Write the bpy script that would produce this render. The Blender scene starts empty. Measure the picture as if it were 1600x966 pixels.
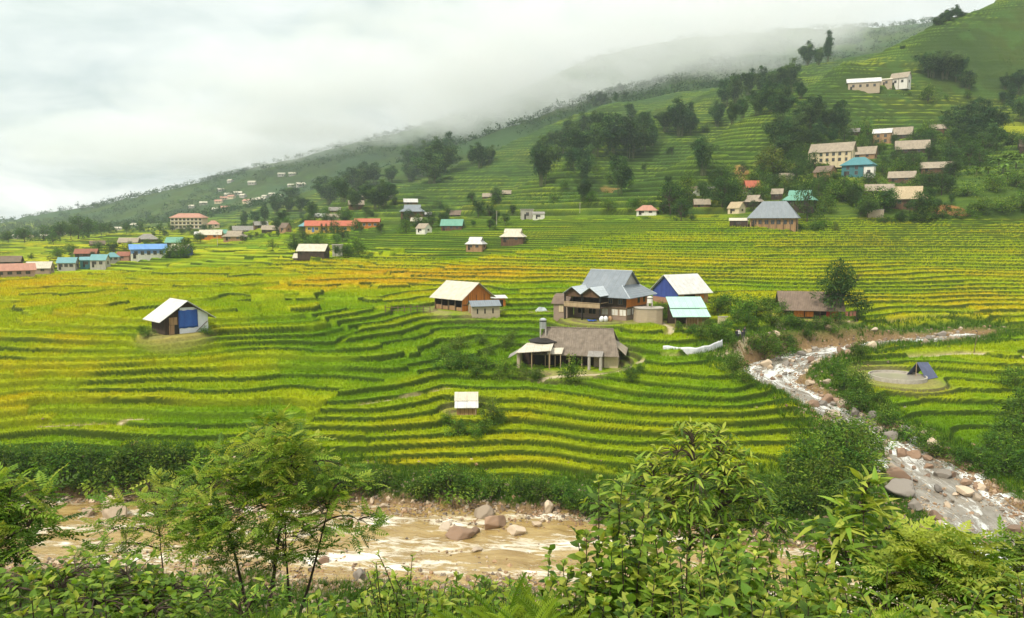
import bpy, bmesh, math, random
import numpy as np
from mathutils import Vector, Matrix, Euler

random.seed(11)
rng = np.random.default_rng(11)
scene = bpy.context.scene
COL = scene.collection
R = math.radians

# ------------------------------------------------------------------ camera, sky, sun, exposure
F = 1200.0                                   # focal length in photo pixels (27 mm on a 36 mm sensor)
PIT = math.atan(133 / 1200.0)                # camera looks this far below the horizon
CP, SP = math.cos(PIT), math.sin(PIT)
cam_data = bpy.data.cameras.new('camera')
cam = bpy.data.objects.new('camera', cam_data)
COL.objects.link(cam)
cam_data.lens = 27.0
cam_data.sensor_width = 36.0
cam_data.clip_start = 0.1
cam_data.clip_end = 20000
cam.location = (0, 0, 0)
cam.rotation_euler = (math.pi / 2 - PIT, 0, 0)
scene.camera = cam

SUN_EL, SUN_AZ = R(52), R(222)               # azimuth clockwise from +Y: behind the camera, to the left
world = bpy.data.worlds.new('World')
scene.world = world
world.use_nodes = True
wt = world.node_tree
wt.nodes.clear()
def wn(t, **kw):
    n = wt.nodes.new(t)
    for k, v in kw.items():
        setattr(n, k, v)
    return n
def wl(a, b): wt.links.new(a, b)
w_out = wn('ShaderNodeOutputWorld')
sky = wn('ShaderNodeTexSky', sky_type='NISHITA', sun_disc=False)
sky.sun_elevation = SUN_EL
sky.sun_rotation = SUN_AZ
sky.dust_density = 3.0
bg_sky = wn('ShaderNodeBackground'); bg_sky.inputs[1].default_value = 0.10
wl(sky.outputs[0], bg_sky.inputs[0])
tc = wn('ShaderNodeTexCoord')
sep = wn('ShaderNodeSeparateXYZ'); wl(tc.outputs['Generated'], sep.inputs[0])
def wmath(op, a, b=None, clamp=False):
    n = wn('ShaderNodeMath', operation=op); n.use_clamp = clamp
    for i, v in enumerate((a, b)):
        if v is None: continue
        if isinstance(v, (int, float)): n.inputs[i].default_value = v
        else: wl(v, n.inputs[i])
    return n.outputs[0]
zc = wmath('MAXIMUM', sep.outputs[2], 0.0)
den = wmath('ADD', zc, 0.22)
comb = wn('ShaderNodeCombineXYZ')
wl(wmath('DIVIDE', sep.outputs[0], den), comb.inputs[0])
wl(wmath('DIVIDE', sep.outputs[1], den), comb.inputs[1])
comb.inputs[2].default_value = 3.7
def wnoise(scale, detail, dist, rough=0.55):
    n = wn('ShaderNodeTexNoise')
    n.inputs['Scale'].default_value = scale; n.inputs['Detail'].default_value = detail
    n.inputs['Roughness'].default_value = rough; n.inputs['Distortion'].default_value = dist
    wl(comb.outputs[0], n.inputs['Vector'])
    return n.outputs[0]
n1, n2 = wnoise(2.1, 8, 0.45), wnoise(0.95, 4, 0.3)
ramp = wn('ShaderNodeValToRGB')
cr = ramp.color_ramp
cr.elements[0].position = 0.36; cr.elements[0].color = (0.50, 0.56, 0.555, 1)
cr.elements[1].position = 0.64; cr.elements[1].color = (0.98, 0.97, 0.935, 1)
for p, c in ((0.45, (0.68, 0.71, 0.70, 1)), (0.54, (0.84, 0.845, 0.82, 1))):
    e = cr.elements.new(p); e.color = c
mixv = wmath('ADD', wmath('MULTIPLY', n1, 0.6), wmath('MULTIPLY', n2, 0.4))
wl(mixv, ramp.inputs[0])
bg_cloud = wn('ShaderNodeBackground')
wl(ramp.outputs[0], bg_cloud.inputs[0])
# an overcast dome is brighter overhead than at the horizon
wl(wmath('ADD', 1.0, wmath('MULTIPLY', wmath('POWER', wmath('MAXIMUM', wmath('SUBTRACT', zc, 0.40), 0.0), 1.0), 1.2)), bg_cloud.inputs[1])
cover = wn('ShaderNodeMapRange'); cover.inputs[1].default_value = 0.28; cover.inputs[2].default_value = 0.46
cover.inputs[3].default_value = 0.72; cover.inputs[4].default_value = 0.97
wl(n2, cover.inputs[0])
mixs = wn('ShaderNodeMixShader')
wl(cover.outputs[0], mixs.inputs[0]); wl(bg_sky.outputs[0], mixs.inputs[1]); wl(bg_cloud.outputs[0], mixs.inputs[2])
wl(mixs.outputs[0], w_out.inputs[0])

sun_data = bpy.data.lights.new('sun', 'SUN')
sun_data.energy = 3.2
sun_data.angle = R(6)
sun_data.color = (1.0, 0.93, 0.80)
sun = bpy.data.objects.new('sun', sun_data)
COL.objects.link(sun)
sdir = Vector((math.sin(SUN_AZ) * math.cos(SUN_EL), math.cos(SUN_AZ) * math.cos(SUN_EL), math.sin(SUN_EL)))
sun.rotation_euler = (-sdir).to_track_quat('-Z', 'Y').to_euler()
scene.view_settings.view_transform = 'Standard'
scene.view_settings.look = 'None'
scene.view_settings.exposure = 0.37
scene.view_settings.gamma = 1.0
scene.view_settings.use_curve_mapping = False
cy = scene.cycles
cy.max_bounces = 8; cy.diffuse_bounces = 3; cy.glossy_bounces = 2; cy.transmission_bounces = 4
cy.volume_bounces = 3; cy.transparent_max_bounces = 6
cy.use_denoising = True
cy.volume_step_rate = 1.0
cy.use_adaptive_sampling = True
cy.adaptive_threshold = 0.02

# ------------------------------------------------------------------ small helpers
def ray(px, py):
    """Slope of the sight line through a photo pixel: sideways and upward metres per metre of depth."""
    u, v = (px - 800) / F, (483 - py) / F
    dy, dz = CP + v * SP, -SP + v * CP
    return u / dy, dz / dy

def sstep(a, b, x):
    t = np.clip((x - a) / (b - a), 0, 1)
    return t * t * (3 - 2 * t)

def _h(ix, iy, seed):
    h = (ix.astype(np.int64) * 374761393 + iy.astype(np.int64) * 668265263 + seed * 974634777) & 0xFFFFFFFF
    h = ((h ^ (h >> 13)) * 1274126177) & 0xFFFFFFFF
    h = ((h ^ (h >> 16)) * 2246822519) & 0xFFFFFFFF
    return (h ^ (h >> 15)).astype(np.float64) / 4294967295.0

def vnoise(x, y, seed=0):
    x, y = np.asarray(x, float), np.asarray(y, float)
    ix, iy = np.floor(x), np.floor(y)
    fx, fy = x - ix, y - iy
    fx = fx * fx * fx * (fx * (fx * 6 - 15) + 10); fy = fy * fy * fy * (fy * (fy * 6 - 15) + 10)
    a, b = _h(ix, iy, seed), _h(ix + 1, iy, seed)
    c, d = _h(ix, iy + 1, seed), _h(ix + 1, iy + 1, seed)
    return (a + (b - a) * fx + (c - a) * fy + (a - b - c + d) * fx * fy) * 2 - 1

def fbm(x, y, seed=0, octv=4, gain=0.5):
    s, a, n = 0, 1, 0
    for k in range(octv):
        s = s + a * vnoise(x * 2 ** k + 17.3 * k, y * 2 ** k - 9.1 * k, seed + k); n += a; a *= gain
    return s / n

def link(o):
    COL.objects.link(o); return o

def tag(o, label=None, cat=None, group=None, kind=None):
    if label: o['label'] = label
    if cat: o['category'] = cat
    if group: o['group'] = group
    if kind: o['kind'] = kind
    return o

def empty(name, loc, rz=0.0, label=None, cat=None, group=None, scale=1.0):
    o = bpy.data.objects.new(name, None)
    o.empty_display_size = 0.3
    link(o); o.location = loc; o.rotation_euler = (0, 0, rz); o.scale = (scale,) * 3
    return tag(o, label, cat, group)

def np_mesh(name, verts, quads=None, tris=None, col=None, smooth=True, uv=None):
    verts = np.asarray(verts, np.float32)
    parts, starts, tot = [], [], 0
    me = bpy.data.meshes.new(name)
    me.vertices.add(len(verts)); me.vertices.foreach_set('co', verts.ravel())
    if quads is not None and len(quads):
        q = np.asarray(quads, np.int32); parts.append(q.ravel()); starts.append(np.arange(len(q)) * 4); tot = len(q) * 4
    if tris is not None and len(tris):
        t = np.asarray(tris, np.int32); parts.append(t.ravel()); starts.append(tot + np.arange(len(t)) * 3)
    loops, ls = np.concatenate(parts), np.concatenate(starts)
    me.loops.add(len(loops)); me.loops.foreach_set('vertex_index', loops.astype(np.int32))
    me.polygons.add(len(ls)); me.polygons.foreach_set('loop_start', ls.astype(np.int32))
    me.polygons.foreach_set('use_smooth', np.full(len(ls), smooth, bool))
    me.update(calc_edges=True)
    if col is not None:
        c = np.asarray(col, np.float32)
        if c.shape[1] == 3: c = np.concatenate([c, np.ones((len(c), 1), np.float32)], 1)
        at = me.color_attributes.new('Col', 'FLOAT_COLOR', 'POINT'); at.data.foreach_set('color', c.ravel())
    if uv is not None:
        l = me.uv_layers.new(name='UVMap'); l.data.foreach_set('uv', np.asarray(uv, np.float32)[loops].ravel())
    me.validate(clean_customdata=False)
    return me

def obj(name, me, m, parent=None, loc=(0, 0, 0)):
    o = bpy.data.objects.new(name, me)
    if m is not None and not me.materials: me.materials.append(m)
    link(o); o.location = loc
    if parent is not None: o.parent = parent
    return o

# ------------------------------------------------------------------ materials
def newmat(name):
    m = bpy.data.materials.new(name); m.use_nodes = True
    nt = m.node_tree; nt.nodes.clear()
    return m, nt
class NT:
    def __init__(s, nt): s.nt = nt
    def n(s, t, **kw):
        n = s.nt.nodes.new(t)
        ins = kw.pop('ins', {})
        for k, v in kw.items(): setattr(n, k, v)
        for k, v in ins.items():
            if hasattr(v, 'is_output'): s.nt.links.new(v, n.inputs[k])
            else: n.inputs[k].default_value = v
        return n
    def math(s, op, a, b=0.0, clamp=False):
        n = s.n('ShaderNodeMath', operation=op, ins={0: a, 1: b}); n.use_clamp = clamp
        return n.outputs[0]
    def mix(s, f, a, b, blend='MIX'):
        n = s.nt.nodes.new('ShaderNodeMix'); n.data_type = 'RGBA'; n.blend_type = blend
        for i, v in ((0, f), (6, a), (7, b)):
            if hasattr(v, 'is_output'): s.nt.links.new(v, n.inputs[i])
            else: n.inputs[i].default_value = v if i == 0 else (v if len(v) == 4 else (*v, 1))
        return n.outputs[2]
    def rng(s, v, a, b, c=0.0, d=1.0):
        return s.n('ShaderNodeMapRange', ins={0: v, 1: a, 2: b, 3: c, 4: d}).outputs[0]
    def noise(s, vec, scale, detail=4, rough=0.6, dist=0.0):
        return s.n('ShaderNodeTexNoise', ins={'Vector': vec, 'Scale': scale, 'Detail': detail, 'Roughness': rough, 'Distortion': dist}).outputs[0]
    def out(s, sh, vol=None):
        o = s.n('ShaderNodeOutputMaterial')
        if sh is not None: s.nt.links.new(sh, o.inputs[0])
        if vol is not None: s.nt.links.new(vol, o.inputs[1])
    def bsdf(s, col, rough=0.8, bump=None, strength=0.5, dist=0.05, spec=0.3, metal=0.0):
        p = s.n('ShaderNodeBsdfPrincipled')
        for k, v in (('Base Color', col), ('Roughness', rough), ('Specular IOR Level', spec), ('Metallic', metal)):
            if hasattr(v, 'is_output'): s.nt.links.new(v, p.inputs[k])
            else: p.inputs[k].default_value = (*v, 1) if k == 'Base Color' and len(v) == 3 else v
        if bump is not None:
            b = s.n('ShaderNodeBump', ins={'Strength': strength, 'Distance': dist, 'Height': bump})
            s.nt.links.new(b.outputs[0], p.inputs['Normal'])
        return p.outputs[0]

def surf(name, c1, c2=None, scale=1.2, rough=0.8, pattern=None, pitch=0.25, metal=0.0, spec=0.3, grime=(0.10, 0.08, 0.06), dirt=0.25, bstr=0.6):
    """Weathered building surface in the part's own coordinates: two tones of colour, stains, and an optional relief."""
    m, nt = newmat(name); t = NT(nt)
    co = t.n('ShaderNodeTexCoord').outputs['Object']
    oi = t.n('ShaderNodeObjectInfo').outputs['Random']
    mp = t.n('ShaderNodeMapping', ins={'Vector': co, 'Scale': (1, 1, 0.35)})
    nt.links.new(t.n('ShaderNodeCombineXYZ', ins={0: t.math('MULTIPLY', oi, 37.0)}).outputs[0], mp.inputs['Location'])
    v = mp.outputs[0]
    c2 = c2 or tuple(x * 0.7 for x in c1)
    n = t.noise(v, scale, 5)
    col = t.mix(t.rng(n, 0.32, 0.68), c1, c2)
    st = t.noise(v, scale * 3.1, 6, 0.7)
    col = t.mix(t.math('MULTIPLY', t.rng(st, 0.52, 0.75), dirt), col, grime)
    h = t.noise(v, 9.0, 3)
    sx = t.n('ShaderNodeSeparateXYZ', ins={0: co})
    if pattern == 'corr':
        w = t.math('SINE', t.math('MULTIPLY', sx.outputs[0], 6.2832 / pitch))
        h = t.math('ADD', t.math('MULTIPLY', w, 0.5), t.math('MULTIPLY', h, 0.15))
        sheet = t.math('FRACT', t.math('MULTIPLY', sx.outputs[0], 0.9))
        row = t.math('FLOOR', t.math('MULTIPLY', sx.outputs[0], 0.9)); rowz = t.math('FLOOR', t.math('MULTIPLY', sx.outputs[2], 1.05))
        wn_ = t.n('ShaderNodeTexWhiteNoise', noise_dimensions='2D', ins={'Vector': t.n('ShaderNodeCombineXYZ', ins={0: row, 1: rowz}).outputs[0]})
        col = t.mix(t.math('MULTIPLY', wn_.outputs[0], 0.28), col, c2)
        col = t.mix(t.math('MULTIPLY', t.math('LESS_THAN', sheet, 0.05), 0.35), col, grime)
    elif pattern == 'plank':
        pl = t.math('FRACT', t.math('MULTIPLY', t.math('ADD', sx.outputs[0], sx.outputs[1]), 1 / pitch))
        idp = t.math('FLOOR', t.math('MULTIPLY', t.math('ADD', sx.outputs[0], sx.outputs[1]), 1 / pitch))
        wn_ = t.n('ShaderNodeTexWhiteNoise', noise_dimensions='1D', ins={'W': idp})
        col = t.mix(t.math('MULTIPLY', wn_.outputs[0], 0.55), col, c2)
        gap = t.math('LESS_THAN', pl, 0.09)
        col = t.mix(t.math('MULTIPLY', gap, 0.8), col, tuple(x * 0.15 for x in c2))
        h = t.math('SUBTRACT', t.math('MULTIPLY', h, 0.3), gap)
    elif pattern == 'brick':
        sm = t.n('ShaderNodeCombineXYZ', ins={0: t.math('ADD', sx.outputs[0], sx.outputs[1]), 1: sx.outputs[2]})
        b = t.n('ShaderNodeTexBrick', ins={'Vector': sm.outputs[0], 'Color1': (*c1, 1), 'Color2': (*c2, 1), 'Mortar': (0.42, 0.37, 0.31, 1), 'Scale': 1.0,
            'Mortar Size': 0.025, 'Brick Width': 0.42, 'Row Height': 0.17})
        col = t.mix(0.7, col, b.outputs[0])
        h = t.math('MULTIPLY', b.outputs[1], -1.0)
    nt.nodes.update()
    t.out(t.bsdf(col, rough, h, bstr, 0.04, spec, metal))
    return m

def leafmat(name, tint=(1, 1, 1), trans=0.35, rough=0.65, spec=0.12, var=0.5):
    m, nt = newmat(name); t = NT(nt)
    a = t.n('ShaderNodeAttribute', attribute_name='Col').outputs[0]
    oi = t.n('ShaderNodeObjectInfo').outputs['Random']
    hs = t.n('ShaderNodeHueSaturation', ins={'Hue': t.rng(oi, 0, 1, 0.5 - 0.022 * var, 0.5 + 0.022 * var), 'Saturation': 1.0,
                                             'Value': t.rng(t.math('FRACT', t.math('MULTIPLY', oi, 7.31)), 0, 1, 1 - 0.35 * var, 1 + 0.35 * var), 'Color': a})
    col = t.mix(1.0, hs.outputs[0], tint, 'MULTIPLY')
    p = t.bsdf(col, rough, spec=spec)
    tr = t.n('ShaderNodeBsdfTranslucent', ins={'Color': t.mix(1.0, col, (1.25, 1.2, 0.6), 'MULTIPLY')})
    t.out(t.n('ShaderNodeMixShader', ins={0: trans, 1: p, 2: tr.outputs[0]}).outputs[0])
    return m

M_LEAF = leafmat('leaf_foliage')
M_LEAF_FINE = leafmat('leaf_fine', trans=0.45, rough=0.5, spec=0.2, var=0.25)
M_GRASS = leafmat('grass_blades', trans=0.3, rough=0.9, spec=0.0, var=0.0)
M_BARK = surf('bark', (0.085, 0.06, 0.042), (0.05, 0.036, 0.026), 6, 0.9)
M_BAMBOO_STEM = surf('bamboo_stem', (0.12, 0.13, 0.05), (0.07, 0.08, 0.03), 3, 0.7)
# ------------------------------------------------------------------ terrain: one height field z = e(u, w) * y with u = x / y, w = log(y)
CTRL = []
def cpt(*a): CTRL.extend(a)
for u in (-1.15, -0.6, -0.2, 0.2, 0.6, 1.15):                       # the slope the camera stands on
    for Y, e in ((1.2, -1.4), (2.5, -0.74), (6, -0.60), (9, -0.570), (14, -0.578), (30, -0.590), (45, -0.572)):
        CTRL.append((u, Y, e))
PIX = [  # photo pixel and distance of points on the ground
 # far river bank and lower fields
 (-300,720,77),(0,722,77),(200,708,78),(400,706,78),(600,735,76),(800,745,75),(1000,758,73),(1150,768,72),(1290,745,73),
 (-300,640,89),(100,650,88),(300,640,89),(500,620,92),(728,645,88),(900,640,90),(1100,650,88),(1250,690,82),
 (-300,590,99),(0,600,97),(200,590,98),(450,570,103),(620,560,106),(700,590,100),(890,580,104),(1050,560,110),(1150,560,112),
 (-300,520,118),(0,520,118),(280,525,112),(500,510,120),(720,492,135),(600,490,136),(950,503,132),(1075,515,128),(1200,503,135),(1280,497,140),(1450,507,142),(1600,505,142),(1800,505,142),
 (1330,600,104),(1440,600,105),(1600,610,103),(1450,655,92),(1600,690,85),(1700,700,84),(1560,760,74),(1680,800,68),(1400,570,112),(1600,560,115),
 (-300,455,172),(0,460,170),(200,450,180),(400,440,185),(600,440,180),(800,440,178),(1000,425,180),(1150,420,178),(1300,420,178),(1450,428,175),(1600,436,172),(1900,440,170),
 (-300,435,225),(0,430,225),(150,420,250),(300,400,265),(490,400,240),(600,385,260),(750,390,240),(900,365,245),(1000,342,255),(1100,350,235),(1250,354,225),(1400,348,225),(1600,345,225),(1900,345,225),
 (800,372,250),(650,350,320),(850,335,300),
 (50,405,330),(150,390,330),(60,385,400),(350,372,380),(300,358,540),(180,365,520),(0,392,380),(0,377,600),(450,350,480),(-300,400,330),(-300,385,450),
 # right hillside
 (1000,320,280),(1150,300,290),(1250,300,265),(1400,310,250),(1500,300,250),(1600,290,245),(1900,280,245),(1300,260,300),(1450,240,310),(1600,230,300),(1900,215,300),
 (1370,215,340),(1550,200,340),(1200,230,320),(1100,265,305),(1345,140,385),(1250,180,362),(1480,130,390),(1600,120,400),(1900,90,400),
 (1700,-80,470),(1900,-120,470),(1560,3,455),(1480,35,440),(1400,76,425),(1310,106,405),(1240,150,385),(1150,197,360),(1060,252,330),(1000,292,305),
 # gully behind it, then the next spurs
 (1400,100,500),(1240,178,445),(1150,217,415),(1060,264,380),(1000,302,345),(1600,40,560),
 (1060,235,412),(960,250,400),(1000,225,432),(900,280,370),(850,302,345),
 (1600,-10,680),(1400,85,640),(1290,98,600),(1200,116,570),(1110,150,530),(1000,186,480),(930,215,450),(860,257,410),(800,292,385),
 (1000,207,545),(930,234,515),(860,270,470),(800,305,425),(1200,135,650),(1400,110,720),
 (1200,122,850),(1080,140,740),(940,168,640),(870,192,600),(800,222,560),(760,250,530),(700,276,500),(600,303,470),(500,328,450),
 (940,192,745),(800,242,685),(700,287,625),(600,314,580),(480,337,550),
 (1400,60,1100),(1150,92,950),(1000,138,900),(900,163,870),(830,190,850),(700,235,800),(620,262,760),(520,291,720),(420,322,680),(330,346,640),
 (900,190,1100),(700,248,1000),(520,303,950),(350,342,900),(200,354,850),(0,379,850),
 (1150,60,1700),(900,105,1500),(800,160,1450),(680,203,1400),(540,235,1350),(450,260,1300),(350,289,1250),(270,311,1200),(180,335,1150),(90,355,1100),(0,367,1050),(-200,374,1000),(-500,378,1000),
 (500,300,2300),(0,374,2300),(900,200,2300),(1500,110,2200),(-500,375,2300),(1500,200,4000),(500,330,4000),(-500,372,4000),
]
for px, py, Y in PIX:
    u, e = ray(px, py); CTRL.append((u, Y, e))
CTRL = np.array(CTRL)
KW = 0.85
P_ = np.stack([CTRL[:, 0], np.log(CTRL[:, 1]) * KW], 1)
def _phi(d2): return np.where(d2 > 1e-12, d2 * np.log(np.maximum(d2, 1e-12)), 0.0)
def fit(P, val, smooth):
    n = len(P)
    A = np.zeros((n + 3, n + 3))
    A[:n, :n] = _phi(((P[:, None] - P[None]) ** 2).sum(2)) + np.eye(n) * smooth
    A[:n, n] = 1; A[:n, n + 1:] = P; A[n, :n] = 1; A[n + 1:, :n] = P.T
    return np.linalg.solve(A, np.concatenate([val, np.zeros(3)]))
RBF = fit(P_, CTRL[:, 2], 2e-5)
def e_base(u, w):
    q = np.stack([np.ravel(u), np.ravel(w) * KW], 1); out = np.empty(len(q)); n = len(P_)
    for i in range(0, len(q), 20000):
        c = q[i:i + 20000]
        d2 = (c[:, 0:1] - P_[None, :, 0]) ** 2 + (c[:, 1:2] - P_[None, :, 1]) ** 2
        out[i:i + 20000] = _phi(d2) @ RBF[:n] + RBF[n] + c @ RBF[n + 1:]
    return out.reshape(np.shape(u))

GU = np.concatenate([np.linspace(-1.45, -0.75, 46)[:-1], np.linspace(-0.75, 0.75, 960), np.linspace(0.75, 1.45, 46)[1:]])
def seg(a, b, s): return np.arange(math.log(a), math.log(b), s)
GW = np.concatenate([seg(1.2, 45, .022), seg(45, 62, .004), seg(62, 165, .00145), seg(165, 300, .0016), seg(300, 700, .0019), seg(700, 2700, .009), [math.log(2700)]])
NU, NW = len(GU), len(GW)
cu, cw = np.linspace(-1.45, 1.45, 330), np.linspace(GW[0], GW[-1], 620)
EC = e_base(*np.meshgrid(cu, cw))
def bowl(u, y):
    """The lower fields dip towards a shallow hollow left of the farmhouse, so their terraces sweep round it."""
    a = np.interp(u, [-1.0, -.62, -.42, -.26, -.09, .02, .16, .30, .40, .55], [.7, .5, .9, .8, -.95, -.75, .3, .9, .4, .0])
    return a * 1.75 * sstep(76, 92, y) * (1 - sstep(115, 165, y))
_cu, _cw = np.meshgrid(cu, cw)
EC = EC + bowl(_cu, np.exp(_cw)) / np.exp(_cw)
def bil(G, gu, gw, u, w):
    i = np.clip(np.searchsorted(gu, u) - 1, 0, len(gu) - 2); j = np.clip(np.searchsorted(gw, w) - 1, 0, len(gw) - 2)
    a = np.clip((u - gu[i]) / (gu[i + 1] - gu[i]), 0, 1); b = np.clip((w - gw[j]) / (gw[j + 1] - gw[j]), 0, 1)
    return (G[j, i] * (1 - a) + G[j, i + 1] * a) * (1 - b) + (G[j + 1, i] * (1 - a) + G[j + 1, i + 1] * a) * b
def zb(x, y):
    x, y = np.asarray(x, float), np.asarray(y, float)
    return bil(EC, cu, cw, x / y, np.log(y)) * y
def at_base(px, py):
    """The smooth ground seen through a photo pixel."""
    u, e = ray(px, py)
    ws = np.linspace(math.log(58), GW[-1], 6000)
    h = bil(EC, cu, cw, np.full(6000, u), ws)
    k = int(np.argmax(h >= e)) if (h >= e).any() else 5999
    y = math.exp(ws[k]); return np.array((u * y, y, e * y))

UU, WW = np.meshgrid(GU, GW)
YY = np.exp(WW); XX = UU * YY
H0 = bil(EC, cu, cw, UU, WW) * YY
# rougher high ground: small spurs and hollows
hillm = sstep(1.5, 9, H0) * sstep(200, 270, YY)
H0 = H0 + hillm * YY * 0.006 * (fbm(XX / 60, YY / 60, 3, 4)) + (1 - hillm) * sstep(60, 80, YY) * (0.7 * vnoise(XX / 40, YY / 34, 5) + 0.34 * vnoise(XX / 15, YY / 13, 6))

# water courses
def wpts(l):
    out = []
    for px, Y, z in l: out.append((ray(px, 800)[0] * Y, Y, z))
    return np.array(out)
MAIN = np.array([(110, 34, -26.5), (75, 38, -26.6), (50, 44.5, -26.7), (36, 50.5, -26.8), (23, 56, -26.9), (8, 60.8, -27.0), (-10, 64, -27.1), (-30, 66, -27.3), (-55, 66, -27.4), (-95, 64, -27.6)], float)
MAIN_HW = np.array([6, 6, 6, 5.5, 5.5, 7.3, 8.3, 8, 8, 8.])
def pz(px, py, z):
    u, e = ray(px, py); Y = z / e; return (u * Y, Y, z)
STREAM = np.array([(84, 137, -19.8), pz(1470, 531, -20.0), pz(1400, 536, -20.1), pz(1320, 545, -20.4), pz(1262, 556, -20.8), pz(1212, 573, -21.3), pz(1192, 592, -21.8), pz(1232, 612, -22.3), pz(1285, 634, -22.8),
                   pz(1340, 665, -23.6), pz(1395, 700, -24.3), pz(1450, 745, -25.0), pz(1515, 790, -25.8), pz(1560, 830, -26.3), pz(1600, 880, -26.6), pz(1590, 950, -26.9)], float)
STREAM_HW = np.array([2.4, 2.4, 2.4, 2.8, 3.6, 3.6, 3.6, 3.4, 3.0, 3.0, 3.6, 4.0, 4.2, 4.2, 4.8, 5.0])
def resample(pl, hw, step=1.0):
    d = np.concatenate([[0], np.cumsum(np.linalg.norm(np.diff(pl[:, :2], axis=0), axis=1))])
    s = np.arange(0, d[-1], step)
    # smooth by a spline through the points
    out = np.stack([np.interp(s, d, pl[:, k]) for k in range(pl.shape[1])], 1)
    k = np.ones(7) / 7
    for c in range(out.shape[1]):
        p = np.pad(out[:, c], 3, mode='edge'); p[:3] = 2 * out[0, c] - out[3:0:-1, c]; p[-3:] = 2 * out[-1, c] - out[-2:-5:-1, c]
        out[:, c] = np.convolve(p, k, 'valid')
    return s, out, np.interp(s, d, hw)
S_MAIN = resample(MAIN, MAIN_HW, 1.5); S_STR = resample(STREAM, STREAM_HW, 1.0)
def dist_poly(x, y, pts, extra=None):
    best = np.full(np.shape(x), 1e9); val = np.zeros(np.shape(x)); hwv = np.zeros(np.shape(x))
    for i in range(len(pts) - 1):
        a, b = pts[i], pts[i + 1]; ab = b[:2] - a[:2]
        t = np.clip(((x - a[0]) * ab[0] + (y - a[1]) * ab[1]) / (ab @ ab), 0, 1)
        d = np.hypot(x - a[0] - t * ab[0], y - a[1] - t * ab[1]); m = d < best
        best = np.where(m, d, best); val = np.where(m, a[2] + t * (b[2] - a[2]), val)
        if extra is not None: hwv = np.where(m, extra[i] + t * (extra[i + 1] - extra[i]), hwv)
    return best, val, hwv
jmax = int(np.searchsorted(GW, math.log(165)))
sub = np.s_[:jmax]
xs, ys = XX[sub], YY[sub]
nz_w = 1.1 * vnoise(xs / 5.0, ys / 5.0, 21) + 0.5 * vnoise(xs / 1.9, ys / 1.9, 22)
d1, z1_, hw1 = dist_poly(xs, ys, S_MAIN[1][::3], S_MAIN[2][::3])
d2, z2_, hw2 = dist_poly(xs, ys, S_STR[1][::2], S_STR[2][::2])
e1 = d1 + nz_w - hw1; e2 = d2 + nz_w * 0.8 - hw2
first = e1 < e2
WD = np.full(XX.shape, 99.0); WD[sub] = np.where(first, e1, e2)             # metres outside the water's edge
WZ = np.zeros(XX.shape); WZ[sub] = np.where(first, z1_, z2_)
ISM = np.zeros(XX.shape, bool); ISM[sub] = first

# yards levelled for the houses by the river, and the foot paths
PADS = []
def pad(px, py, r, dz=0.0):
    p = at_base(px, py); PADS.append((p[0], p[1], p[2] + dz, r)); return p
PAD_WOOD = pad(955, 497, 8.5); PAD_BARN = pad(722, 484, 6.5); PAD_GREY = pad(893, 572, 8.0); PAD_BLUE = pad(1068, 474, 5.5)
PAD_GREEN = pad(1076, 510, 5.0); PAD_HUT = pad(274, 520, 4.2); PAD_SHED = pad(729, 648, 2.3); PAD_DARK = pad(1268, 497, 7.0); PAD_POND = pad(1402, 592, 5.6)
PATHS_PX = [[(846, 606), (880, 599), (925, 592), (968, 583), (1006, 565)],
            [(560, 634), (620, 629), (670, 622), (706, 617)],
            [(60, 664), (130, 655), (190, 650), (240, 645)],
            [(1018, 497), (1042, 507), (1052, 520), (1040, 530)],
            [(1040, 560), (1090, 560), (1132, 550), (1150, 538), (1168, 527)],
            [(1205, 497), (1216, 506), (1218, 516)],
            [(1385, 507), (1450, 500), (1530, 496), (1640, 492)],
            [(1420, 556), (1500, 553), (1620, 562)]]
PATHS = []
for l in PATHS_PX:
    p = np.array([at_base(*q) for q in l]); s, pts, _ = resample(p, np.ones(len(p)), 0.8); PATHS.append(pts)
PADM = np.zeros(XX.shape)
Hs = H0.copy()
for x0, y0, z0, r in PADS:
    m = 1 - sstep(r * 0.8, r * 1.25 + 1.0, np.hypot(XX - x0, YY - y0))
    Hs = Hs * (1 - m) + z0 * m; PADM = np.maximum(PADM, m)
PATHM = np.zeros(XX.shape); PATHC = np.zeros(XX.shape)
FENCE_PX = [(1036, 554), (1060, 554), (1085, 553), (1104, 549), (1118, 544), (1130, 539)]
FENCE = np.array([at_base(*q) for q in FENCE_PX])
for pts in PATHS + [FENCE]:
    j0, j1 = np.searchsorted(GW, math.log(max(pts[:, 1].min() - 3, 2))), np.searchsorted(GW, math.log(pts[:, 1].max() + 3))
    d, _, _ = dist_poly(XX[j0:j1], YY[j0:j1], pts[::2] if len(pts) > 4 else pts)
    thin = pts is PATHS[1] or pts is PATHS[2]
    pm_ = 1 - (sstep(0.12, 0.3, d) if thin else sstep(0.5, 0.9, d))
    PATHC[j0:j1] = np.maximum(PATHC[j0:j1], pm_)
    if not thin: PATHM[j0:j1] = np.maximum(PATHM[j0:j1], pm_)

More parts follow.
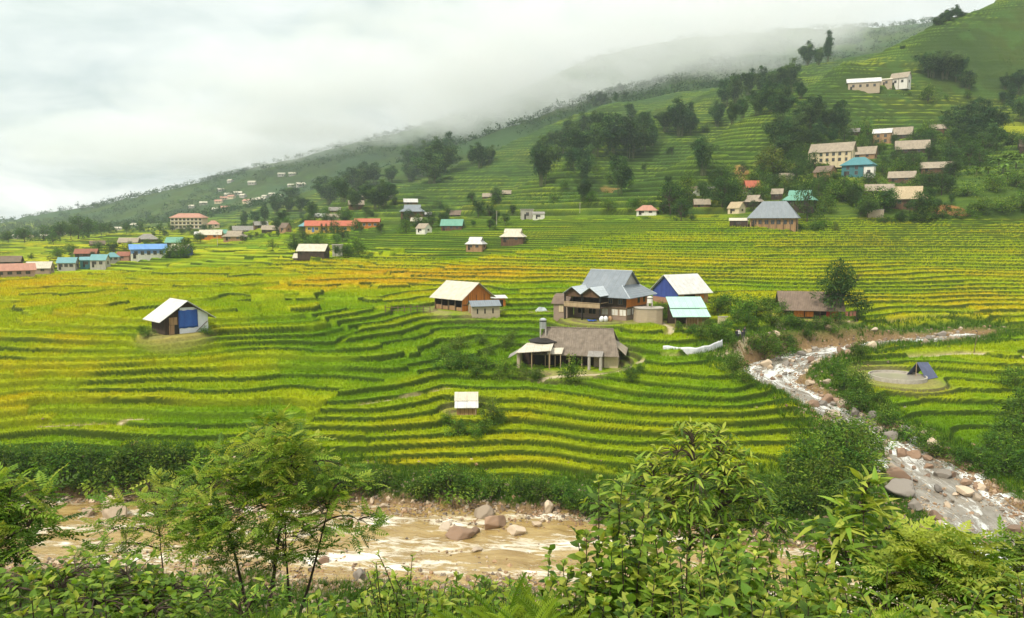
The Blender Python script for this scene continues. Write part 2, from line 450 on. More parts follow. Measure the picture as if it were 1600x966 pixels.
# terraces
def terraces(H, step, seed, trench, ledge, wobble, cell=44.0):
    t = H / step + wobble * (0.7 * vnoise(XX / 34, YY / 34, seed) + 0.45 * vnoise(XX / 12, YY / 12, seed + 1) + 0.10 * vnoise(XX / 4.2, YY / 4.2, seed + 2))
    L = np.floor(t); f = t - L
    ledge = np.maximum(ledge, 1.9 * np.gradient(YY, axis=0))
    gW = np.gradient(t, axis=0) / np.maximum(np.gradient(YY, axis=0), 1e-6)
    gU = np.gradient(t, axis=1) / np.maximum(np.abs(np.gradient(XX, axis=1)), 1e-6)
    gU = np.clip(gU, -1, 1)
    gY = gW - gU * UU          # along constant u both x and y change
    g = np.hypot(gY, gU)
    g = np.clip(g, 0.004, 3)
    wx = XX + 7 * vnoise(XX / 21, YY / 21, seed + 8) + 0.35 * YY * _h(L * 0 + 3, L, seed + 4)
    ln = cell * (0.6 + 0.9 * _h(L, L * 0 + 9, seed + 5))
    c = np.floor(wx / ln); cf = (wx / ln - c) * ln
    rnd = _h(L, c, seed + 6); rnd_dn = _h(L - 1, c, seed + 6)
    off = (rnd - 0.5) * 0.5
    d_dn, d_up = f / g, (1 - f) / g
    edge = np.minimum(cf, ln - cf)
    tread = (L + 0.5 + off) * step
    low = (L - 0.5 + (rnd_dn - 0.5) * 0.5) * step
    k = sstep(0.0, ledge, d_dn)
    z = low * (1 - k) + tread * k
    tr = trench * (1 - sstep(ledge * 0.7, ledge * 1.5, d_up)) + trench * 0.25 * (1 - sstep(0.12, 0.4, edge))
    z = z - tr * (k > 0.5)
    # strips between d_dn and the trench: bank and ditch
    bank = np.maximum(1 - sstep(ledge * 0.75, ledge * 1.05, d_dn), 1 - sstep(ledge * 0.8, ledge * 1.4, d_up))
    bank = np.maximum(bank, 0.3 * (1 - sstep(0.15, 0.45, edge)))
    return z, bank, rnd, L, c
zf, bankf, rndf, Lf, Cf = terraces(Hs, 0.60, 40, 0.42, 0.26, 2.0)
# broader, more winding paddies on the gentle ground at the left
zg, bankg, rndg, Lg_, Cg_ = terraces(Hs, 0.66, 48, 0.42, 0.28, 2.4, 40.0)
left = (UU + 0.11 * vnoise(XX / 16, YY / 9, 55) + 0.04 * vnoise(XX / 4, YY / 4, 56) < -0.24)
brk = sstep(-0.25, 0.15, vnoise(XX / 15, YY / 8, 57))
bankg = bankg * (0.5 + 0.5 * brk)
zf = np.where(left, zg, zf); bankf = np.where(left, bankg, bankf); rndf = np.where(left, rndg, rndf)
zh, bankh, rndh, Lh, Ch = terraces(Hs, 2.2, 60, 0.7, 0.9, 0.9, 90.0)
hill = sstep(0.5, 4.5, Hs) * sstep(215, 265, YY)
bankzone = 1 - sstep(2.2, 5.5, WD + 0.8 * vnoise(XX / 3, YY / 3, 9))
nearslope = 1 - sstep(73, 77, YY + 0.05 * XX + 1.5 * vnoise(XX / 7, YY / 7, 14))
vill = np.maximum(sstep(1.3, 3.0, Hs) * (1 - sstep(262, 300, YY)) * sstep(0.25, 0.33, UU), 0)
farfade = 1 - sstep(520, 800, YY)
T = (1 - bankzone) * (1 - nearslope) * (1 - PADM) * (1 - PATHM) * (1 - 0.85 * vill) * farfade
Z = Hs * (1 - T) + (zf * (1 - hill) + zh * hill) * T
Z = Z + (1 - T) * (1 - PADM) * (1 - PATHM) * (0.16 * fbm(XX / 1.6, YY / 1.6, 31, 3) * sstep(4, 20, YY))
# banks drop to the stream bed
bw = np.where(ISM, 2.6, 1.9)
k = sstep(0.2, 1.0, WD / bw)
bed = WZ - 0.55 - 0.35 * np.clip(-WD / 4, 0, 1)
rise = WZ + 0.25 + 0.55 * vnoise(XX / 1.3, YY / 1.3, 33)
shore = bed + (rise - bed) * sstep(-1.2, 0.9, WD)
near_w = WD < 30
Z = np.where(near_w, np.where(WD < bw * 0.35, shore, shore * (1 - k) + (Z + np.maximum(shore - Z, 0) * (1 - sstep(bw, bw * 2.2, WD))) * k), Z)
Z = np.where((YY < 60) & (WD > 0.0), np.minimum(Z, np.maximum(Hs, WZ + 0.5)), Z)

# ---- ground colours (the crops' own ripeness, banks, soil); terrace-edge shade is painted into the bank tone
MAT_PX = [(0,450,.66),(200,440,.66),(400,430,.66),(600,430,.80),(700,430,.93),(800,430,.80),(900,430,.6),(550,440,.75),(480,420,.6),
 (0,500,.66),(150,480,.62),(300,490,.55),(450,480,.5),(100,560,.62),(0,600,.60),(30,640,.52),(250,560,.5),(200,620,.5),(350,600,.4),(400,540,.36),(500,520,.2),(600,520,.12),(700,510,.18),
 (620,560,.16),(480,570,.26),(800,500,.18),(560,600,.42),(650,640,.42),(560,650,.5),(800,620,.3),(900,640,.42),(1000,620,.36),(850,690,.46),(1000,550,.28),(1100,560,.28),(1150,640,.42),(1250,700,.44),
 (1100,720,.42),(300,660,.2),(450,640,.25),(200,690,.28),(600,700,.5),(1000,400,.48),(900,380,.42),(1100,400,.48),(1200,420,.52),(1350,430,.54),(1500,430,.52),(1600,440,.56),(1200,370,.45),(1400,370,.5),
 (1550,370,.45),(1500,480,.6),(1300,380,.55),(1450,540,.42),(1550,540,.36),(1500,600,.42),(1450,640,.32),(1550,700,.18),(300,410,.4),(500,395,.45),(600,400,.52),(700,380,.2),(650,360,.14),(150,430,.58),(300,430,.56),
 (900,350,.35),(100,400,.5),(900,480,.16),(850,460,.3)]
mp_ = np.array([(*(lambda p: (p[0] / p[1], math.log(p[1])))(at_base(a, b)), c) for a, b, c in MAT_PX])
def maturity(u, w):
    num = np.zeros(np.shape(u)); dn = np.zeros(np.shape(u))
    for a, b, c in mp_:
        k_ = 1.0 / (((u - a) ** 2 + ((w - b) * 1.5) ** 2) ** 1.5 + 2e-4); num += k_ * c; dn += k_
    return num / dn
mc = maturity(*np.meshgrid(cu[::2], cw[::2]))
MT = bil(mc, cu[::2], cw[::2], UU, WW)
MT = MT + (rndf - 0.5) * 0.28 + 0.10 * vnoise(XX / 9, YY / 9, 71) + 0.07 * vnoise(XX / 2.2, YY / 2.2, 72)
stops = np.array([0, .25, .5, .72, .88, 1.05])
rc = np.array([(.085, .190, .006), (.165, .285, .007), (.300, .365, .008), (.420, .375, .009), (.470, .335, .012), (.440, .285, .020)])
def ramp3(v, s, c): return np.stack([np.interp(v, s, c[:, k]) for k in range(3)], -1)
def lerp3(a, b, m): return a * (1 - m[..., None]) + np.asarray(b) * m[..., None]
CG = ramp3(MT, stops, rc)
CG = lerp3(CG, (.030, .056, .008), bankf * 0.92)  # weedy bank green, darkened to paint in the shade below each terrace edge
n_h = fbm(XX / 38, YY / 38, 81, 4); n_m = fbm(XX / 9, YY / 9, 83, 3)
hv = np.clip(0.42 + 0.75 * n_h + 0.3 * (rndh - 0.5) + 0.2 * n_m, 0, 1)
CH = ramp3(hv, np.array([0, .35, .6, 1.0]), np.array([(.065, .130, .020), (.130, .215, .020), (.205, .275, .020), (.290, .310, .026)]))
CH = lerp3(CH, (.028, .052, .012), bankh * 0.9)  # hill banks: dark weeds with the edge shade painted in too
CH = lerp3(CH, (.05, .115, .022), sstep(0.1, 0.5, n_m + 0.5 * n_h) * 0.5)
# the light rice terrace at the right edge of the hill and the raw red earth scars
rx, ry_, rz_ = at_base(1590, 200)
CH = lerp3(CH, (.26, .29, .02), np.exp(-(((XX - rx) / 14) ** 2 + ((YY - ry_) / 22) ** 2)))
CG = lerp3(CG, np.array((.0, .0, .0)), hill * 0) * (1 - hill[..., None]) + CH * hill[..., None]
wood_n = sstep(-0.1, 0.25, fbm(XX / 80, YY / 80, 91, 4)) * sstep(430, 640, YY)
CG = lerp3(CG, (.035, .075, .028), wood_n * 0.8)
CG = lerp3(CG, (.055, .105, .018), vill * 0.8)
for (px, py, rx_, ry2, c) in ((1478, 328, 7, 7, (.33, .15, .06)), (1460, 330, 5, 5, (.40, .19, .07)), (1160, 270, 4, 8, (.27, .17, .06)), (955, 302, 7, 10, (.22, .16, .05))):
    q = at_base(px, py)
    m = np.exp(-(((XX - q[0]) / rx_) ** 2 + ((YY - q[1]) / ry2) ** 2)) + 0.25 * n_m
    CG = lerp3(CG, c, sstep(0.45, 0.65, m))
CG = lerp3(CG, (.055, .115, .012), np.maximum(bankzone, 0) * 0.95)
CG = lerp3(CG, (.050, .100, .014), nearslope)
earth = PADM * sstep(-0.25, 0.1, n_m + 0.2)
CG = lerp3(CG, (.30, .235, .13), earth * 0.65)
CG = lerp3(CG, (.36, .31, .16), PATHC ** 2)
soil = 1 - sstep(0.6, 2.1, WD + 0.7 * n_m)
CG = lerp3(CG, np.array([(.25, .17, .09)]), soil)
CG = lerp3(CG, (.16, .10, .045), (1 - sstep(-0.6, 0.2, WD)))
RICE = T * (1 - hill) * (1 - bankf)

def gz(x, y):
    """Height of the finished ground."""
    x, y = np.asarray(x, float), np.asarray(y, float)
    return bil(Z, GU, GW, x / y, np.log(y))
EZ = Z / YY
def at(px, py, ymin=58.0):
    """Where the sight line through a photo pixel first meets the finished ground."""
    u, e = ray(px, py)
    i = int(np.clip(np.searchsorted(GU, u) - 1, 0, NU - 2)); a = (u - GU[i]) / (GU[i + 1] - GU[i])
    col_ = EZ[:, i] * (1 - a) + EZ[:, i + 1] * a
    j = np.nonzero((col_ >= e) & (GW > math.log(ymin)))[0]
    y = math.exp(GW[j[0]]) if len(j) else 1500.0
    return Vector((u * y, y, float(gz(u * y, y))))
def on(px, Y):
    """A point of the ground at a known distance, in the direction of a photo column."""
    x = ray(px, 483)[0] * Y
    return Vector((x, Y, float(gz(x, Y))))

# ---- ground material and meshes
m_ground, nt = newmat('field_ground'); t = NT(nt)
a_ = t.n('ShaderNodeAttribute', attribute_name='Col').outputs[0]
co = t.n('ShaderNodeNewGeometry').outputs['Position']
na = t.noise(co, 2.6, 5, 0.7); nb = t.noise(co, 0.35, 4, 0.6)
cl = t.mix(t.rng(na, 0.3, 0.7), t.mix(1.0, a_, (0.66, 0.66, 0.6), 'MULTIPLY'), t.mix(1.0, a_, (1.30, 1.27, 1.2), 'MULTIPLY'))
cl = t.mix(t.math('MULTIPLY', t.rng(nb, 0.45, 0.7), 0.25), cl, t.mix(1.0, a_, (1.25, 1.1, 0.8), 'MULTIPLY'))
t.out(t.bsdf(cl, 0.95, t.noise(co, 4.0, 5, 0.75), 0.9, 0.35, 0.08))

idx = np.arange(NU * NW).reshape(NW, NU)
jsplit = int(np.searchsorted(GW, math.log(300)))
V = np.stack([XX, YY, Z], -1)
def grid_mesh(name, j0, j1):
    vv = V[j0:j1].reshape(-1, 3); id_ = np.arange(len(vv)).reshape(j1 - j0, NU)
    q = np.stack([id_[:-1, :-1], id_[:-1, 1:], id_[1:, 1:], id_[1:, :-1]], -1).reshape(-1, 4)
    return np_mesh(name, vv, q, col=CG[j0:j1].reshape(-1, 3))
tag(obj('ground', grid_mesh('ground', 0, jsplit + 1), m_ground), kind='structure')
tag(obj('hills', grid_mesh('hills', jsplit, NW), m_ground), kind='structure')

# ---- water
def water_mat(name, c_deep, c_light, foam_lo, foam_hi, foam_c, rip=1.0):
    m, nt = newmat(name); t = NT(nt)
    uv = t.n('ShaderNodeUVMap').outputs[0]
    mp = t.n('ShaderNodeMapping', ins={'Vector': uv, 'Scale': (0.22, 0.75, 1)})
    big = t.noise(mp.outputs[0], 0.45, 3, 0.5, 0.4)
    fine = t.noise(mp.outputs[0], 2.2, 7, 0.72, 1.1)
    col = t.mix(t.rng(t.noise(mp.outputs[0], 1.1, 5, 0.6, 0.6), 0.35, 0.65), c_deep, c_light)
    f = t.math('ADD', t.math('MULTIPLY', fine, 0.6), t.math('MULTIPLY', big, 0.62))
    foam = t.rng(f, foam_lo, foam_hi)
    col = t.mix(foam, col, foam_c)
    mp2 = t.n('ShaderNodeMapping', ins={'Vector': uv, 'Scale': (0.9, 2.0, 1)})
    h = t.math('ADD', t.noise(mp2.outputs[0], 1.0, 4, 0.6, 0.8), t.math('MULTIPLY', foam, 0.5))
    t.out(t.bsdf(col, t.rng(foam, 0, 1, 0.16, 0.6), h, 0.55 * rip, 0.25, 0.5))
    return m
M_MUD = water_mat('muddy_water', (.235, .15, .045), (.37, .265, .10), 0.62, 0.76, (.82, .77, .64))
M_STREAM = water_mat('stream_water', (.15, .13, .10), (.27, .245, .20), 0.60, 0.74, (.84, .87, .83))
def water(name, S, wide, m, amp, seed):
    s, pts, hw = S; nc = 25
    tang = np.gradient(pts[:, :2], axis=0); tang /= np.linalg.norm(tang, axis=1, keepdims=True)
    nor = np.stack([-tang[:, 1], tang[:, 0]], 1)
    s2 = np.linspace(0, s[-1], len(s) * 3)
    def rs(a): return np.stack([np.interp(s2, s, a[:, k]) for k in range(a.shape[1])], 1)
    pts, nor, hw = rs(pts), rs(nor), np.interp(s2, s, hw)
    c = np.linspace(-1, 1, nc)
    off = c[None] * (hw + wide)[:, None]
    x = pts[:, None, 0] + nor[:, None, 0] * off; y = pts[:, None, 1] + nor[:, None, 1] * off
    z = pts[:, None, 2] + amp * fbm(x / 1.8, y / 1.1, seed, 3) * (1 - 0.4 * np.abs(c[None])) + 0 * off
    n = len(s2); idw = np.arange(n * nc).reshape(n, nc)
    q = np.stack([idw[:-1, :-1], idw[1:, :-1], idw[1:, 1:], idw[:-1, 1:]], -1).reshape(-1, 4)[:, ::-1]
    uvs = np.stack([np.repeat(s2, nc), off.ravel()], 1)
    return tag(obj(name, np_mesh(name, np.stack([x, y, z], -1).reshape(-1, 3), q, uv=uvs), m), kind='structure')
water('river_water', S_MAIN, 2.2, M_MUD, 0.24, 51)
water('stream_water', S_STR, 1.8, M_STREAM, 0.17, 52)

# ---- foot paths: trodden earth strips lying on the ground
M_PATH = surf('path_earth', (.46, .39, .25), (.32, .26, .15), 0.8, 0.95, dirt=0.15)
for pts in PATHS:
    tang = np.gradient(pts[:, :2], axis=0); tang /= np.linalg.norm(tang, axis=1, keepdims=True)
    nor = np.stack([-tang[:, 1], tang[:, 0]], 1)
    wv = (0.42 if pts is not PATHS[1] and pts is not PATHS[2] else 0.07) + 0.05 * vnoise(pts[:, 0] / 2, pts[:, 1] / 2, 77)
    c = np.linspace(-1, 1, 5); off = c[None] * wv[:, None]
    x = pts[:, None, 0] + nor[:, None, 0] * off; y = pts[:, None, 1] + nor[:, None, 1] * off
    z = gz(x, y) + 0.06 - 0.05 * np.abs(c[None]) ** 3
    n = len(pts); idw = np.arange(n * 5).reshape(n, 5)
    q = np.stack([idw[:-1, :-1], idw[1:, :-1], idw[1:, 1:], idw[:-1, 1:]], -1).reshape(-1, 4)[:, ::-1]
    tag(obj('path', np_mesh('path', np.stack([x, y, z], -1).reshape(-1, 3), q), M_PATH), kind='structure')
# ------------------------------------------------------------------ building kit
class MB:
    """Collects boxes, slabs and prisms and links them as one mesh object."""
    def __init__(s): s.v = []; s.f = []
    def add(s, vs, fs):
        b = len(s.v); s.v += [tuple(p) for p in vs]; s.f += [tuple(b + i for i in f) for f in fs]; return s
    def box(s, x0, x1, y0, y1, z0, z1):
        v = [(x, y, z) for z in (z0, z1) for y in (y0, y1) for x in (x0, x1)]
        return s.add(v, [(0, 2, 3, 1), (4, 5, 7, 6), (0, 1, 5, 4), (1, 3, 7, 5), (3, 2, 6, 7), (2, 0, 4, 6)])
    def slab(s, q, t=0.08):
        """Roof sheet: a top quad (anticlockwise from above) and its underside."""
        n = len(q); v = [tuple(p) for p in q] + [(p[0], p[1], p[2] - t) for p in q]
        return s.add(v, [tuple(range(n)), tuple(range(2 * n - 1, n - 1, -1))] + [(i, i + n, (i + 1) % n + n, (i + 1) % n) for i in range(n)])
    def prism(s, prof, x0, x1, axis='x'):
        """Profile of (across, z) points pushed along x (or y)."""
        n = len(prof)
        P = (lambda a, z, k: (k, a, z)) if axis == 'x' else (lambda a, z, k: (a, k, z))
        v = [P(a, z, x0) for a, z in prof] + [P(a, z, x1) for a, z in prof]
        return s.add(v, [tuple(range(n - 1, -1, -1)), tuple(range(n, 2 * n))] + [(i, (i + 1) % n, (i + 1) % n + n, i + n) for i in range(n)])
    def bar(s, a, b, r=0.06, n=6):
        a, b = Vector(a), Vector(b); d = (b - a).normalized(); u = d.orthogonal().normalized(); w = d.cross(u)
        v = [p + (u * math.cos(6.2832 * i / n) + w * math.sin(6.2832 * i / n)) * r for p in (a, b) for i in range(n)]
        return s.add(v, [tuple(range(n - 1, -1, -1)), tuple(range(n, 2 * n))] + [(i, (i + 1) % n, (i + 1) % n + n, i + n) for i in range(n)])
    def cyl(s, x, y, z0, z1, r0, r1=None, n=14):
        r1 = r0 if r1 is None else r1
        v = [(x + r * math.cos(6.2832 * i / n), y + r * math.sin(6.2832 * i / n), z) for z, r in ((z0, r0), (z1, r1)) for i in range(n)]
        return s.add(v, [tuple(range(n - 1, -1, -1)), tuple(range(n, 2 * n))] + [(i, (i + 1) % n, (i + 1) % n + n, i + n) for i in range(n)])
    def build(s, name, m, parent=None, bevel=0.0, smooth=False):
        me = bpy.data.meshes.new(name); me.from_pydata(s.v, [], s.f); me.update()
        bm = bmesh.new(); bm.from_mesh(me); bmesh.ops.recalc_face_normals(bm, faces=bm.faces)
        if bevel: bmesh.ops.bevel(bm, geom=list(bm.edges), offset=bevel, segments=1, affect='EDGES')
        bm.to_mesh(me); bm.free()
        if smooth:
            for p in me.polygons: p.use_smooth = True
        return obj(name, me, m, parent)

C_ = {}
def mt(key, *a, **kw):
    if key not in C_: C_[key] = surf(key, *a, **kw)
    return C_[key]
RF = {
 'white':   mt('roof_white_sheet', (.62, .61, .58), (.45, .44, .41), 1.1, 0.7, 'corr', 0.22, dirt=0.4),
 'cream':   mt('roof_cream_cement', (.60, .55, .44), (.43, .39, .30), 1.2, 0.9, 'corr', 0.24, dirt=0.4),
 'tan':     mt('roof_tan_cement', (.36, .30, .22), (.24, .20, .15), 1.1, 0.9, 'corr', 0.28, dirt=0.4),
 'grey':    mt('roof_grey_cement', (.30, .28, .25), (.19, .175, .155), 1.3, 0.9, 'corr', 0.34, dirt=0.45),
 'fibro':   mt('roof_fibro_cement', (.235, .19, .145), (.125, .10, .075), 1.5, 0.9, 'corr', 0.30, dirt=0.55, bstr=1.0),
 'brown':   mt('roof_brown_tile', (.20, .145, .105), (.13, .095, .07), 1.4, 0.9, 'corr', 0.3, dirt=0.4),
 'slate':   mt('roof_slate_metal', (.21, .235, .255), (.155, .18, .20), 0.8, 0.42, 'corr', 0.42, dirt=0.2),
 'zinc':    mt('roof_zinc_metal', (.44, .48, .50), (.36, .40, .42), 0.8, 0.4, 'corr', 0.42, dirt=0.2),
 'blue':    mt('roof_blue_metal', (.10, .23, .52), (.16, .32, .62), 0.8, 0.4, 'corr', 0.3, dirt=0.15),
 'teal':    mt('roof_teal_metal', (.10, .25, .27), (.15, .31, .32), 0.8, 0.45, 'corr', 0.3, dirt=0.2),
 'green':   mt('roof_green_metal', (.09, .25, .18), (.14, .31, .23), 0.8, 0.5, 'corr', 0.3, dirt=0.25),
 'turq':    mt('roof_turquoise_metal', (.04, .165, .18), (.06, .20, .215), 0.8, 0.4, 'corr', 0.3, dirt=0.12),
 'mint':    mt('roof_mint_metal', (.30, .52, .41), (.38, .58, .49), 0.7, 0.5, 'corr', 0.3, dirt=0.22),
 'red':     mt('roof_red_metal', (.46, .125, .06), (.34, .09, .05), 0.9, 0.6, 'corr', 0.3, dirt=0.2),
 'pink':    mt('roof_pink_tile', (.47, .24, .17), (.36, .18, .13), 0.9, 0.8, 'corr', 0.25, dirt=0.2),
 'rust':    mt('roof_rust_metal', (.30, .11, .07), (.20, .08, .05), 1.1, 0.8, 'corr', 0.3, dirt=0.35),
 'thatch':  mt('roof_thatch', (.44, .35, .22), (.32, .25, .15), 1.8, 0.95, None, dirt=0.3, bstr=1.0),
}
WLM = {
 'wood':   mt('wall_brown_planks', (.17, .095, .05), (.09, .05, .03), 1.3, 0.85, 'plank', 0.30),
 'dark':   mt('wall_dark_planks', (.075, .045, .03), (.04, .026, .02), 1.3, 0.9, 'plank', 0.30),
 'orange': mt('wall_orange_planks', (.66, .22, .028), (.45, .14, .022), 1.2, 0.75, 'plank', 0.55, dirt=0.12),
 'pale':   mt('wall_pale_planks', (.40, .25, .125), (.28, .16, .08), 1.2, 0.85, 'plank', 0.5),
 'brick':  mt('wall_grey_brick', (.30, .20, .145), (.23, .15, .11), 1.2, 0.9, 'brick'),
 'redbrick': mt('wall_red_brick', (.36, .15, .085), (.28, .11, .065), 1.2, 0.9, 'brick'),
 'block':  mt('wall_beige_block', (.45, .35, .23), (.35, .27, .18), 1.0, 0.9, 'brick', dirt=0.3),
 'conc':   mt('wall_concrete', (.42, .39, .34), (.31, .285, .245), 0.9, 0.9, dirt=0.4),
 'white':  mt('wall_whitewash', (.70, .67, .60), (.58, .55, .48), 0.8, 0.85, dirt=0.35),
 'cream':  mt('wall_cream_plaster', (.62, .52, .34), (.52, .42, .27), 0.8, 0.85, dirt=0.25),
 'yellow': mt('wall_yellow_plaster', (.70, .44, .07), (.60, .37, .06), 0.8, 0.8, dirt=0.15),
 'blue':   mt('wall_blue_sheet', (.045, .075, .30), (.03, .05, .22), 1.4, 0.7, dirt=0.1),
 'paleblue': mt('wall_pale_blue', (.16, .27, .48), (.12, .22, .42), 0.8, 0.7, dirt=0.15),
 'teal':   mt('wall_teal_paint', (.05, .17, .19), (.035, .13, .14), 0.9, 0.7, dirt=0.12),
 'pinkbrick': mt('wall_pink_brick', (.42, .25, .20), (.34, .20, .16), 1.0, 0.9, 'brick'),
 'plastic': mt('wall_white_sheeting', (.74, .75, .76), (.60, .61, .62), 1.3, 0.55, dirt=0.2, bstr=1.0),
}
M_DARK = surf('opening_dark', (.022, .017, .014), (.012, .01, .009), 2, 0.7)
M_GLASS = surf('window_glass', (.05, .06, .07), (.03, .035, .04), 2, 0.18, spec=0.5, dirt=0.1)
M_POST = surf('weathered_timber', (.20, .135, .085), (.11, .075, .05), 3, 0.9)
M_PALEWOOD = surf('pale_timber', (.42, .31, .19), (.30, .21, .12), 3, 0.85)
M_CONC = surf('raw_concrete', (.44, .40, .34), (.30, .27, .23), 2, 0.9, dirt=0.4)
M_TARP = surf('blue_tarpaulin', (.028, .105, .40), (.02, .07, .30), 1.6, 0.55, dirt=0.06, bstr=1.0)
M_REDTARP = surf('red_tarpaulin', (.48, .03, .022), (.34, .02, .018), 1.8, 0.6, dirt=0.1, bstr=1.0)
M_STEEL = surf('stainless_tank', (.56, .57, .58), (.46, .47, .48), 1.2, 0.3, metal=0.7, dirt=0.2)
M_LAUNDRY = surf('hung_cloth', (.55, .12, .08), (.48, .30, .20), 3.5, 0.85, dirt=0.0)
M_BLACK = surf('black_plastic', (.02, .02, .022), (.014, .014, .015), 2, 0.5)

def window(root, x, y, z, w, h, face, fm=None, gm=None):
    """A framed window set on the wall plane; face is the wall it looks out of: f, b, l or r."""
    fr, gl = MB(), MB(); t = 0.05
    def bx(mb, a0, a1, z0, z1, d0, d1):
        if face in 'fb':
            sg = -1 if face == 'f' else 1
            mb.box(x + a0, x + a1, *sorted((y + sg * d0, y + sg * d1)), z0, z1)
        else:
            sg = -1 if face == 'l' else 1
            mb.box(*sorted((x + sg * d0, x + sg * d1)), y + a0, y + a1, z0, z1)
    bx(gl, -w / 2 + t, w / 2 - t, z + t, z + h - t, 0.004, 0.035)
    for a0, a1, z0, z1 in ((-w / 2, -w / 2 + t * 1.6, z, z + h), (w / 2 - t * 1.6, w / 2, z, z + h), (-w / 2 + t * 1.6, w / 2 - t * 1.6, z, z + t * 1.6), (-w / 2 + t * 1.6, w / 2 - t * 1.6, z + h - t * 1.6, z + h), (-t * .6, t * .6, z + t * 1.6, z + h - t * 1.6)):
        bx(fr, a0, a1, z0, z1, 0.002, 0.07)
    g = gl.build('window', gm or M_GLASS, root)
    fr.build('frame', fm or M_POST, g)
def door(root, x, y, w, h, face, m=None):
    d = MB()
    if face in 'fb':
        sg = -1 if face == 'f' else 1; d.box(x - w / 2, x + w / 2, *sorted((y + sg * .003, y + sg * .06)), 0.02, h)
    else:
        sg = -1 if face == 'l' else 1; d.box(*sorted((x + sg * .003, x + sg * .06)), y - w / 2, y + w / 2, 0.02, h)
    return d.build('door', m or M_DARK, root)

def gable_roof(L, D, he, hr, ox=0.5, oy=0.6, t=0.09):
    """Two sheets meeting at a ridge along x; he eave height, hr ridge height above the wall line."""
    mb = MB(); k = (hr - he) / (D / 2); ye = D / 2 + oy; ze = he - k * oy + 0.10; zr = hr + 0.10; xa, xb = -L / 2 - ox, L / 2 + ox
    mb.slab([(xa, -ye, ze), (xb, -ye, ze), (xb, 0, zr), (xa, 0, zr)], t)
    mb.slab([(xa, 0, zr), (xb, 0, zr), (xb, ye, ze), (xa, ye, ze)], t)
    return mb
def hip_roof(L, D, he, hr, o=0.7, top=None, t=0.09, skirt=0.5):
    """Hipped skirt all round; with top, a small gable roof rides on it (skirt = share of the rise below that gable)."""
    mb = MB(); xa, ya = L / 2 + o, D / 2 + o; ze = he - 0.15
    if top is None:
        r = max(L / 2 - D / 2, L * 0.12)
        A, B = (-r, 0, hr), (r, 0, hr)
        mb.slab([(-xa, -ya, ze), (xa, -ya, ze), B, A], t); mb.slab([(xa, ya, ze), (-xa, ya, ze), A, B], t)
        mb.slab([(xa, -ya, ze), (xa, ya, ze), B], t); mb.slab([(-xa, ya, ze), (-xa, -ya, ze), A], t)
    else:
        zm = he + (hr - he) * skirt; ym = ya * (1 - (zm - ze) / (hr - ze)); xm = top
        mb.slab([(-xa, -ya, ze), (xa, -ya, ze), (xm, -ym, zm), (-xm, -ym, zm)], t); mb.slab([(xa, ya, ze), (-xa, ya, ze), (-xm, ym, zm), (xm, ym, zm)], t)
        mb.slab([(xa, -ya, ze), (xa, ya, ze), (xm, ym, zm), (xm, -ym, zm)], t); mb.slab([(-xa, ya, ze), (-xa, -ya, ze), (-xm, -ym, zm), (-xm, ym, zm)], t)
        e = 0.45
        mb.slab([(-xm - e, -ym, zm + .012), (xm + e, -ym, zm + .012), (xm + e, 0, hr), (-xm - e, 0, hr)], t)
        mb.slab([(-xm - e, 0, hr), (xm + e, 0, hr), (xm + e, ym, zm + .012), (-xm - e, ym, zm + .012)], t)
    return mb
def gable_prof(D, he, hr, base=-1.6): return [(-D / 2, base), (D / 2, base), (D / 2, he), (0, hr), (-D / 2, he)]

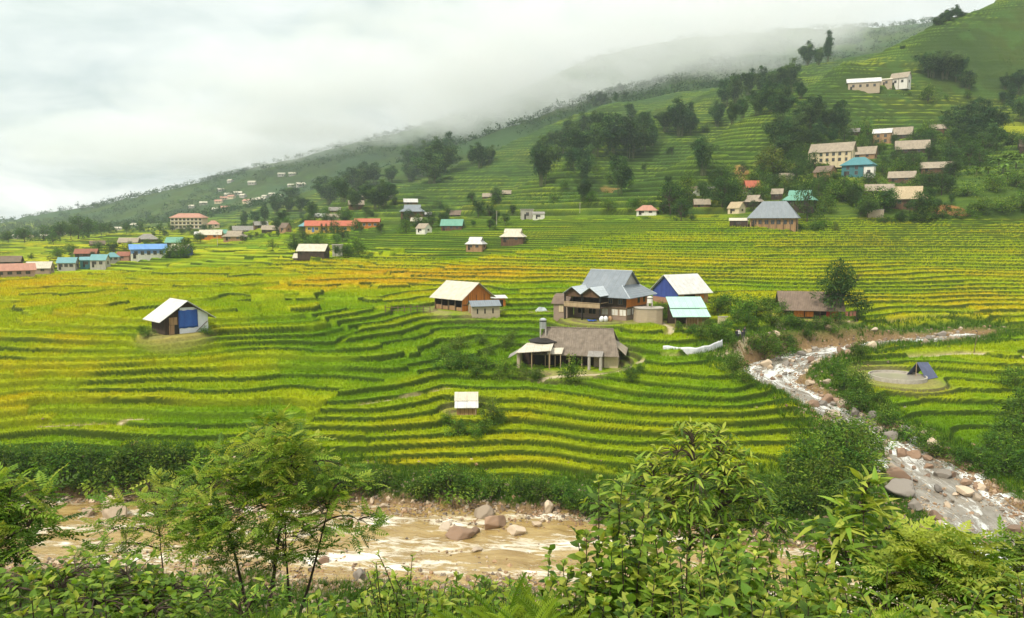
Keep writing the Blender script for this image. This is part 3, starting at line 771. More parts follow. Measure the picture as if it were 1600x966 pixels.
HOUSES = []
def house(label, px, py, wpx, hpx, kind='gable', roof='tan', wall='wood', rot=0, depth=0.62, eave=0.5, wins=3, Y=None, cat='house', group=None, ymin=100, posts=False, name='house', wall2=None):
    """A village house sized by what it covers in the photo: wpx wide and hpx tall at its own distance."""
    p = on(px, Y) if Y else at(px, py, ymin)
    s = p.y / F; W, Ht = wpx * s, hpx * s
    a = R(rot); c, sn = abs(math.cos(a)), abs(math.sin(a)); a -= math.atan2(p.x, p.y)
    L = W / (c + depth * sn) * 0.93; D = L * depth
    he = Ht * eave; hr = Ht
    r = empty(name, p, a, label, cat, group)
    HOUSES.append((p.x, p.y, max(L, D) / 2))
    Lw, Dw = L * 0.9, D * 0.86
    if kind == 'gable':
        MB().prism(gable_prof(Dw, he, he + (hr - he) * 0.96), -Lw / 2, Lw / 2).build('wall', WLM[wall], r)
        gable_roof(Lw, Dw, he, he + (hr - he) * 0.96, L * .05, D * .07).build('roof', RF[roof], r)
    elif kind == 'hip':
        MB().box(-Lw / 2, Lw / 2, -Dw / 2, Dw / 2, -1.6, he).build('wall', WLM[wall], r)
        hip_roof(Lw, Dw, he, hr, L * .06).build('roof', RF[roof], r)
    elif kind == 'irimoya':
        MB().box(-Lw / 2, Lw / 2, -Dw / 2, Dw / 2, -1.6, he).build('wall', WLM[wall], r)
        hip_roof(Lw, Dw, he, hr, L * .06, top=L * .30).build('roof', RF[roof], r)
        zm = he + (hr - he) * .5
        MB().prism([(-Dw * .24, he), (Dw * .24, he), (Dw * .24, zm), (0, hr - .12), (-Dw * .24, zm)], -L * .30, L * .30).build('gable_wall', WLM['dark'], r)
    elif kind == 'shed':
        MB().prism([(-Dw / 2, -1.6), (Dw / 2, -1.6), (Dw / 2, hr * .96), (-Dw / 2, he)], -Lw / 2, Lw / 2).build('wall', WLM[wall], r)
        k = (hr * .96 - he) / Dw
        MB().slab([(-L / 2, -D / 2, he - k * (D - Dw) / 2 + .1), (L / 2, -D / 2, he - k * (D - Dw) / 2 + .1), (L / 2, D / 2, hr + .1), (-L / 2, D / 2, hr + .1)]).build('roof', RF[roof], r)
    elif kind == 'flat':
        MB().box(-Lw / 2, Lw / 2, -Dw / 2, Dw / 2, -1.6, hr - .2).build('wall', WLM[wall], r)
        MB().box(-L / 2, L / 2, -D / 2, D / 2, hr - .198, hr).build('roof', RF[roof] if roof in RF else M_CONC, r)
        he = hr * 0.9
    yf = -Dw / 2
    if wall2:                                                     # lower storey of another stuff, 2 cm proud
        MB().box(-Lw / 2 - .02, Lw / 2 + .02, -Dw / 2 - .02, Dw / 2 + .02, -1.6, he * .5).build('base_wall', WLM[wall2], r); yf -= .02
    hw = min(max(he * .42, .55), 1.3); ww = min(Lw / (wins + 2.0), 1.1)
    zs = [he * .38] if he < 4.2 else [he * .16, he * .60]
    for z in zs:
        for i in range(wins):
            x = (-0.5 + (i + 0.75) / (wins + 0.5)) * Lw
            window(r, x, yf, z, ww, min(hw, he * .45), 'f')
    door(r, -0.5 * Lw + Lw * 0.35 / (wins + .5) + .3, yf, min(.9, Lw * .14), min(1.95, he * .82), 'f')
    sd = 'r' if rot < 0 else 'l'
    window(r, (Lw / 2 if sd == 'r' else -Lw / 2) + ((.02 if sd == 'r' else -.02) if wall2 else 0), 0, zs[0], min(1.0, Dw * .25), min(hw, he * .45), sd)
    if posts:
        for i in range(posts):
            x = (-0.5 + i / (posts - 1)) * (L - .3)
            MB().box(x - .08, x + .08, -D / 2 + .05, -D / 2 + .21, -1.2, he - .25).build('post', M_POST if wall != 'cream' else WLM['cream'], r)
    return r

# ------------------------------------------------------------------ the farm by the river: big timber house with a slate-grey metal roof
def P3(p): return Vector((float(p[0]), float(p[1]), float(p[2])))
def build_wood_house():
    r = empty('timber_house', P3(PAD_WOOD) + Vector((0.2, 2.4, 0)), R(-35), 'large two storey timber house with slate grey metal roof and twin porch gables', 'house')
    L, D, he, hr = 10.6, 8.6, 4.15, 8.3
    w = MB().box(-L / 2, L / 2, -D / 2, D / 2, 2.25, he).build('upper_wall', WLM['dark'], r)
    MB().box(L / 2 - .02, L / 2 + .05, -D / 2 - .05, D / 2, 2.3, he - .05).build('gable_side_planks', WLM['orange'], r)
    MB().box(-L / 2 + .15, L / 2 - .1, -D / 2 + .1, D / 2 - .1, -1.0, 2.248).build('lower_wall', WLM['brick'], r)
    MB().box(-L / 2, L / 2 + .12, -D / 2 - .12, D / 2, 2.1, 2.26).build('floor_beam', M_POST, r)
    # ground floor: pale lattice panels in dark frames
    for x in (1.1, 3.0, 4.55):
        window(r, x, -D / 2 + .1, .75, 1.35, 1.2, 'f', M_PALEWOOD, WLM['white'])
    for y in (-3.3, -1.5):
        window(r, L / 2 - .1, y, .8, 1.5, 1.25, 'r', M_POST, WLM['white'])
    d = MB(); d.box(L / 2 - .095, L / 2 - .02, -.3, 1.9, .02, 2.05); d.build('door', M_DARK, r)
    for y in (0.2, 2.4): window(r, L / 2 + .05, y, 2.75, .8, .95, 'r')
    for x in (2.2, 4.1): window(r, x, -D / 2, 2.75, .9, .95, 'f')
    # slate metal roof: hipped skirt and high gable
    hip_roof(L, D, he, hr, 1.15, top=3.75, skirt=.42).build('roof', RF['slate'], r)
    zm = he + (hr - he) * .42; ym = (D / 2 + 1.15) * (1 - (zm - he + .15) / (hr - he + .15)) - .15
    MB().prism([(-ym, he), (ym, he), (ym, zm), (0, hr - .16), (-ym, zm)], -3.7, 3.7).build('gable_wall', WLM['conc'], r)
    cap = MB(); cap.bar((-4.15, 0, hr + .02), (4.15, 0, hr + .02), .09)
    xa, ya = L / 2 + 1.15, D / 2 + 1.15
    for sx in (-1, 1):
        for sy in (-1, 1): cap.bar((sx * xa, sy * ya, he - .14), (sx * 3.75, sy * (ym + .15), zm + .02), .08)
    cap.build('ridge_cap', RF['zinc'], r)
    # porch with twin gables and a balcony
    pw, pd = 3.55, 3.3; y0 = -D / 2 - pd
    rf = MB(); gb = MB()
    for i in range(2):
        xc = -L / 2 + 0.1 + pw * (i + .5); h0, h1 = 4.55, 5.75
        rf.slab([(xc - pw / 2, y0 - .5, h0), (xc, y0 - .5, h1), (xc, y0 + 5.8, h1), (xc - pw / 2, y0 + 5.8, h0)], .07)
        rf.slab([(xc, y0 - .5, h1), (xc + pw / 2 + (.35 if i else 0), y0 - .5, h0 - (.23 if i else 0)), (xc + pw / 2 + (.35 if i else 0), y0 + 5.8, h0 - (.23 if i else 0)), (xc, y0 + 5.8, h1)], .07)
        gb.prism([(xc - pw / 2 + .1, h0 - .55), (xc + pw / 2 - .1, h0 - .55), (xc + pw / 2 - .1, h0 - .08), (xc, h1 - .14), (xc - pw / 2 + .1, h0 - .08)], y0 + .1, y0 + .2, 'y')
    p = rf.build('porch_roof', RF['zinc'], r); gb.build('gable_board', WLM['wood'], p)
    MB().box(-L / 2 + .1, -L / 2 + 2 * pw + .1, y0, -D / 2 - .12, 2.1, 2.25).build('balcony_floor', M_POST, r)
    rl = MB(); x0, x1 = -L / 2 + .1, -L / 2 + 2 * pw + .1
    rl.box(x0, x1, y0 - .03, y0 + .05, 2.98, 3.1); rl.box(x0, x1, y0 - .02, y0 + .04, 2.252, 2.9)
    rl.box(x1 - .06, x1, y0 + .052, -D / 2 - .12, 2.98, 3.1)
    rl.build('railing', M_PALEWOOD, r)
    for x in (x0 + .1, (x0 + x1) / 2, x1 - .1):
        MB().box(x - .12, x + .12, y0 + .06, y0 + .3, -1, 4.5).build('post', M_DARK, r)
    for x in (-3.6, -1.4): window(r, x, -D / 2 + .1, .7, 1.5, 1.2, 'f', M_PALEWOOD, M_DARK)
    return r
WOOD_HOUSE = build_wood_house()
def near(root, dx, dy, rz=0.0):
    """World place given metres to the right of and behind a thing, on the ground."""
    x, y = root.location.x + dx, root.location.y + dy
    return Vector((x, y, float(gz(x, y))))

q = at(881, 496)
r = empty('brick_outhouse', q + Vector((0, .8, 0)), R(-20), 'small grey brick outhouse with a curved tin roof left of the timber house', 'outhouse')
MB().prism([(-1.9, -1), (1.9, -1), (1.9, 3.1), (.9, 3.95), (-.5, 3.6), (-1.9, 2.6)], -1.3, 1.3).build('wall', WLM['brick'], r)
MB().slab([(-1.7, -2.2, 2.55), (1.6, -2.2, 2.55), (1.6, -.5, 3.75), (-1.7, -.5, 3.75)]).slab([(-1.7, -.5, 3.76), (1.6, -.5, 3.76), (1.6, 1.0, 4.1), (-1.7, 1.0, 4.1)]).build('roof', RF['brown'], r)
window(r, .1, -1.9, 1.0, .9, 1.4, 'f', M_PALEWOOD, WLM['cream'])

q = at(1014, 503)
r = empty('brick_cistern', q, 0.1, 'rounded brick cistern with concrete slab top beside the timber house', 'cistern')
m = MB()
ring = [(-2.3, -.4), (-1.9, -1.3), (-.8, -1.7), (.8, -1.7), (1.9, -1.3), (2.3, -.4), (2.3, 1.5), (-2.3, 1.5)]
m.add([(x, y, -.8) for x, y in ring] + [(x, y, 2.3) for x, y in ring], [tuple(range(7, -1, -1)), tuple(range(8, 16))] + [(i, (i + 1) % 8, (i + 1) % 8 + 8, i + 8) for i in range(8)])
m.build('wall', WLM['block'], r)
MB().add([(x * 1.06, y * 1.06, 2.302) for x, y in ring] + [(x * 1.06, y * 1.06, 2.45) for x, y in ring], [tuple(range(7, -1, -1)), tuple(range(8, 16))] + [(i, (i + 1) % 8, (i + 1) % 8 + 8, i + 8) for i in range(8)]).build('slab_top', M_CONC, r)
def tank(loc, rad, hgt, legs, label, steel):
    r = empty('water_tank', loc, 0, label, 'water tank')
    for sx in (-1, 1):
        for sy in (-1, 1):
            MB().box(sx * rad * .75 - .09, sx * rad * .75 + .09, sy * rad * .75 - .09, sy * rad * .75 + .09, -.05, legs).build('leg', M_CONC, r)
    MB().cyl(0, 0, legs, legs + hgt, rad, n=20).build('tank_body', M_STEEL if steel else WLM['white'], r, smooth=False)
    MB().cyl(0, 0, legs + hgt * .74, legs + hgt * .86, rad * 1.02, n=20).build('band', M_BLACK, r)
    MB().cyl(0, 0, legs + hgt, legs + hgt * 1.13, rad * 1.02, rad * .35, n=20).build('lid', M_STEEL if steel else WLM['white'], r)
    return r
tank(q + Vector((.1, .1, 2.45)), .48, 1.0, .75, 'small white water tank on short legs on top of the brick cistern', False)

# barn with orange gable planks
def build_barn():
    r = empty('barn', P3(PAD_BARN) + Vector((0, 2.0, 0)), R(-43), 'open fronted barn with pale corrugated roof and bright orange plank gable', 'barn')
    L, D, he, hr = 7.6, 7.4, 2.6, 5.1
    MB().prism(gable_prof(D, he, hr, -1), L / 2 - .12, L / 2).build('gable_wall', WLM['orange'], r)
    MB().prism(gable_prof(D, he, hr, -1), -L / 2, -L / 2 + .12).build('end_wall', WLM['wood'], r)
    MB().box(-L / 2 + .12, L / 2 - .12, D / 2 - .12, D / 2, -1, he).build('back_wall', WLM['wood'], r)
    MB().box(-L / 2 + .12, L / 2 - .12, -.5, -.4, -.5, he + 1.2).build('partition', WLM['dark'], r)
    b = MB(); b.box(-L / 2 + .13, L / 2 - .13, -D / 2 + .02, -D / 2 + .1, he - .62, he - .1); b.build('eave_board', WLM['dark'], r)
    gable_roof(L, D, he, hr, .75, .75).build('roof', RF['cream'], r)
    for i in range(5):
        x = -L / 2 + .1 + i * (L - .2) / 4
        MB().box(x - .09, x + .09, -D / 2 - .05, -D / 2 + .13 - (.12 if i in (0, 4) else 0), -1, he - .1).build('post', M_POST, r)
    pl = MB()
    for x0, x1, z in ((-3.6, -1.95, .9), (-1.8, -.1, .75), (.1, 1.75, .9), (2.0, 3.6, .7)): pl.box(x0, x1, -D / 2 + .14, -D / 2 + .2, .05, z)
    pl.build('rail_boards', WLM['pale'], r)
    fr = MB()
    for x in (-2.2, -.1, 2.0): fr.box(L / 2 + .003, L / 2 + .05, x - .05, x + .05, -.5, he + .3)
    fr.box(L / 2 + .052, L / 2 + .09, -D / 2 + .1, D / 2 - .1, 1.1, 1.22)
    fr.build('gable_frame', WLM['wood'], r)
    return r
BARN = build_barn()
q = at(757, 493)
r = empty('brick_shed', q + Vector((-.1, .9, 0)), R(17), 'low brick shed with a dark grey tin roof in front of the orange barn', 'shed')
MB().prism(gable_prof(2.7, 1.75, 2.5, -1), -2.6, 2.6).build('wall', WLM['block'], r)
gable_roof(5.2, 2.7, 1.75, 2.5, .25, .3, .06).build('roof', RF['slate'], r)
for x in (-1.6, -.2, 1.3): MB().box(x - .12, x + .12, -1.39, -1.352, .3, 1.2).build('window', M_DARK, r)
door(r, -2.6, 0, .8, 1.6, 'l', WLM['pale'])
q = at(777, 480)
r = empty('lean_to', q + Vector((.2, .6, 0)), R(12), 'tiny white roofed plank hut behind the low brick shed', 'hut')
MB().box(-1.2, 1.2, -1, 1, -1, 1.7).build('wall', WLM['orange'], r)
MB().slab([(-1.7, -1.4, 1.8), (1.6, -1.4, 1.8), (1.6, 1.4, 2.15), (-1.7, 1.4, 2.15)]).build('roof', RF['white'], r)
door(r, .4, -1, .7, 1.4, 'f')

# house with the blue gable, pale roof
r = empty('blue_gable_house', P3(PAD_BLUE) + Vector((-.4, 1.2, 0)), R(27), 'house with pale cream roof and dark blue gable right of the timber house', 'house')
L, D, he, hr = 7.2, 7.6, 2.6, 5.4
MB().prism([(-D / 2, he * .45), (D / 2, he * .45), (D / 2, he), (0, hr), (-D / 2, he)], -L / 2 - .02, -L / 2 + .1).build('gable_wall', WLM['blue'], r)
MB().prism(gable_prof(D, he, hr - .05, -1), -L / 2 + .12, L / 2).build('wall', WLM['pale'], r)
MB().box(-L / 2 - .01, -L / 2 + .11, -D / 2, D / 2, -1, he * .448).build('base_wall', WLM['redbrick'], r)
gable_roof(L, D, he, hr, .55, .75).build('roof', RF['white'], r)
door(r, -.9, -D / 2, 2.6, 1.9, 'f'); window(r, 2.0, -D / 2, 1.0, 1.1, .9, 'f', None, WLM['orange'])

q = P3(PAD_GREEN)
r = empty('mint_roof_shed', q + Vector((0, 1.2, 0)), R(3), 'open shed under two faded mint green roof panels', 'shed')
L, D, z0, z1 = 6.1, 5.6, 1.95, 4.35
def zat(y): return z0 + (z1 - z0) * (y + D / 2) / D
MB().slab([(-L / 2 - .2, -D / 2 - .3, zat(-D / 2 - .3)), (L / 2, -D / 2 - .3, zat(-D / 2 - .3)), (L / 2, -.6, zat(-.6)), (-L / 2 - .1, -.6, zat(-.6))], .06).build('lower_roof', RF['mint'], r)
MB().slab([(-L / 2 - .1, -.75, zat(-.75) + .22), (L / 2, -.75, zat(-.75) + .22), (L / 2, D / 2, zat(D / 2) + .22), (-L / 2 + .05, D / 2, zat(D / 2) + .22)], .06).build('upper_roof', RF['mint'], r)
MB().box(-L / 2 + .3, L / 2 - .3, D / 2 - .5, D / 2 - .4, -1, 3.9).build('back_wall', WLM['dark'], r)
MB().box(-.5, L / 2 - .9, -1.2, -1.1, -.5, 2.3).build('partition', WLM['pale'], r)
for x in (-2.7, -.9, 1.0, 2.75): MB().box(x - .08, x + .08, -D / 2, -D / 2 + .16, -1, 1.88).build('post', M_POST, r)

# grey farmhouse with fibre-cement roof
def build_grey():
    r = empty('farmhouse', P3(PAD_GREY) + Vector((1.5, 2.6, 0)), R(-11), 'low farmhouse with weathered grey brown corrugated roof near the river', 'house')
    L, D, he, hr = 11.2, 6.6, 2.4, 5.1
    MB().box(L / 2 - 1.9, L / 2, -D / 2 + .05, D / 2, -1, he).build('end_wall', WLM['cream'], r)
    MB().box(L / 2 - 3.4, L / 2 - 1.92, -D / 2 + .3, -D / 2 + .42, -1, he).build('wall', WLM['brick'], r)
    MB().box(-L / 2, L / 2 - 1.92, D / 2 - .12, D / 2, -1, he).build('back_wall', WLM['wood'], r)
    MB().box(-L / 2, L / 2 - 3.42, -D / 2 + 1.6, -D / 2 + 1.7, -1, he + .8).build('front_wall', WLM['dark'], r)
    k = (hr - he) / (D / 2)
    rf = MB(); ya = D / 2 + .95; za = he - k * .75
    rf.slab([(-L / 2 - .75, -ya, za), (L / 2 + .2, -ya, za), (L / 2 - .9, 0, hr), (-L / 2 + .35, 0, hr)], .1)
    rf.slab([(-L / 2 + .35, 0, hr), (L / 2 - .9, 0, hr), (L / 2 + .2, ya, za), (-L / 2 - .75, ya, za)], .1)
    rf.build('roof', RF['fibro'], r)
    MB().slab([(L / 2 + 1.1, -ya + .9, za + .1), (L / 2 + 1.1, ya - .9, za + .1), (L / 2 - 1.25, 1.5, he + 1.35), (L / 2 - 1.25, -1.5, he + 1.35)], .1).build('hip_roof', RF['tan'], r)
    MB().prism([(-1.7, he + .2), (1.7, he + .2), (0, hr - .2)], L / 2 - 1.35, L / 2 - 1.27).build('gable_wall', M_DARK, r)
    rc = MB(); rc.bar((-L / 2 + .3, 0, hr + .02), (L / 2 - .85, 0, hr + .02), .1); rc.build('ridge_cap', RF['fibro'], r)
    for i, x in enumerate((-4.6, -3.2, -1.2, .6)):
        MB().bar((x, -ya + .35, -.6), (x, -ya + .35, za + .12), .075).build('post', M_PALEWOOD, r)
    # porch at the right front on two concrete piers
    MB().slab([(1.5, -ya - 1.3, 1.95), (3.6, -ya - 1.3, 1.95), (3.6, -ya + .3, 2.45), (1.5, -ya + .3, 2.45)], .08).build('porch_roof', RF['grey'], r)
    for x in (1.75, 3.35): MB().cyl(x, -ya - 1.05, -.8, 1.85, .21, n=12).build('pier', M_CONC, r)
    MB().slab([(-4.2, -ya - .75, 2.0), (-2.1, -ya - .75, 2.1), (-2.0, -ya + .55, 2.75), (-4.1, -ya + .55, 2.65)], .06).build('awning', RF['cream'], r)
    for x in (-4.0, -2.3): MB().bar((x, -ya - .6, -.6), (x, -ya - .6, 2.0), .06).build('post', M_PALEWOOD, r)
    window(r, L / 2, -.8, .8, .9, 1.1, 'r', M_POST, WLM['orange'])
    return r
GREY = build_grey()
q = at(833, 577)
r = empty('cookhouse', q + Vector((.2, 1.7, 0)), R(-6), 'open cookhouse with bleached flat tin roof at the left end of the farmhouse', 'shed')
MB().box(-2.3, -1.9, -1.8, 1.8, -1, 2.3).build('wall', WLM['block'], r)
MB().box(-1.88, 2.4, 1.7, 1.8, -1, 2.8).build('back_wall', WLM['dark'], r)
MB().slab([(-2.5, -2.3, 2.35), (2.5, -2.3, 2.75), (2.7, 2.0, 3.25), (-1.2, 2.0, 3.1)], .07).build('roof', RF['cream'], r)
MB().slab([(-3.6, -1.8, 1.45), (-2.32, -1.8, 2.2), (-2.32, 1.6, 2.25), (-3.6, 1.6, 1.5)], .06).build('side_roof', RF['grey'], r)
MB().cyl(1.3, 3.4, -1, 3.3, 2.2, n=18).cyl(1.3, 3.4, 3.3, 3.75, 2.45, .9, n=18).build('round_store', M_DARK, r)
for x in (-.2, 2.3): MB().bar((x, -2.0, -.8), (x, -2.0, 2.55), .07).build('post', M_PALEWOOD, r)
tank(q + Vector((1.55, 4.9, 3.7)), .50, 1.35, 1.35, 'steel water tank on four concrete legs above the farmhouse cookhouse', True)

# field hut with the blue tarpaulin
r = empty('field_hut', P3(PAD_HUT) + Vector((.2, 1.2, 0)), R(-44), 'lone field hut with white roof and blue tarpaulin on its gable', 'hut')
L, D, he, hr = 4.6, 6.2, 2.5, 4.6
MB().prism(gable_prof(D, he, hr, -1), -L / 2, L / 2 - .05).build('wall', WLM['dark'], r)
MB().prism([(-1.1, -.9), (D / 2, -.9), (D / 2, he), (1.1, hr - .95), (-.9, hr - .9)], L / 2 - .04, L / 2 + .03).build('sheet_cladding', WLM['plastic'], r)
tp = []
n_ = 9
for j in range(n_):
    for i in range(n_):
        y = -1.15 + 2.75 * i / (n_ - 1); z = .75 + 2.55 * j / (n_ - 1) + .05 * math.sin(i * 1.9)
        tp.append((L / 2 + .075 + .035 * vnoise(np.array(i * .7), np.array(j * .7), 3) + (.05 if j == 5 else 0), y, z))
qf = [(j * n_ + i, j * n_ + i + 1, (j + 1) * n_ + i + 1, (j + 1) * n_ + i) for j in range(n_ - 1) for i in range(n_ - 1)]
tme = np_mesh('tarpaulin', tp, qf)
o = obj('tarpaulin', tme, M_TARP, r); so = o.modifiers.new('thickness', 'SOLIDIFY'); so.thickness = .02
MB().box(L / 2 - .03, L / 2 + .05, -2.45, -1.3, 1.35, 2.4).box(L / 2 - .03, L / 2 + .04, -2.5, -1.75, -.6, 1.3).build('plank_panel', WLM['pale'], r)
door(r, L / 2 - .02, -1.45, .55, 1.3, 'r')
MB().bar((L / 2 + .12, 1.3, .1), (L / 2 + .12, 3.0, 1.5), .05).build('brace', M_POST, r)
gable_roof(L, D, he, hr, .7, .95).build('roof', RF['white'], r)

# little field shed
r = empty('field_shed', P3(PAD_SHED) + Vector((0, .5, 0)), R(2), 'tiny brown field shed with a patched white tin roof', 'shed')
MB().box(-1.2, 1.2, -.7, .9, -.8, 1.0).build('wall', WLM['pale'], r)
MB().slab([(-1.45, -1.15, 1.0), (1.42, -1.15, 1.0), (1.42, -.1, 1.62), (-1.45, -.1, 1.62)], .05).build('lower_roof', RF['white'], r)
MB().slab([(-1.5, -.2, 1.66), (1.4, -.2, 1.66), (1.4, 1.15, 2.45), (-1.5, 1.15, 2.45)], .05).build('upper_roof', RF['cream'], r)
MB().bar((1.1, -1.0, -.6), (1.1, -1.0, 1.0), .05).build('post', M_PALEWOOD, r)

# dark hut under the tree
r = empty('streamside_hut', P3(PAD_DARK) + Vector((0, 1.6, 0)), R(-12), 'dark brown hut with grey roof and red tarpaulin behind the stream', 'hut')
L, D, he, hr = 10.2, 6.0, 2.2, 4.6
MB().prism(gable_prof(D, he, hr, -1), -L / 2, 1.2).build('wall', WLM['dark'], r)
MB().box(1.21, L / 2, D / 2 - .1, D / 2, -1, he).build('back_wall', WLM['dark'], r)
gable_roof(L, D, he, hr, .5, .9).build('roof', RF['brown'], r)
MB().box(2.6, 4.6, -D / 2 + .1, -D / 2 + .2, .25, 1.9).build('tarpaulin', M_REDTARP, r)
for x in (1.5, 3.3, 5.0): MB().box(x - .08, x + .08, -D / 2 - .1, -D / 2 + .06, -1, 1.9).build('post', M_POST, r)
MB().box(-3.0, -1.2, -D / 2 - .06, -D / 2 - .003, .3, 1.5).box(-1.0, .4, -D / 2 - .05, -D / 2 - .003, .4, 1.3).build('plank_panel', WLM['orange'], r)
# ------------------------------------------------------------------ the villages (every house sized by its place in the photo)
house('low brick house with a long faded pink roof at the left edge', 22, 433, 66, 21, 'gable', 'pink', 'pinkbrick', 4, .45, .55, 4)
house('dark brown house behind the pink roofed one at the left edge', 14, 416, 46, 16, 'gable', 'brown', 'dark', -14, .6, .5, 2)
house('cream roofed cottage second from the left edge', 63, 427, 46, 18, 'gable', 'cream', 'brick', -20, .6, .5, 2)
house('grey walled house with teal roof right of the cream cottage', 107, 423, 36, 19, 'gable', 'teal', 'conc', -22, .6, .6, 3)
house('small dark teal house tucked between two teal roofs', 135, 418, 20, 15, 'shed', 'teal', 'teal', 0, .7, .7, 1)
house('teal roofed grey house left of the rust red one', 157, 418, 34, 20, 'gable', 'teal', 'conc', -28, .65, .6, 2)
house('low house with grey teal roof behind the rust red house', 176, 409, 24, 14, 'hip', 'teal', 'conc', 8, .7, .55, 2)
house('small rust red brick house left of the long blue roof', 196, 407, 32, 13, 'gable', 'rust', 'redbrick', -34, .7, .55, 1)
house('rambling brown house with rusty roof above the teal ones', 136, 402, 40, 13, 'gable', 'rust', 'dark', -18, .5, .5, 2)
house('long house with a bright blue roof and white base', 232, 404, 60, 22, 'gable', 'blue', 'paleblue', 5, .35, .68, 5, wall2='white')
house('cream roofed house with a violet blue gable', 283, 399, 42, 17, 'gable', 'cream', 'blue', -36, .75, .5, 1)
house('pale green metal roofed house behind the long blue roof', 274, 386, 34, 15, 'gable', 'green', 'conc', -25, .6, .5, 2)
house('little brown cottage above the rice on the left', 158, 382, 26, 10, 'gable', 'brown', 'wood', 8, .6, .5, 1, Y=360)
house('brown cottage with a wide roof near the big grey one', 208, 380, 38, 12, 'gable', 'tan', 'wood', -20, .6, .45, 2, Y=370)
house('broad grey roof half hidden below the red school', 236, 373, 36, 13, 'hip', 'grey', 'wood', 0, .7, .4, 1, Y=400)
house('grey roofed house with an orange front below the school', 335, 375, 40, 14, 'gable', 'cream', 'orange', -10, .55, .5, 2, Y=365)
house('green metal roof just under the school', 349, 364, 26, 11, 'gable', 'green', 'conc', 14, .6, .5, 1, Y=420)
house('tan house with a wide hipped roof right of the orange front', 372, 382, 42, 15, 'irimoya', 'tan', 'pale', -16, .65, .45, 2, Y=345)
house('pair of grey roofs beside the school trees', 384, 365, 36, 11, 'gable', 'grey', 'brick', 6, .6, .45, 2, Y=410)
house('white roofed cottage among the roofs near the school', 318, 366, 20, 8, 'gable', 'white', 'white', -12, .6, .5, 1, Y=430)
house('grey hut left of the yellow school', 412, 361, 26, 11, 'gable', 'grey', 'wood', 12, .6, .5, 1, Y=400)
house('low brown house between the grey hut and dark tree', 428, 367, 34, 11, 'gable', 'tan', 'dark', -12, .6, .45, 2, Y=375)
house('brown gabled house left of the yellow school', 450, 369, 22, 14, 'gable', 'brown', 'pale', -48, .8, .5, 1, Y=350)
house('teal roofed house left of the yellow school', 487, 368, 36, 14, 'hip', 'teal', 'wood', 0, .65, .5, 2, Y=350)
house('white roofed barn in the row above the yellow school', 506, 350, 25, 10, 'gable', 'white', 'wood', -24, .6, .5, 1, Y=410)
house('grey roofed barn in the row above the yellow school', 527, 349, 21, 9, 'gable', 'grey', 'wood', 4, .6, .45, 1, Y=412)
house('wide tan roof in the row above the yellow school', 560, 350, 28, 10, 'gable', 'tan', 'wood', 6, .6, .4, 2, Y=415)
house('pale tan roof directly behind the school', 526, 359, 26, 8, 'gable', 'tan', 'conc', 0, .6, .4, 1, Y=385)
house('small brown hut below the bamboo wood', 574, 339, 20, 9, 'gable', 'tan', 'dark', -10, .6, .5, 1, Y=440)
house('small grey hut beside the brown hut below the bamboo', 607, 335, 22, 9, 'gable', 'grey', 'dark', 10, .6, .5, 1, Y=440)
house('white roofed house above the big blue teal one', 644, 331, 25, 10, 'gable', 'white', 'wood', 4, .6, .5, 1, Y=410)
house('big brown house with a blue teal hipped roof', 647, 346, 44, 20, 'irimoya', 'slate', 'wood', -8, .6, .5, 3, Y=345)
house('white roofed lean-to right of the blue teal roof', 667, 339, 20, 8, 'shed', 'white', 'conc', 0, .7, .55, 1, Y=350)
house('cream roofed hut below the blue teal house', 653, 357, 22, 10, 'gable', 'cream', 'dark', -14, .6, .5, 1, Y=320)
house('white walled gable hut at the edge of the green terraces', 664, 371, 30, 14, 'gable', 'tan', 'white', -46, .8, .5, 1, Y=285)
house('green metal roofed house among the central trees', 708, 368, 42, 18, 'gable', 'green', 'wood', -12, .55, .5, 3, Y=290)
house('brown roofed house behind the green metal roof', 719, 353, 34, 13, 'gable', 'brown', 'dark', -8, .6, .5, 2, Y=330)
house('tan roofed hut right of the central trees', 762, 332, 18, 10, 'gable', 'tan', 'wood', -8, .7, .5, 1, Y=385)
house('brown roofed hut far right of the central trees', 793, 332, 20, 10, 'gable', 'tan', 'dark', 8, .7, .5, 1, Y=380)
house('low dark house with a broad bleached roof amid the rice', 490, 398, 58, 16, 'gable', 'cream', 'dark', -22, .55, .4, 3, ymin=200)
house('small bleached roof hut in front of the broad roofed house', 474, 408, 36, 11, 'gable', 'cream', 'wood', -18, .6, .45, 1, ymin=190)
house('small grey block hut at the right end of the broad roofed house', 528, 400, 20, 13, 'flat', 'conc', 'conc', -10, .8, .9, 1, ymin=200)
house('white roofed open hut standing alone in mid field', 744, 392, 38, 20, 'irimoya', 'white', 'pale', -22, .75, .5, 2, ymin=190)
house('cream roofed hut with a brick end right of the lone white hut', 802, 379, 46, 21, 'irimoya', 'cream', 'wood', -12, .7, .45, 2, ymin=190)
house('grey concrete block house with flat roof', 823, 347, 24, 16, 'flat', 'conc', 'conc', 8, .7, .9, 1, Y=290)
house('low pale outbuilding beside the grey block house', 841, 346, 22, 11, 'shed', 'grey', 'white', 4, .7, .7, 1, Y=286)
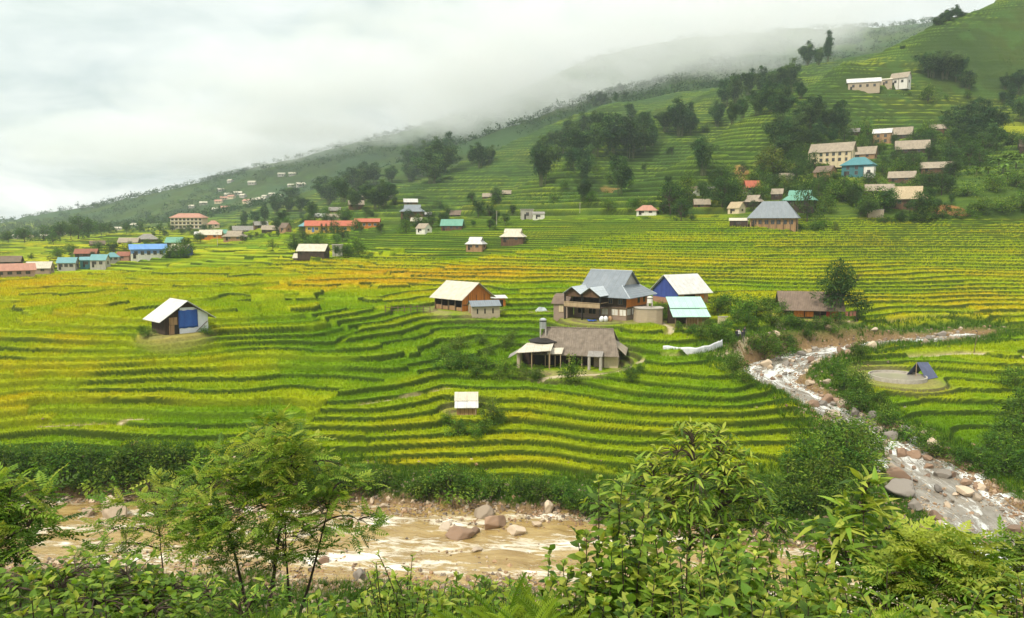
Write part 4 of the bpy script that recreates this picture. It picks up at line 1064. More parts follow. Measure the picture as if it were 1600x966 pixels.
# right-hand village
house('pink roofed house left of the big dark tree', 1008, 336, 38, 15, 'hip', 'pink', 'white', -6, .6, .5, 2, Y=262)
house('small white house high among bushes above the big dark tree', 1080, 306, 20, 12, 'gable', 'brown', 'white', -40, .8, .55, 1, Y=285)
house('tan roofed house right of the big dark tree', 1092, 327, 30, 13, 'gable', 'tan', 'wood', 8, .6, .4, 1, Y=268)
house('little grey roofed hut above the tan roofed house', 1106, 309, 20, 14, 'gable', 'grey', 'dark', -30, .8, .5, 1, Y=280)
house('straw coloured house with white posts left of the slate roof', 1146, 337, 32, 18, 'gable', 'thatch', 'cream', -38, .75, .5, 1, Y=250)
house('brown house with a small gable behind the slate roof', 1172, 334, 36, 18, 'irimoya', 'tan', 'dark', -24, .7, .45, 1, Y=256)
house('orange red roofed house on the slope under the trees', 1169, 305, 32, 20, 'gable', 'red', 'wood', 22, .6, .5, 2, Y=284)
house('grey brown roof below the orange red roof', 1160, 319, 26, 14, 'gable', 'grey', 'wood', 0, .6, .4, 1, Y=268)
house('brown house between the slate roof and the red roof', 1208, 321, 22, 15, 'gable', 'tan', 'dark', -10, .7, .5, 1, Y=262)
r = house('long wooden house with slate blue hipped roof and pale posts', 1204, 361, 84, 42, 'hip', 'slate', 'pale', -6, .5, .40, 7, Y=226, posts=8)
house('flat roofed lean-to at the left of the slate blue house', 1150, 360, 32, 13, 'shed', 'cream', 'dark', 0, .6, .7, 1, Y=228)
house('dark house with a wide green hipped roof right of the slate roof', 1243, 342, 58, 30, 'irimoya', 'green', 'dark', -12, .6, .5, 2, Y=243)
house('cottage with steep pale thatch hipped roof at the foot of the hill', 1409, 331, 66, 33, 'irimoya', 'thatch', 'wood', -4, .6, .42, 2, Y=240)
house('broad tan roof left of the pale thatched cottage', 1364, 314, 48, 15, 'gable', 'tan', 'dark', 6, .6, .35, 2, Y=258)
house('long tan roof above the thatched cottage', 1398, 298, 44, 17, 'gable', 'tan', 'wood', -5, .5, .45, 2, Y=270)
house('tan roofed house at the right of the upper row', 1450, 295, 52, 15, 'gable', 'tan', 'wood', 4, .5, .4, 2, Y=276)
house('turquoise house with turquoise hipped roof and white lower wing', 1331, 294, 58, 30, 'hip', 'turq', 'teal', -14, .65, .6, 3, Y=282)
house('white rendered wing under the turquoise roof', 1348, 297, 20, 18, 'flat', 'turq', 'white', -14, .8, .9, 1, Y=277)
house('long cream schoolhouse of two storeys with verandah columns', 1290, 273, 76, 32, 'gable', 'tan', 'cream', -18, .35, .6, 6, Y=306, posts=7)
house('tan roofed wing joined to the long cream schoolhouse', 1338, 262, 44, 20, 'gable', 'tan', 'pale', -14, .5, .45, 2, Y=312)
house('dark barn with a long tan roof right of the schoolhouse', 1411, 262, 54, 22, 'gable', 'tan', 'dark', 4, .5, .42, 2, Y=312)
house('brown gabled house just left of the turquoise house', 1280, 287, 40, 18, 'gable', 'brown', 'pale', -34, .7, .5, 1, Y=286)
house('brown cottage left of the brown gabled house', 1221, 292, 26, 17, 'gable', 'tan', 'wood', -6, .7, .45, 2, Y=288)
house('grey roofed hut left of the upper white banded house', 1322, 226, 20, 11, 'gable', 'grey', 'dark', -12, .7, .5, 1, Y=342)
house('wooden house with a white eave band in the upper row', 1365, 238, 32, 24, 'gable', 'white', 'pale', -8, .6, .72, 2, Y=334)
house('brown house with a long tan roof in the upper row', 1391, 228, 42, 20, 'gable', 'tan', 'dark', -8, .5, .45, 2, Y=340)
house('low tan roofed hut at the right of the upper row', 1447, 219, 24, 11, 'gable', 'tan', 'wood', 0, .6, .4, 1, Y=345)
house('low brown roofed hut furthest right of the upper row', 1469, 219, 24, 11, 'gable', 'brown', 'wood', 0, .6, .4, 1, Y=345)
house('long brick house with pale roof high on the terraced hill', 1332, 142, 54, 19, 'gable', 'white', 'block', 5, .35, .66, 4, Y=384)
house('small square brick house between the two hilltop houses', 1366, 139, 20, 13, 'shed', 'cream', 'block', 4, .7, .75, 1, Y=386)
house('white gabled house with a porch high on the terraced hill', 1388, 139, 34, 21, 'gable', 'tan', 'white', -18, .7, .6, 2, Y=386, posts=3)
house('dark wooden hut at the right edge under the banana plants', 1588, 252, 30, 17, 'gable', 'brown', 'dark', 8, .6, .4, 1, Y=290)
# the red-roofed school of three storeys
def school():
    p = on(302, 540); s = p.y / F
    r = empty('school_building', p, R(-6), 'three storey cream school with pink tiled roof far left', 'school')
    L, D, H = 23.0, 8.0, 7.6
    MB().box(-L / 2, L / 2, -D / 2, D / 2, -3, H).build('wall', WLM['cream'], r)
    hip_roof(L, D, H + .1, H + 3.0, .8).build('roof', RF['pink'], r)
    for k in range(3):
        for i in range(8):
            x = (-.5 + (i + .5) / 8) * L
            MB().box(x - .95, x + .95, -D / 2 - .06, -D / 2 - .003, k * 2.5 + .6, k * 2.5 + 2.0).build('window', M_DARK, r)
        MB().box(-L / 2 - .1, L / 2 + .1, -D / 2 - .5, -D / 2 - .062, k * 2.5 + .2, k * 2.5 + .45).build('gallery', WLM['white'], r)
school()
house('small annex with pink hipped roof right of the school', 339, 357, 21, 11, 'hip', 'pink', 'cream', 0, .7, .5, 2, Y=535, name='school_annex')
p = on(521, 335)
r = empty('school_building', p, R(10), 'yellow walled school block with long red roof', 'school')
HOUSES.append((p.x, p.y, 11))
MB().prism(gable_prof(6.4, 3.0, 4.9), -10.6, 10.6).build('wall', WLM['yellow'], r)
gable_roof(21.2, 6.4, 3.0, 4.9, .6, .7).build('roof', RF['red'], r)
for i in range(7): window(r, -9 + i * 3.0, -3.2, .9, 1.3, 1.2, 'f', WLM['white'])
door(r, -7.5, -3.2, 1.1, 2.1, 'f', WLM['paleblue'])
p = on(577, 340)
r = empty('school_building', p, R(4), 'orange walled school wing with red roof right of the yellow block', 'school')
HOUSES.append((p.x, p.y, 6))
MB().prism(gable_prof(5.4, 2.9, 4.1), -5.2, 5.2).build('wall', WLM['orange'], r)
gable_roof(10.4, 5.4, 2.9, 4.1, .5, .7).build('roof', RF['red'], r)
for i in range(4): window(r, -3.6 + i * 2.4, -2.7, .9, 1.2, 1.2, 'f', WLM['white'])

# tiny houses far off on the hazy hillside: one house with its parts, copied
def copy_tree(o, parent=None):
    c = o.copy(); COL.objects.link(c); c.parent = parent
    for ch in o.children: copy_tree(ch, c)
    return c
far_px = [(342,318,'r'),(350,314,'r'),(357,308,'w'),(362,312,'r'),(372,306,'w'),(380,312,'w'),(386,318,'r'),(392,322,'w'),(400,317,'w'),(408,314,'w'),(414,310,'w'),(425,308,'w'),(436,309,'w'),
          (360,285,'w'),(394,289,'w'),(440,279,'w'),(457,275,'w'),(455,294,'w'),(470,292,'w'),(352,328,'r'),(336,332,'w'),(300,326,'w'),(318,322,'w'),(345,300,'w'),
          (28,378,'w'),(48,376,'r'),(70,372,'w'),(96,368,'w'),(210,355,'w'),(185,360,'w')]
protos = {}
for k_, (rf_, wl_) in {'r': ('pink', 'cream'), 'w': ('cream', 'conc')}.items():
    r = empty('hillside_house', (0, 0, 0)); tag(r, cat='house')
    MB().prism(gable_prof(6, 3, 5, -4), -5, 5).build('wall', WLM[wl_], r)
    gable_roof(10, 6, 3, 5, .6, .6).build('roof', RF[rf_], r)
    window(r, -1.5, -3, 1, 1.6, 1.3, 'f'); window(r, 2, -3, 1, 1.6, 1.3, 'f')
    protos[k_] = r
used = set()
for px, py, k_ in far_px:
    o = protos[k_] if k_ not in used else copy_tree(protos[k_])
    used.add(k_)
    p = at(px, py, 560); o.location = p; o.rotation_euler = (0, 0, R(random.uniform(-35, 35))); o.scale = (random.uniform(.65, 1.0) * min(1.2, p.y / 900),) * 3
    far_ = 'valley floor at the far left' if px < 120 else 'hazy hillside far left'
    if px < 120: o['group'] = 'houses on the far valley floor'; o['label'] = 'tiny pale house on the distant valley floor at the far left' if k_ == 'w' else 'tiny red roofed house on the distant valley floor'
    elif k_ == 'r': o['group'] = 'red roofed houses on the hazy hillside'; o['label'] = 'tiny red roofed house on the hazy hillside above the left village'
    else: o['group'] = 'white houses on the hazy hillside'; o['label'] = 'tiny white house on the hazy hillside above the left village'
# ------------------------------------------------------------------ plants: leaf cards, stems and crowns
def unit(v): return v / np.maximum(np.linalg.norm(v, axis=-1, keepdims=True), 1e-9)
def frames(d, upj=0.5, g=rng):
    """Rows of rotation matrices whose x axis follows d and whose z axis leans to the sky."""
    x = unit(d); up = np.array([0, 0, 1.0]) + g.normal(0, upj, x.shape)
    z = unit(up - x * (up * x).sum(-1, keepdims=True)); y = np.cross(z, x)
    return np.stack([x, y, z], -1)                      # columns are the axes
def inst(P, Tq, fr, O, S, C):
    """Copies of the small shape P (points) with triangles Tq, one per frame, as one set of arrays."""
    k, n = len(O), len(P)
    S = np.broadcast_to(np.asarray(S, float).reshape(-1, 1, 1), (k, 1, 1))
    v = np.einsum('nij,pj->npi', fr, P) * S + O[:, None]
    f = (Tq[None] + (np.arange(k) * n)[:, None, None]).reshape(-1, 3)
    return v.reshape(-1, 3), f, np.repeat(C, n, 0)
def join(parts):
    V_, F_, C2, b = [], [], [], 0
    for v, f, c in parts:
        V_.append(v); F_.append(f + b); C2.append(c); b += len(v)
    return np.concatenate(V_), np.concatenate(F_), np.concatenate(C2)
def tubes(lines, n=5, col=(.1, .1, .1)):
    V_, F_ = [], []; b = 0
    for pts, rad in lines:
        pts = np.asarray(pts, float); rad = np.broadcast_to(np.asarray(rad, float), (len(pts),))
        tg = unit(np.gradient(pts, axis=0)); ref = np.array([0.31, 0.87, 0.38])
        a = unit(np.cross(tg, ref)); c = np.cross(tg, a)
        th = np.arange(n) * 2 * math.pi / n
        ring = pts[:, None] + (a[:, None] * np.cos(th)[None, :, None] + c[:, None] * np.sin(th)[None, :, None]) * rad[:, None, None]
        V_.append(ring.reshape(-1, 3)); m = len(pts)
        i = np.arange(m * n).reshape(m, n); j = np.roll(i, -1, 1)
        F_.append(np.concatenate([np.stack([i[:-1], j[:-1], j[1:]], -1).reshape(-1, 3), np.stack([i[:-1], j[1:], i[1:]], -1).reshape(-1, 3)]) + b); b += m * n
    v = np.concatenate(V_); return v, np.concatenate(F_), np.tile(np.asarray(col, float), (len(v), 1))
def bez(a, b, sag=0.0, n=6, side=0.0):
    a, b = np.asarray(a, float), np.asarray(b, float); s = np.linspace(0, 1, n)[:, None]
    d = b - a; per = np.array([-d[1], d[0], 0]); per = per / max(np.linalg.norm(per), 1e-6)
    return a + d * s + (4 * s * (1 - s)) * (np.array([0, 0, 1.0]) * sag + per * side)
CARD_P = np.array([(0, 0, 0), (.42, -.20, .05), (1, 0, -.10), (.42, .20, .05)]); CARD_T = np.array([(0, 1, 2), (0, 2, 3)])
def tri_mesh(name, vfc, smooth=False): return np_mesh(name, vfc[0], tris=vfc[1], col=vfc[2], smooth=smooth)

def mix_cols(n, cols, w=None, jit=0.18, g=rng):
    cols = np.asarray(cols, float); i = g.choice(len(cols), n, p=w)
    return cols[i] * (1 + g.normal(0, jit, (n, 1))).clip(.5, 1.6)

def lobed_crown(seed, n, lobes, size, cols, droop=0.1, jit=0.30):
    """Leaf cards over the outer part of several overlapping lobes, clump by clump; unit height."""
    g = np.random.default_rng(seed); out = []
    for (cx, cyy, cz, r, rz) in lobes:
        k = int(n * r * r / sum(l[3] ** 2 for l in lobes))
        nc = max(10, k // 12)
        d = unit(g.normal(0, 1, (nc, 3))); rad = g.uniform(.55, 1.05, (nc, 1)) ** .6
        c = np.array([cx, cyy, cz]) + d * rad * np.array([r, r, rz])
        c = c[(vnoise(c[:, 0] * 6 + seed, c[:, 2] * 6 + c[:, 1] * 5, seed) > -0.45)]
        base = mix_cols(len(c), cols, jit=jit, g=g)
        m = 12
        O = np.repeat(c, m, 0) + g.normal(0, size * .8, (len(c) * m, 3))
        dd = unit(O - np.array([cx, cyy, cz])) + g.normal(0, .7, O.shape) - np.array([0, 0, droop])
        out.append(inst(CARD_P, CARD_T, frames(dd, .5, g), O, size * g.uniform(.7, 1.4, len(O)), np.repeat(base, m, 0) * g.uniform(.85, 1.15, (len(O), 1))))
    return join(out)
def bamboo_crown(seed, stems=11, dens=120, spread=.30):
    g = np.random.default_rng(seed); lines, out = [], []
    for i in range(stems):
        a = g.uniform(0, 6.283); r = spread * g.uniform(.15, 1.15) ; h = g.uniform(.5, 1.0) * (1 - .25 * r / spread)
        b0 = np.array([.07 * math.cos(a), .07 * math.sin(a), 0]); tip = np.array([r * math.cos(a), r * math.sin(a), h])
        t = np.linspace(0, 1, 9)[:, None]
        p = b0 + (tip - b0) * np.concatenate([t ** 2.1, t ** 2.1, np.sin(t * 1.75) / 1.0], 1)
        lines.append((p, np.linspace(.006, .002, 9)))
        s = g.uniform(.22, 1.0, dens) ** .85
        idx_ = s * 8; i0 = np.minimum(idx_.astype(int), 7); f = (idx_ - i0)[:, None]
        c = p[i0] * (1 - f) + p[i0 + 1] * f
        wid = .048 * np.sin(np.clip(s, .1, .97) * 3.0)[:, None] + .02
        c = c + g.normal(0, 1, c.shape) * wid * np.array([1, 1, .75])
        base = np.array((.030, .074, .024)) * g.uniform(.6, 1.5) if g.random() < .72 else np.array((.070, .125, .035)) * g.uniform(.8, 1.25)
        cc = np.tile(base, (dens, 1)) * g.uniform(.6, 1.5, (dens, 1)) + (g.random((dens, 1)) > .82) * np.array((.030, .045, .012))
        m = 3
        O = np.repeat(c, m, 0) + g.normal(0, .012, (dens * m, 3))
        d = np.concatenate([g.normal(0, .7, (len(O), 2)), g.normal(-.45, .35, (len(O), 1))], 1)
        out.append(inst(CARD_P * np.array([1, .8, 1]), CARD_T, frames(d, .6, g), O, .052 * g.uniform(.7, 1.4, len(O)), np.repeat(cc, m, 0)))
    return join(out), tubes(lines, 4, (.12, .13, .05))
def trunk_lines(seed, lobes, h0=.42, r0=.022):
    g = np.random.default_rng(seed); top = np.array([.02, 0, h0])
    L_ = [(bez((0, 0, -.08), top, 0, 6, .02), np.linspace(r0, r0 * .6, 6))]
    for (cx, cyy, cz, r, rz) in lobes:
        L_.append((bez(top, (cx, cyy, cz + rz * .3), .03, 6, g.normal(0, .02)), np.linspace(r0 * .5, r0 * .12, 6)))
        for _ in range(3):
            e = np.array([cx, cyy, cz]) + unit(g.normal(0, 1, 3)) * np.array([r, r, rz]) * .8
            L_.append((bez(top * .4 + np.array([cx, cyy, cz]) * .6, e, .02, 5), np.linspace(r0 * .25, r0 * .08, 5)))
    return L_
def lobes_of(seed, n, w, z0, z1, rmin, rmax):
    g = np.random.default_rng(seed); out = []
    for i in range(n):
        a, q = g.uniform(0, 6.283), g.uniform(0, 1) ** .6; z = g.uniform(z0, z1); r = g.uniform(rmin, rmax)
        k = w * (1 - .6 * max(0, (z - z0) / (z1 - z0) - .3))
        out.append((k * q * math.cos(a), k * q * math.sin(a), z, r, r * .8))
    out.append((0, 0, 1 - rmin * .85, rmin, rmin * .8)); return out

KIND = {}
def add_kind(key, crown, stem, mat_c=None, mat_s=None): KIND.setdefault(key, []).append((crown, stem, mat_c or M_LEAF, mat_s or M_BARK))
for s in range(6):
    c, st = bamboo_crown(100 + s, 13 + s % 3 * 3, 110, .30 + .06 * (s % 3))
    add_kind('bamboo', tri_mesh('bamboo_crown', c), tri_mesh('bamboo_stems', st, True), M_LEAF, M_BAMBOO_STEM)
for key, seed, nl, cols, cnt in (('dark_tree', 200, 7, [(.022, .055, .016), (.035, .078, .018), (.05, .10, .02)], 2300),
                                 ('green_tree', 220, 7, [(.045, .10, .02), (.07, .135, .022), (.032, .075, .018)], 2200),
                                 ('yellow_tree', 240, 7, [(.12, .17, .025), (.17, .19, .03), (.08, .125, .02)], 2000)):
    for s in range(3):
        lb = lobes_of(seed + s, nl + 2, .32, .22, .80, .16, .26)
        add_kind(key, tri_mesh(key + '_crown', lobed_crown(seed + s, cnt, lb, .058, cols)), tri_mesh(key + '_trunk', tubes(trunk_lines(seed + s, lb, .26)), True))
for key, seed, cols, cnt in (('bush', 300, [(.07, .15, .016), (.11, .20, .02), (.045, .105, .012), (.16, .23, .025)], 2100), ('dark_bush', 320, [(.045, .11, .014), (.07, .15, .017), (.11, .19, .02)], 2000),
                             ('pale_bush', 340, [(.10, .17, .022), (.14, .20, .025), (.07, .125, .018)], 2000)):
    for s in range(3):
        lb = lobes_of(seed + s, 8, .42, .25, .62, .20, .32)
        lb = [(a, b, c, r, rz) for a, b, c, r, rz in lb] + [(.3, 0, .18, .25, .2), (-.3, .1, .18, .25, .2), (0, -.3, .16, .25, .2)]
        add_kind(key, tri_mesh(key + '_foliage', lobed_crown(seed + s, int(cnt * .75), lb, .082, cols)), tri_mesh(key + '_stems', tubes(trunk_lines(seed + s, lb, .12, .015)), True))
def banana(seed):
    g = np.random.default_rng(seed); parts = []; n = 9
    prof = np.array([0, .07, .10, .105, .10, .085, .06, .03, .005])
    for i in range(11):
        a = i * 2.4 + g.normal(0, .2); el = g.uniform(.5, 1.35); Lg = g.uniform(.5, .7); s = np.linspace(0, 1, n)
        x = Lg * s * math.cos(el) * (1 + .3 * s); z = .33 + Lg * (s * math.sin(el) - .75 * s ** 2.2)
        d, pr = np.array([math.cos(a), math.sin(a)]), np.array([-math.sin(a), math.cos(a)])
        mid = np.stack([x * d[0], x * d[1], z], 1); w = prof[:, None] * np.concatenate([np.tile(pr, (n, 1)), np.full((n, 1), .25)], 1)
        w2 = prof[:, None] * np.concatenate([np.tile(-pr, (n, 1)), np.full((n, 1), .25)], 1)
        v = np.concatenate([mid, mid + w, mid + w2]); k = np.arange(n - 1)
        f = np.concatenate([np.stack([k, k + 1, k + 1 + n], 1), np.stack([k, k + 1 + n, k + n], 1), np.stack([k, k + 2 * n, k + 1 + 2 * n], 1), np.stack([k, k + 1 + 2 * n, k + 1], 1)])
        parts.append((v, f, np.tile(np.array((.13, .22, .03)) * g.uniform(.7, 1.25), (3 * n, 1))))
    return join(parts)
for s in range(2):
    add_kind('banana', tri_mesh('banana_leaves', banana(400 + s)), tri_mesh('banana_stem', tubes([(np.array([(0, 0, -.1), (0.01, 0, .15), (0, 0.01, .38)]), (.045, .038, .02))], 8), True), M_LEAF, M_BAMBOO_STEM)
cone_lb = [(0, 0, .18 + .09 * i, .20 - .019 * i, .07) for i in range(10)]
add_kind('conifer', tri_mesh('conifer_crown', lobed_crown(450, 1600, cone_lb, .045, [(.014, .045, .018), (.02, .055, .02)], .5)), tri_mesh('conifer_trunk', tubes([(np.array([(0, 0, -.05), (0, 0, .5), (0, 0, .97)]), (.025, .015, .004))], 6), True))
PART_N = {'bamboo': ('crown', 'stems'), 'dark_tree': ('crown', 'trunk'), 'green_tree': ('crown', 'trunk'), 'yellow_tree': ('crown', 'trunk'), 'bush': ('foliage', 'stems'), 'dark_bush': ('foliage', 'stems'), 'pale_bush': ('foliage', 'stems'), 'banana': ('leaves', 'stem'), 'conifer': ('crown', 'trunk')}
NAME_N = {'bamboo': 'bamboo_clump', 'dark_tree': 'leafy_tree', 'green_tree': 'leafy_tree', 'yellow_tree': 'leafy_tree', 'bush': 'bush', 'dark_bush': 'bush', 'pale_bush': 'bush', 'banana': 'banana_plant', 'conifer': 'conifer_tree'}
CAT_N = {'bamboo': 'bamboo', 'banana': 'plant', 'bush': 'bush', 'dark_bush': 'bush', 'pale_bush': 'bush'}
PROTO = {}; NPL = {}
def plant(kind, loc, h, label, group=None, wide=1.0, stem=True):
    k = NPL.get(kind, 0); NPL[kind] = k + 1
    cm, sm, mc_, ms_ = KIND[kind][k % len(KIND[kind])]
    r = empty(NAME_N[kind], loc, random.uniform(0, 6.283), label, CAT_N.get(kind, 'tree'), group)
    r.scale = (h * wide, h * wide, h)
    obj(PART_N[kind][0], cm, mc_, r)
    if stem: obj(PART_N[kind][1], sm, ms_, r)
    return r
def plants(kind, lst, label, group=None, wide=1.0, Y=None, stem=True):
    for e in lst:
        px, py, hp = e[:3]; p = on(px, e[3]) if len(e) > 3 else (on(px, Y) if Y else at(px, py, 62))
        k_ = 1.14 if kind == 'bamboo' else 1.0
        plant(kind, p, hp * p.y / F * k_ * random.uniform(.92, 1.08), label, group, wide * random.uniform(.85, 1.2), stem)

# bamboo on the hillside, cluster by cluster
plants('bamboo', [(1133, 168, 52), (1150, 163, 45), (1170, 152, 42), (1190, 150, 42), (1210, 148, 44), (1234, 146, 46), (1160, 186, 38), (1182, 184, 38), (1205, 178, 42), (1228, 172, 40), (1144, 196, 38), (1120, 200, 36), (1250, 160, 32), (1200, 166, 36)],
       'dark bamboo clump in the dense grove on the second ridge', 'bamboo grove on the second ridge', .95)
plants('bamboo', [(1246, 130, 34, 575), (1277, 124, 40, 580), (1262, 142, 28, 570)], 'tall feathery bamboo standing against the cloud on the ridge line', 'bamboo on the ridge line', .8)
plants('bamboo', [(1219, 192, 46)], 'lone dark bamboo clump on the edge of the near terraced spur')
plants('bamboo', [(1250, 208, 46), (1270, 203, 50), (1290, 206, 42), (1312, 212, 46), (1236, 228, 48), (1214, 242, 50), (1260, 238, 42), (1228, 252, 40), (1280, 226, 36), (1300, 228, 30)],
       'dark bamboo clump on the slope just above the right hand village', 'bamboo above the right hand village', 1.1)
plants('bamboo', [(1099, 276, 66)], 'tall solitary bamboo clump right of the middle of the hillside', None, .85)
plants('bamboo', [(848, 292, 66)], 'tall bamboo clump furthest left of the three on the open terraces', None, .75)
plants('bamboo', [(912, 288, 62)], 'tall bamboo clump in the middle of the three on the open terraces', None, .7)
plants('bamboo', [(968, 306, 66)], 'tall bamboo clump furthest right of the three on the open terraces', None, .85)
plants('bamboo', [(913, 316, 38)], 'short bamboo clump at the foot of the middle tall one', None, .7)
plants('bamboo', [(842, 268, 40), (876, 242, 46), (903, 248, 46), (930, 246, 52), (955, 244, 60), (985, 248, 56), (1004, 242, 50), (940, 216, 42), (890, 222, 34), (915, 214, 36), (860, 246, 36), (970, 226, 40), (1018, 232, 36), (894, 268, 34), (1000, 214, 30)],
       'dark bamboo clump in the gully grove in the middle of the hillside', 'bamboo in the middle gully', 1.05)
plants('bamboo', [(985, 190, 32), (1056, 200, 32), (1062, 216, 50), (1078, 212, 42), (1120, 192, 36), (1040, 210, 32), (1010, 196, 24)],
       'bamboo clump scattered on the terraced spur behind the gully grove', 'bamboo on the spur behind the gully')
plants('bamboo', [(928, 166, 16), (940, 165, 18), (962, 160, 14), (978, 156, 12)], 'small bamboo clump standing along the misty ridge top', 'bamboo on the misty ridge top')
plants('bamboo', [(642, 268, 34), (656, 278, 42), (675, 288, 52), (692, 272, 48), (702, 258, 42), (666, 254, 34), (684, 250, 32), (650, 256, 26), (640, 284, 26)],
       'dark bamboo clump in the big rounded grove left of centre', 'bamboo in the rounded grove', 1.15)
plants('bamboo', [(750, 264, 36), (737, 258, 28), (765, 256, 28)], 'bamboo clump in the small grove right of the rounded one', 'bamboo in the small grove', 1.1)
plants('bamboo', [(515, 322, 40), (536, 318, 40), (555, 304, 38), (570, 294, 36), (586, 288, 30), (600, 324, 44), (588, 328, 34), (556, 330, 36), (505, 312, 34), (611, 286, 26), (545, 288, 20), (530, 300, 26), (572, 318, 30), (612, 312, 26)],
       'dark bamboo clump in the wood above the yellow school', 'bamboo above the yellow school', 1.1)
plants('bamboo', [(450, 332, 26), (431, 337, 26), (415, 347, 26), (470, 332, 26), (455, 314, 22), (400, 350, 22), (486, 340, 24), (442, 350, 20), (382, 352, 20)],
       'dark bamboo clump at the foot of the hazy hillside left of the wood', 'bamboo at the foot of the hazy hillside', 1.1)
plants('bamboo', [(1455, 122, 42), (1476, 127, 38), (1496, 132, 42), (1512, 142, 30)], 'bamboo clump in the row right of the hilltop houses', 'bamboo right of the hilltop houses', 1.1)
plants('dark_bush', [(1450, 163, 26)], 'round dark bush below the bamboo row right of the hilltop houses')
plants('dark_bush', [(1512, 154, 12), (1420, 150, 8), (1530, 160, 10), (1478, 160, 9)], 'small dark bush on the upper right terraces', 'small bushes on the upper right terraces')
plants('bamboo', [(1588, 152, 36), (1580, 168, 30), (1598, 195, 44), (1570, 142, 22), (1566, 165, 22)], 'bamboo clump at the right edge of the hillside', 'bamboo at the right edge')
plants('bamboo', [(1440, 72, 16, 438), (1452, 66, 18, 440), (1466, 58, 18, 444), (1474, 50, 13, 448), (1458, 66, 14, 441), (1388, 86, 8, 425)], 'small tree on the skyline of the right hand hill', 'trees on the skyline', 1.5)
plants('bamboo', [(1490, 218, 42), (1510, 208, 44), (1532, 216, 48), (1550, 212, 42), (1500, 232, 32), (1522, 234, 34), (1546, 232, 36)],
       'dark rounded bamboo clump above the banana plants on the right', 'bamboo above the banana plants', 1.25)
# village trees
plants('dark_tree', [(1043, 346, 56, 258)], 'large dark rounded tree beside the pink roofed house', None, 1.25)
plants('dark_tree', [(1066, 347, 28, 256)], 'low dark tree at the right foot of the large rounded tree', None, 1.3)
plants('green_tree', [(1124, 338, 46, 258)], 'leafy green tree between the straw house and the large dark tree', None, 1.1)
plants('yellow_tree', [(1202, 300, 54, 292), (1186, 290, 40, 300)], 'yellow green tree on the slope behind the red roof', 'yellow green trees behind the red roof', 1.2)
plants('pale_bush', [(1181, 318, 30, 262)], 'pale feathery bush in front of the red roofed house')
plants('green_tree', [(1256, 342, 60, 232)], 'slender green tree in front of the green hipped roof', None, .8)
plants('yellow_tree', [(1301, 364, 18, 221)], 'small bright green bush tree on the terrace edge right of the slate roof', None, 1.1)
plants('bush', [(1262, 360, 18, 224), (1280, 358, 16, 225), (1240, 361, 12, 223)], 'low bush in the hedge right of the slate roofed house', 'hedge bushes by the slate roof', 1.4)
plants('dark_bush', [(1375 + 22 * i, 349, 15, 228) for i in range(7)], 'clipped bush in the hedge along the top rice terrace', 'hedge along the top terrace', 1.6)
plants('bush', [(1525, 345, 24, 232), (1555, 346, 26, 232), (1585, 346, 28, 232), (1612, 346, 26, 232), (1500, 322, 22, 245), (1540, 322, 26, 245), (1575, 322, 28, 245)],
       'dense green bush on the bank below the banana plants', 'bushes below the banana plants', 1.5)
plants('banana', [(1530, 300, 26, 262), (1553, 304, 28, 260), (1572, 298, 30, 265), (1594, 300, 28, 262), (1545, 285, 26, 272), (1575, 278, 28, 275), (1600, 275, 28, 275), (1560, 262, 24, 285), (1536, 312, 24, 254), (1588, 318, 26, 252), (1434, 308, 22, 250), (1470, 306, 22, 252), (1606, 310, 28, 255), (1512, 296, 24, 266), (1560, 318, 26, 252)],
       'broad leaved banana plant on the right hand slope', 'banana plants on the right slope', 1.15)
plants('green_tree', [(1500, 275, 38, 285), (1520, 262, 36, 295), (1475, 285, 32, 280), (1540, 250, 34, 300), (1490, 255, 30, 300), (1515, 285, 30, 276), (1590, 262, 30, 290), (1565, 246, 28, 302)],
       'leafy tree among the banana plants on the right', 'trees among the banana plants', 1.3)
plants('conifer', [(506, 374, 15, 327), (513, 375, 15, 326), (521, 375, 16, 326), (530, 374, 15, 327)], 'dark cone shaped conifer in front of the yellow school', 'conifers before the yellow school', 1.0)
plants('dark_tree', [(436, 371, 18, 350), (576, 358, 16, 372), (672, 352, 20, 320), (690, 362, 22, 300), (676, 366, 18, 296), (700, 348, 18, 330), (748, 352, 24, 318), (765, 350, 22, 318), (780, 342, 20, 330), (740, 340, 20, 345), (775, 330, 16, 370), (690, 338, 18, 350), (586, 344, 16, 420), (620, 342, 14, 410), (600, 345, 14, 405)],
       'dark leafy tree among the central houses', 'trees among the central houses', 1.25)
plants('dark_tree', [(183, 396, 22, 300)], 'dark tree left of the long blue roof', None, 1.4)
plants('green_tree', [(75, 392, 30, 430), (100, 390, 34, 440), (130, 386, 36, 450), (145, 384, 30, 455), (45, 394, 26, 420), (165, 378, 20, 480), (178, 372, 18, 500), (20, 396, 22, 420), (205, 370, 18, 500), (225, 366, 18, 520), (118, 388, 26, 430), (90, 395, 20, 410)],
       'rounded green tree in the row behind the left village', 'trees behind the left village', 1.3)
plants('dark_tree', [(302, 362, 16, 505), (290, 366, 14, 480), (325, 360, 14, 490), (310, 370, 12, 460), (350, 372, 10, 420), (262, 372, 12, 460), (256, 364, 14, 500), (275, 360, 14, 520), (368, 362, 14, 480), (385, 356, 14, 500), (400, 360, 14, 480), (415, 370, 14, 390), (395, 384, 10, 335), (268, 404, 12, 262), (300, 396, 12, 280), (245, 372, 12, 440), (55, 416, 10, 290), (150, 407, 10, 285), (405, 378, 10, 345)],
       'small dark tree among the roofs of the left village', 'trees among the left village roofs', 1.3)
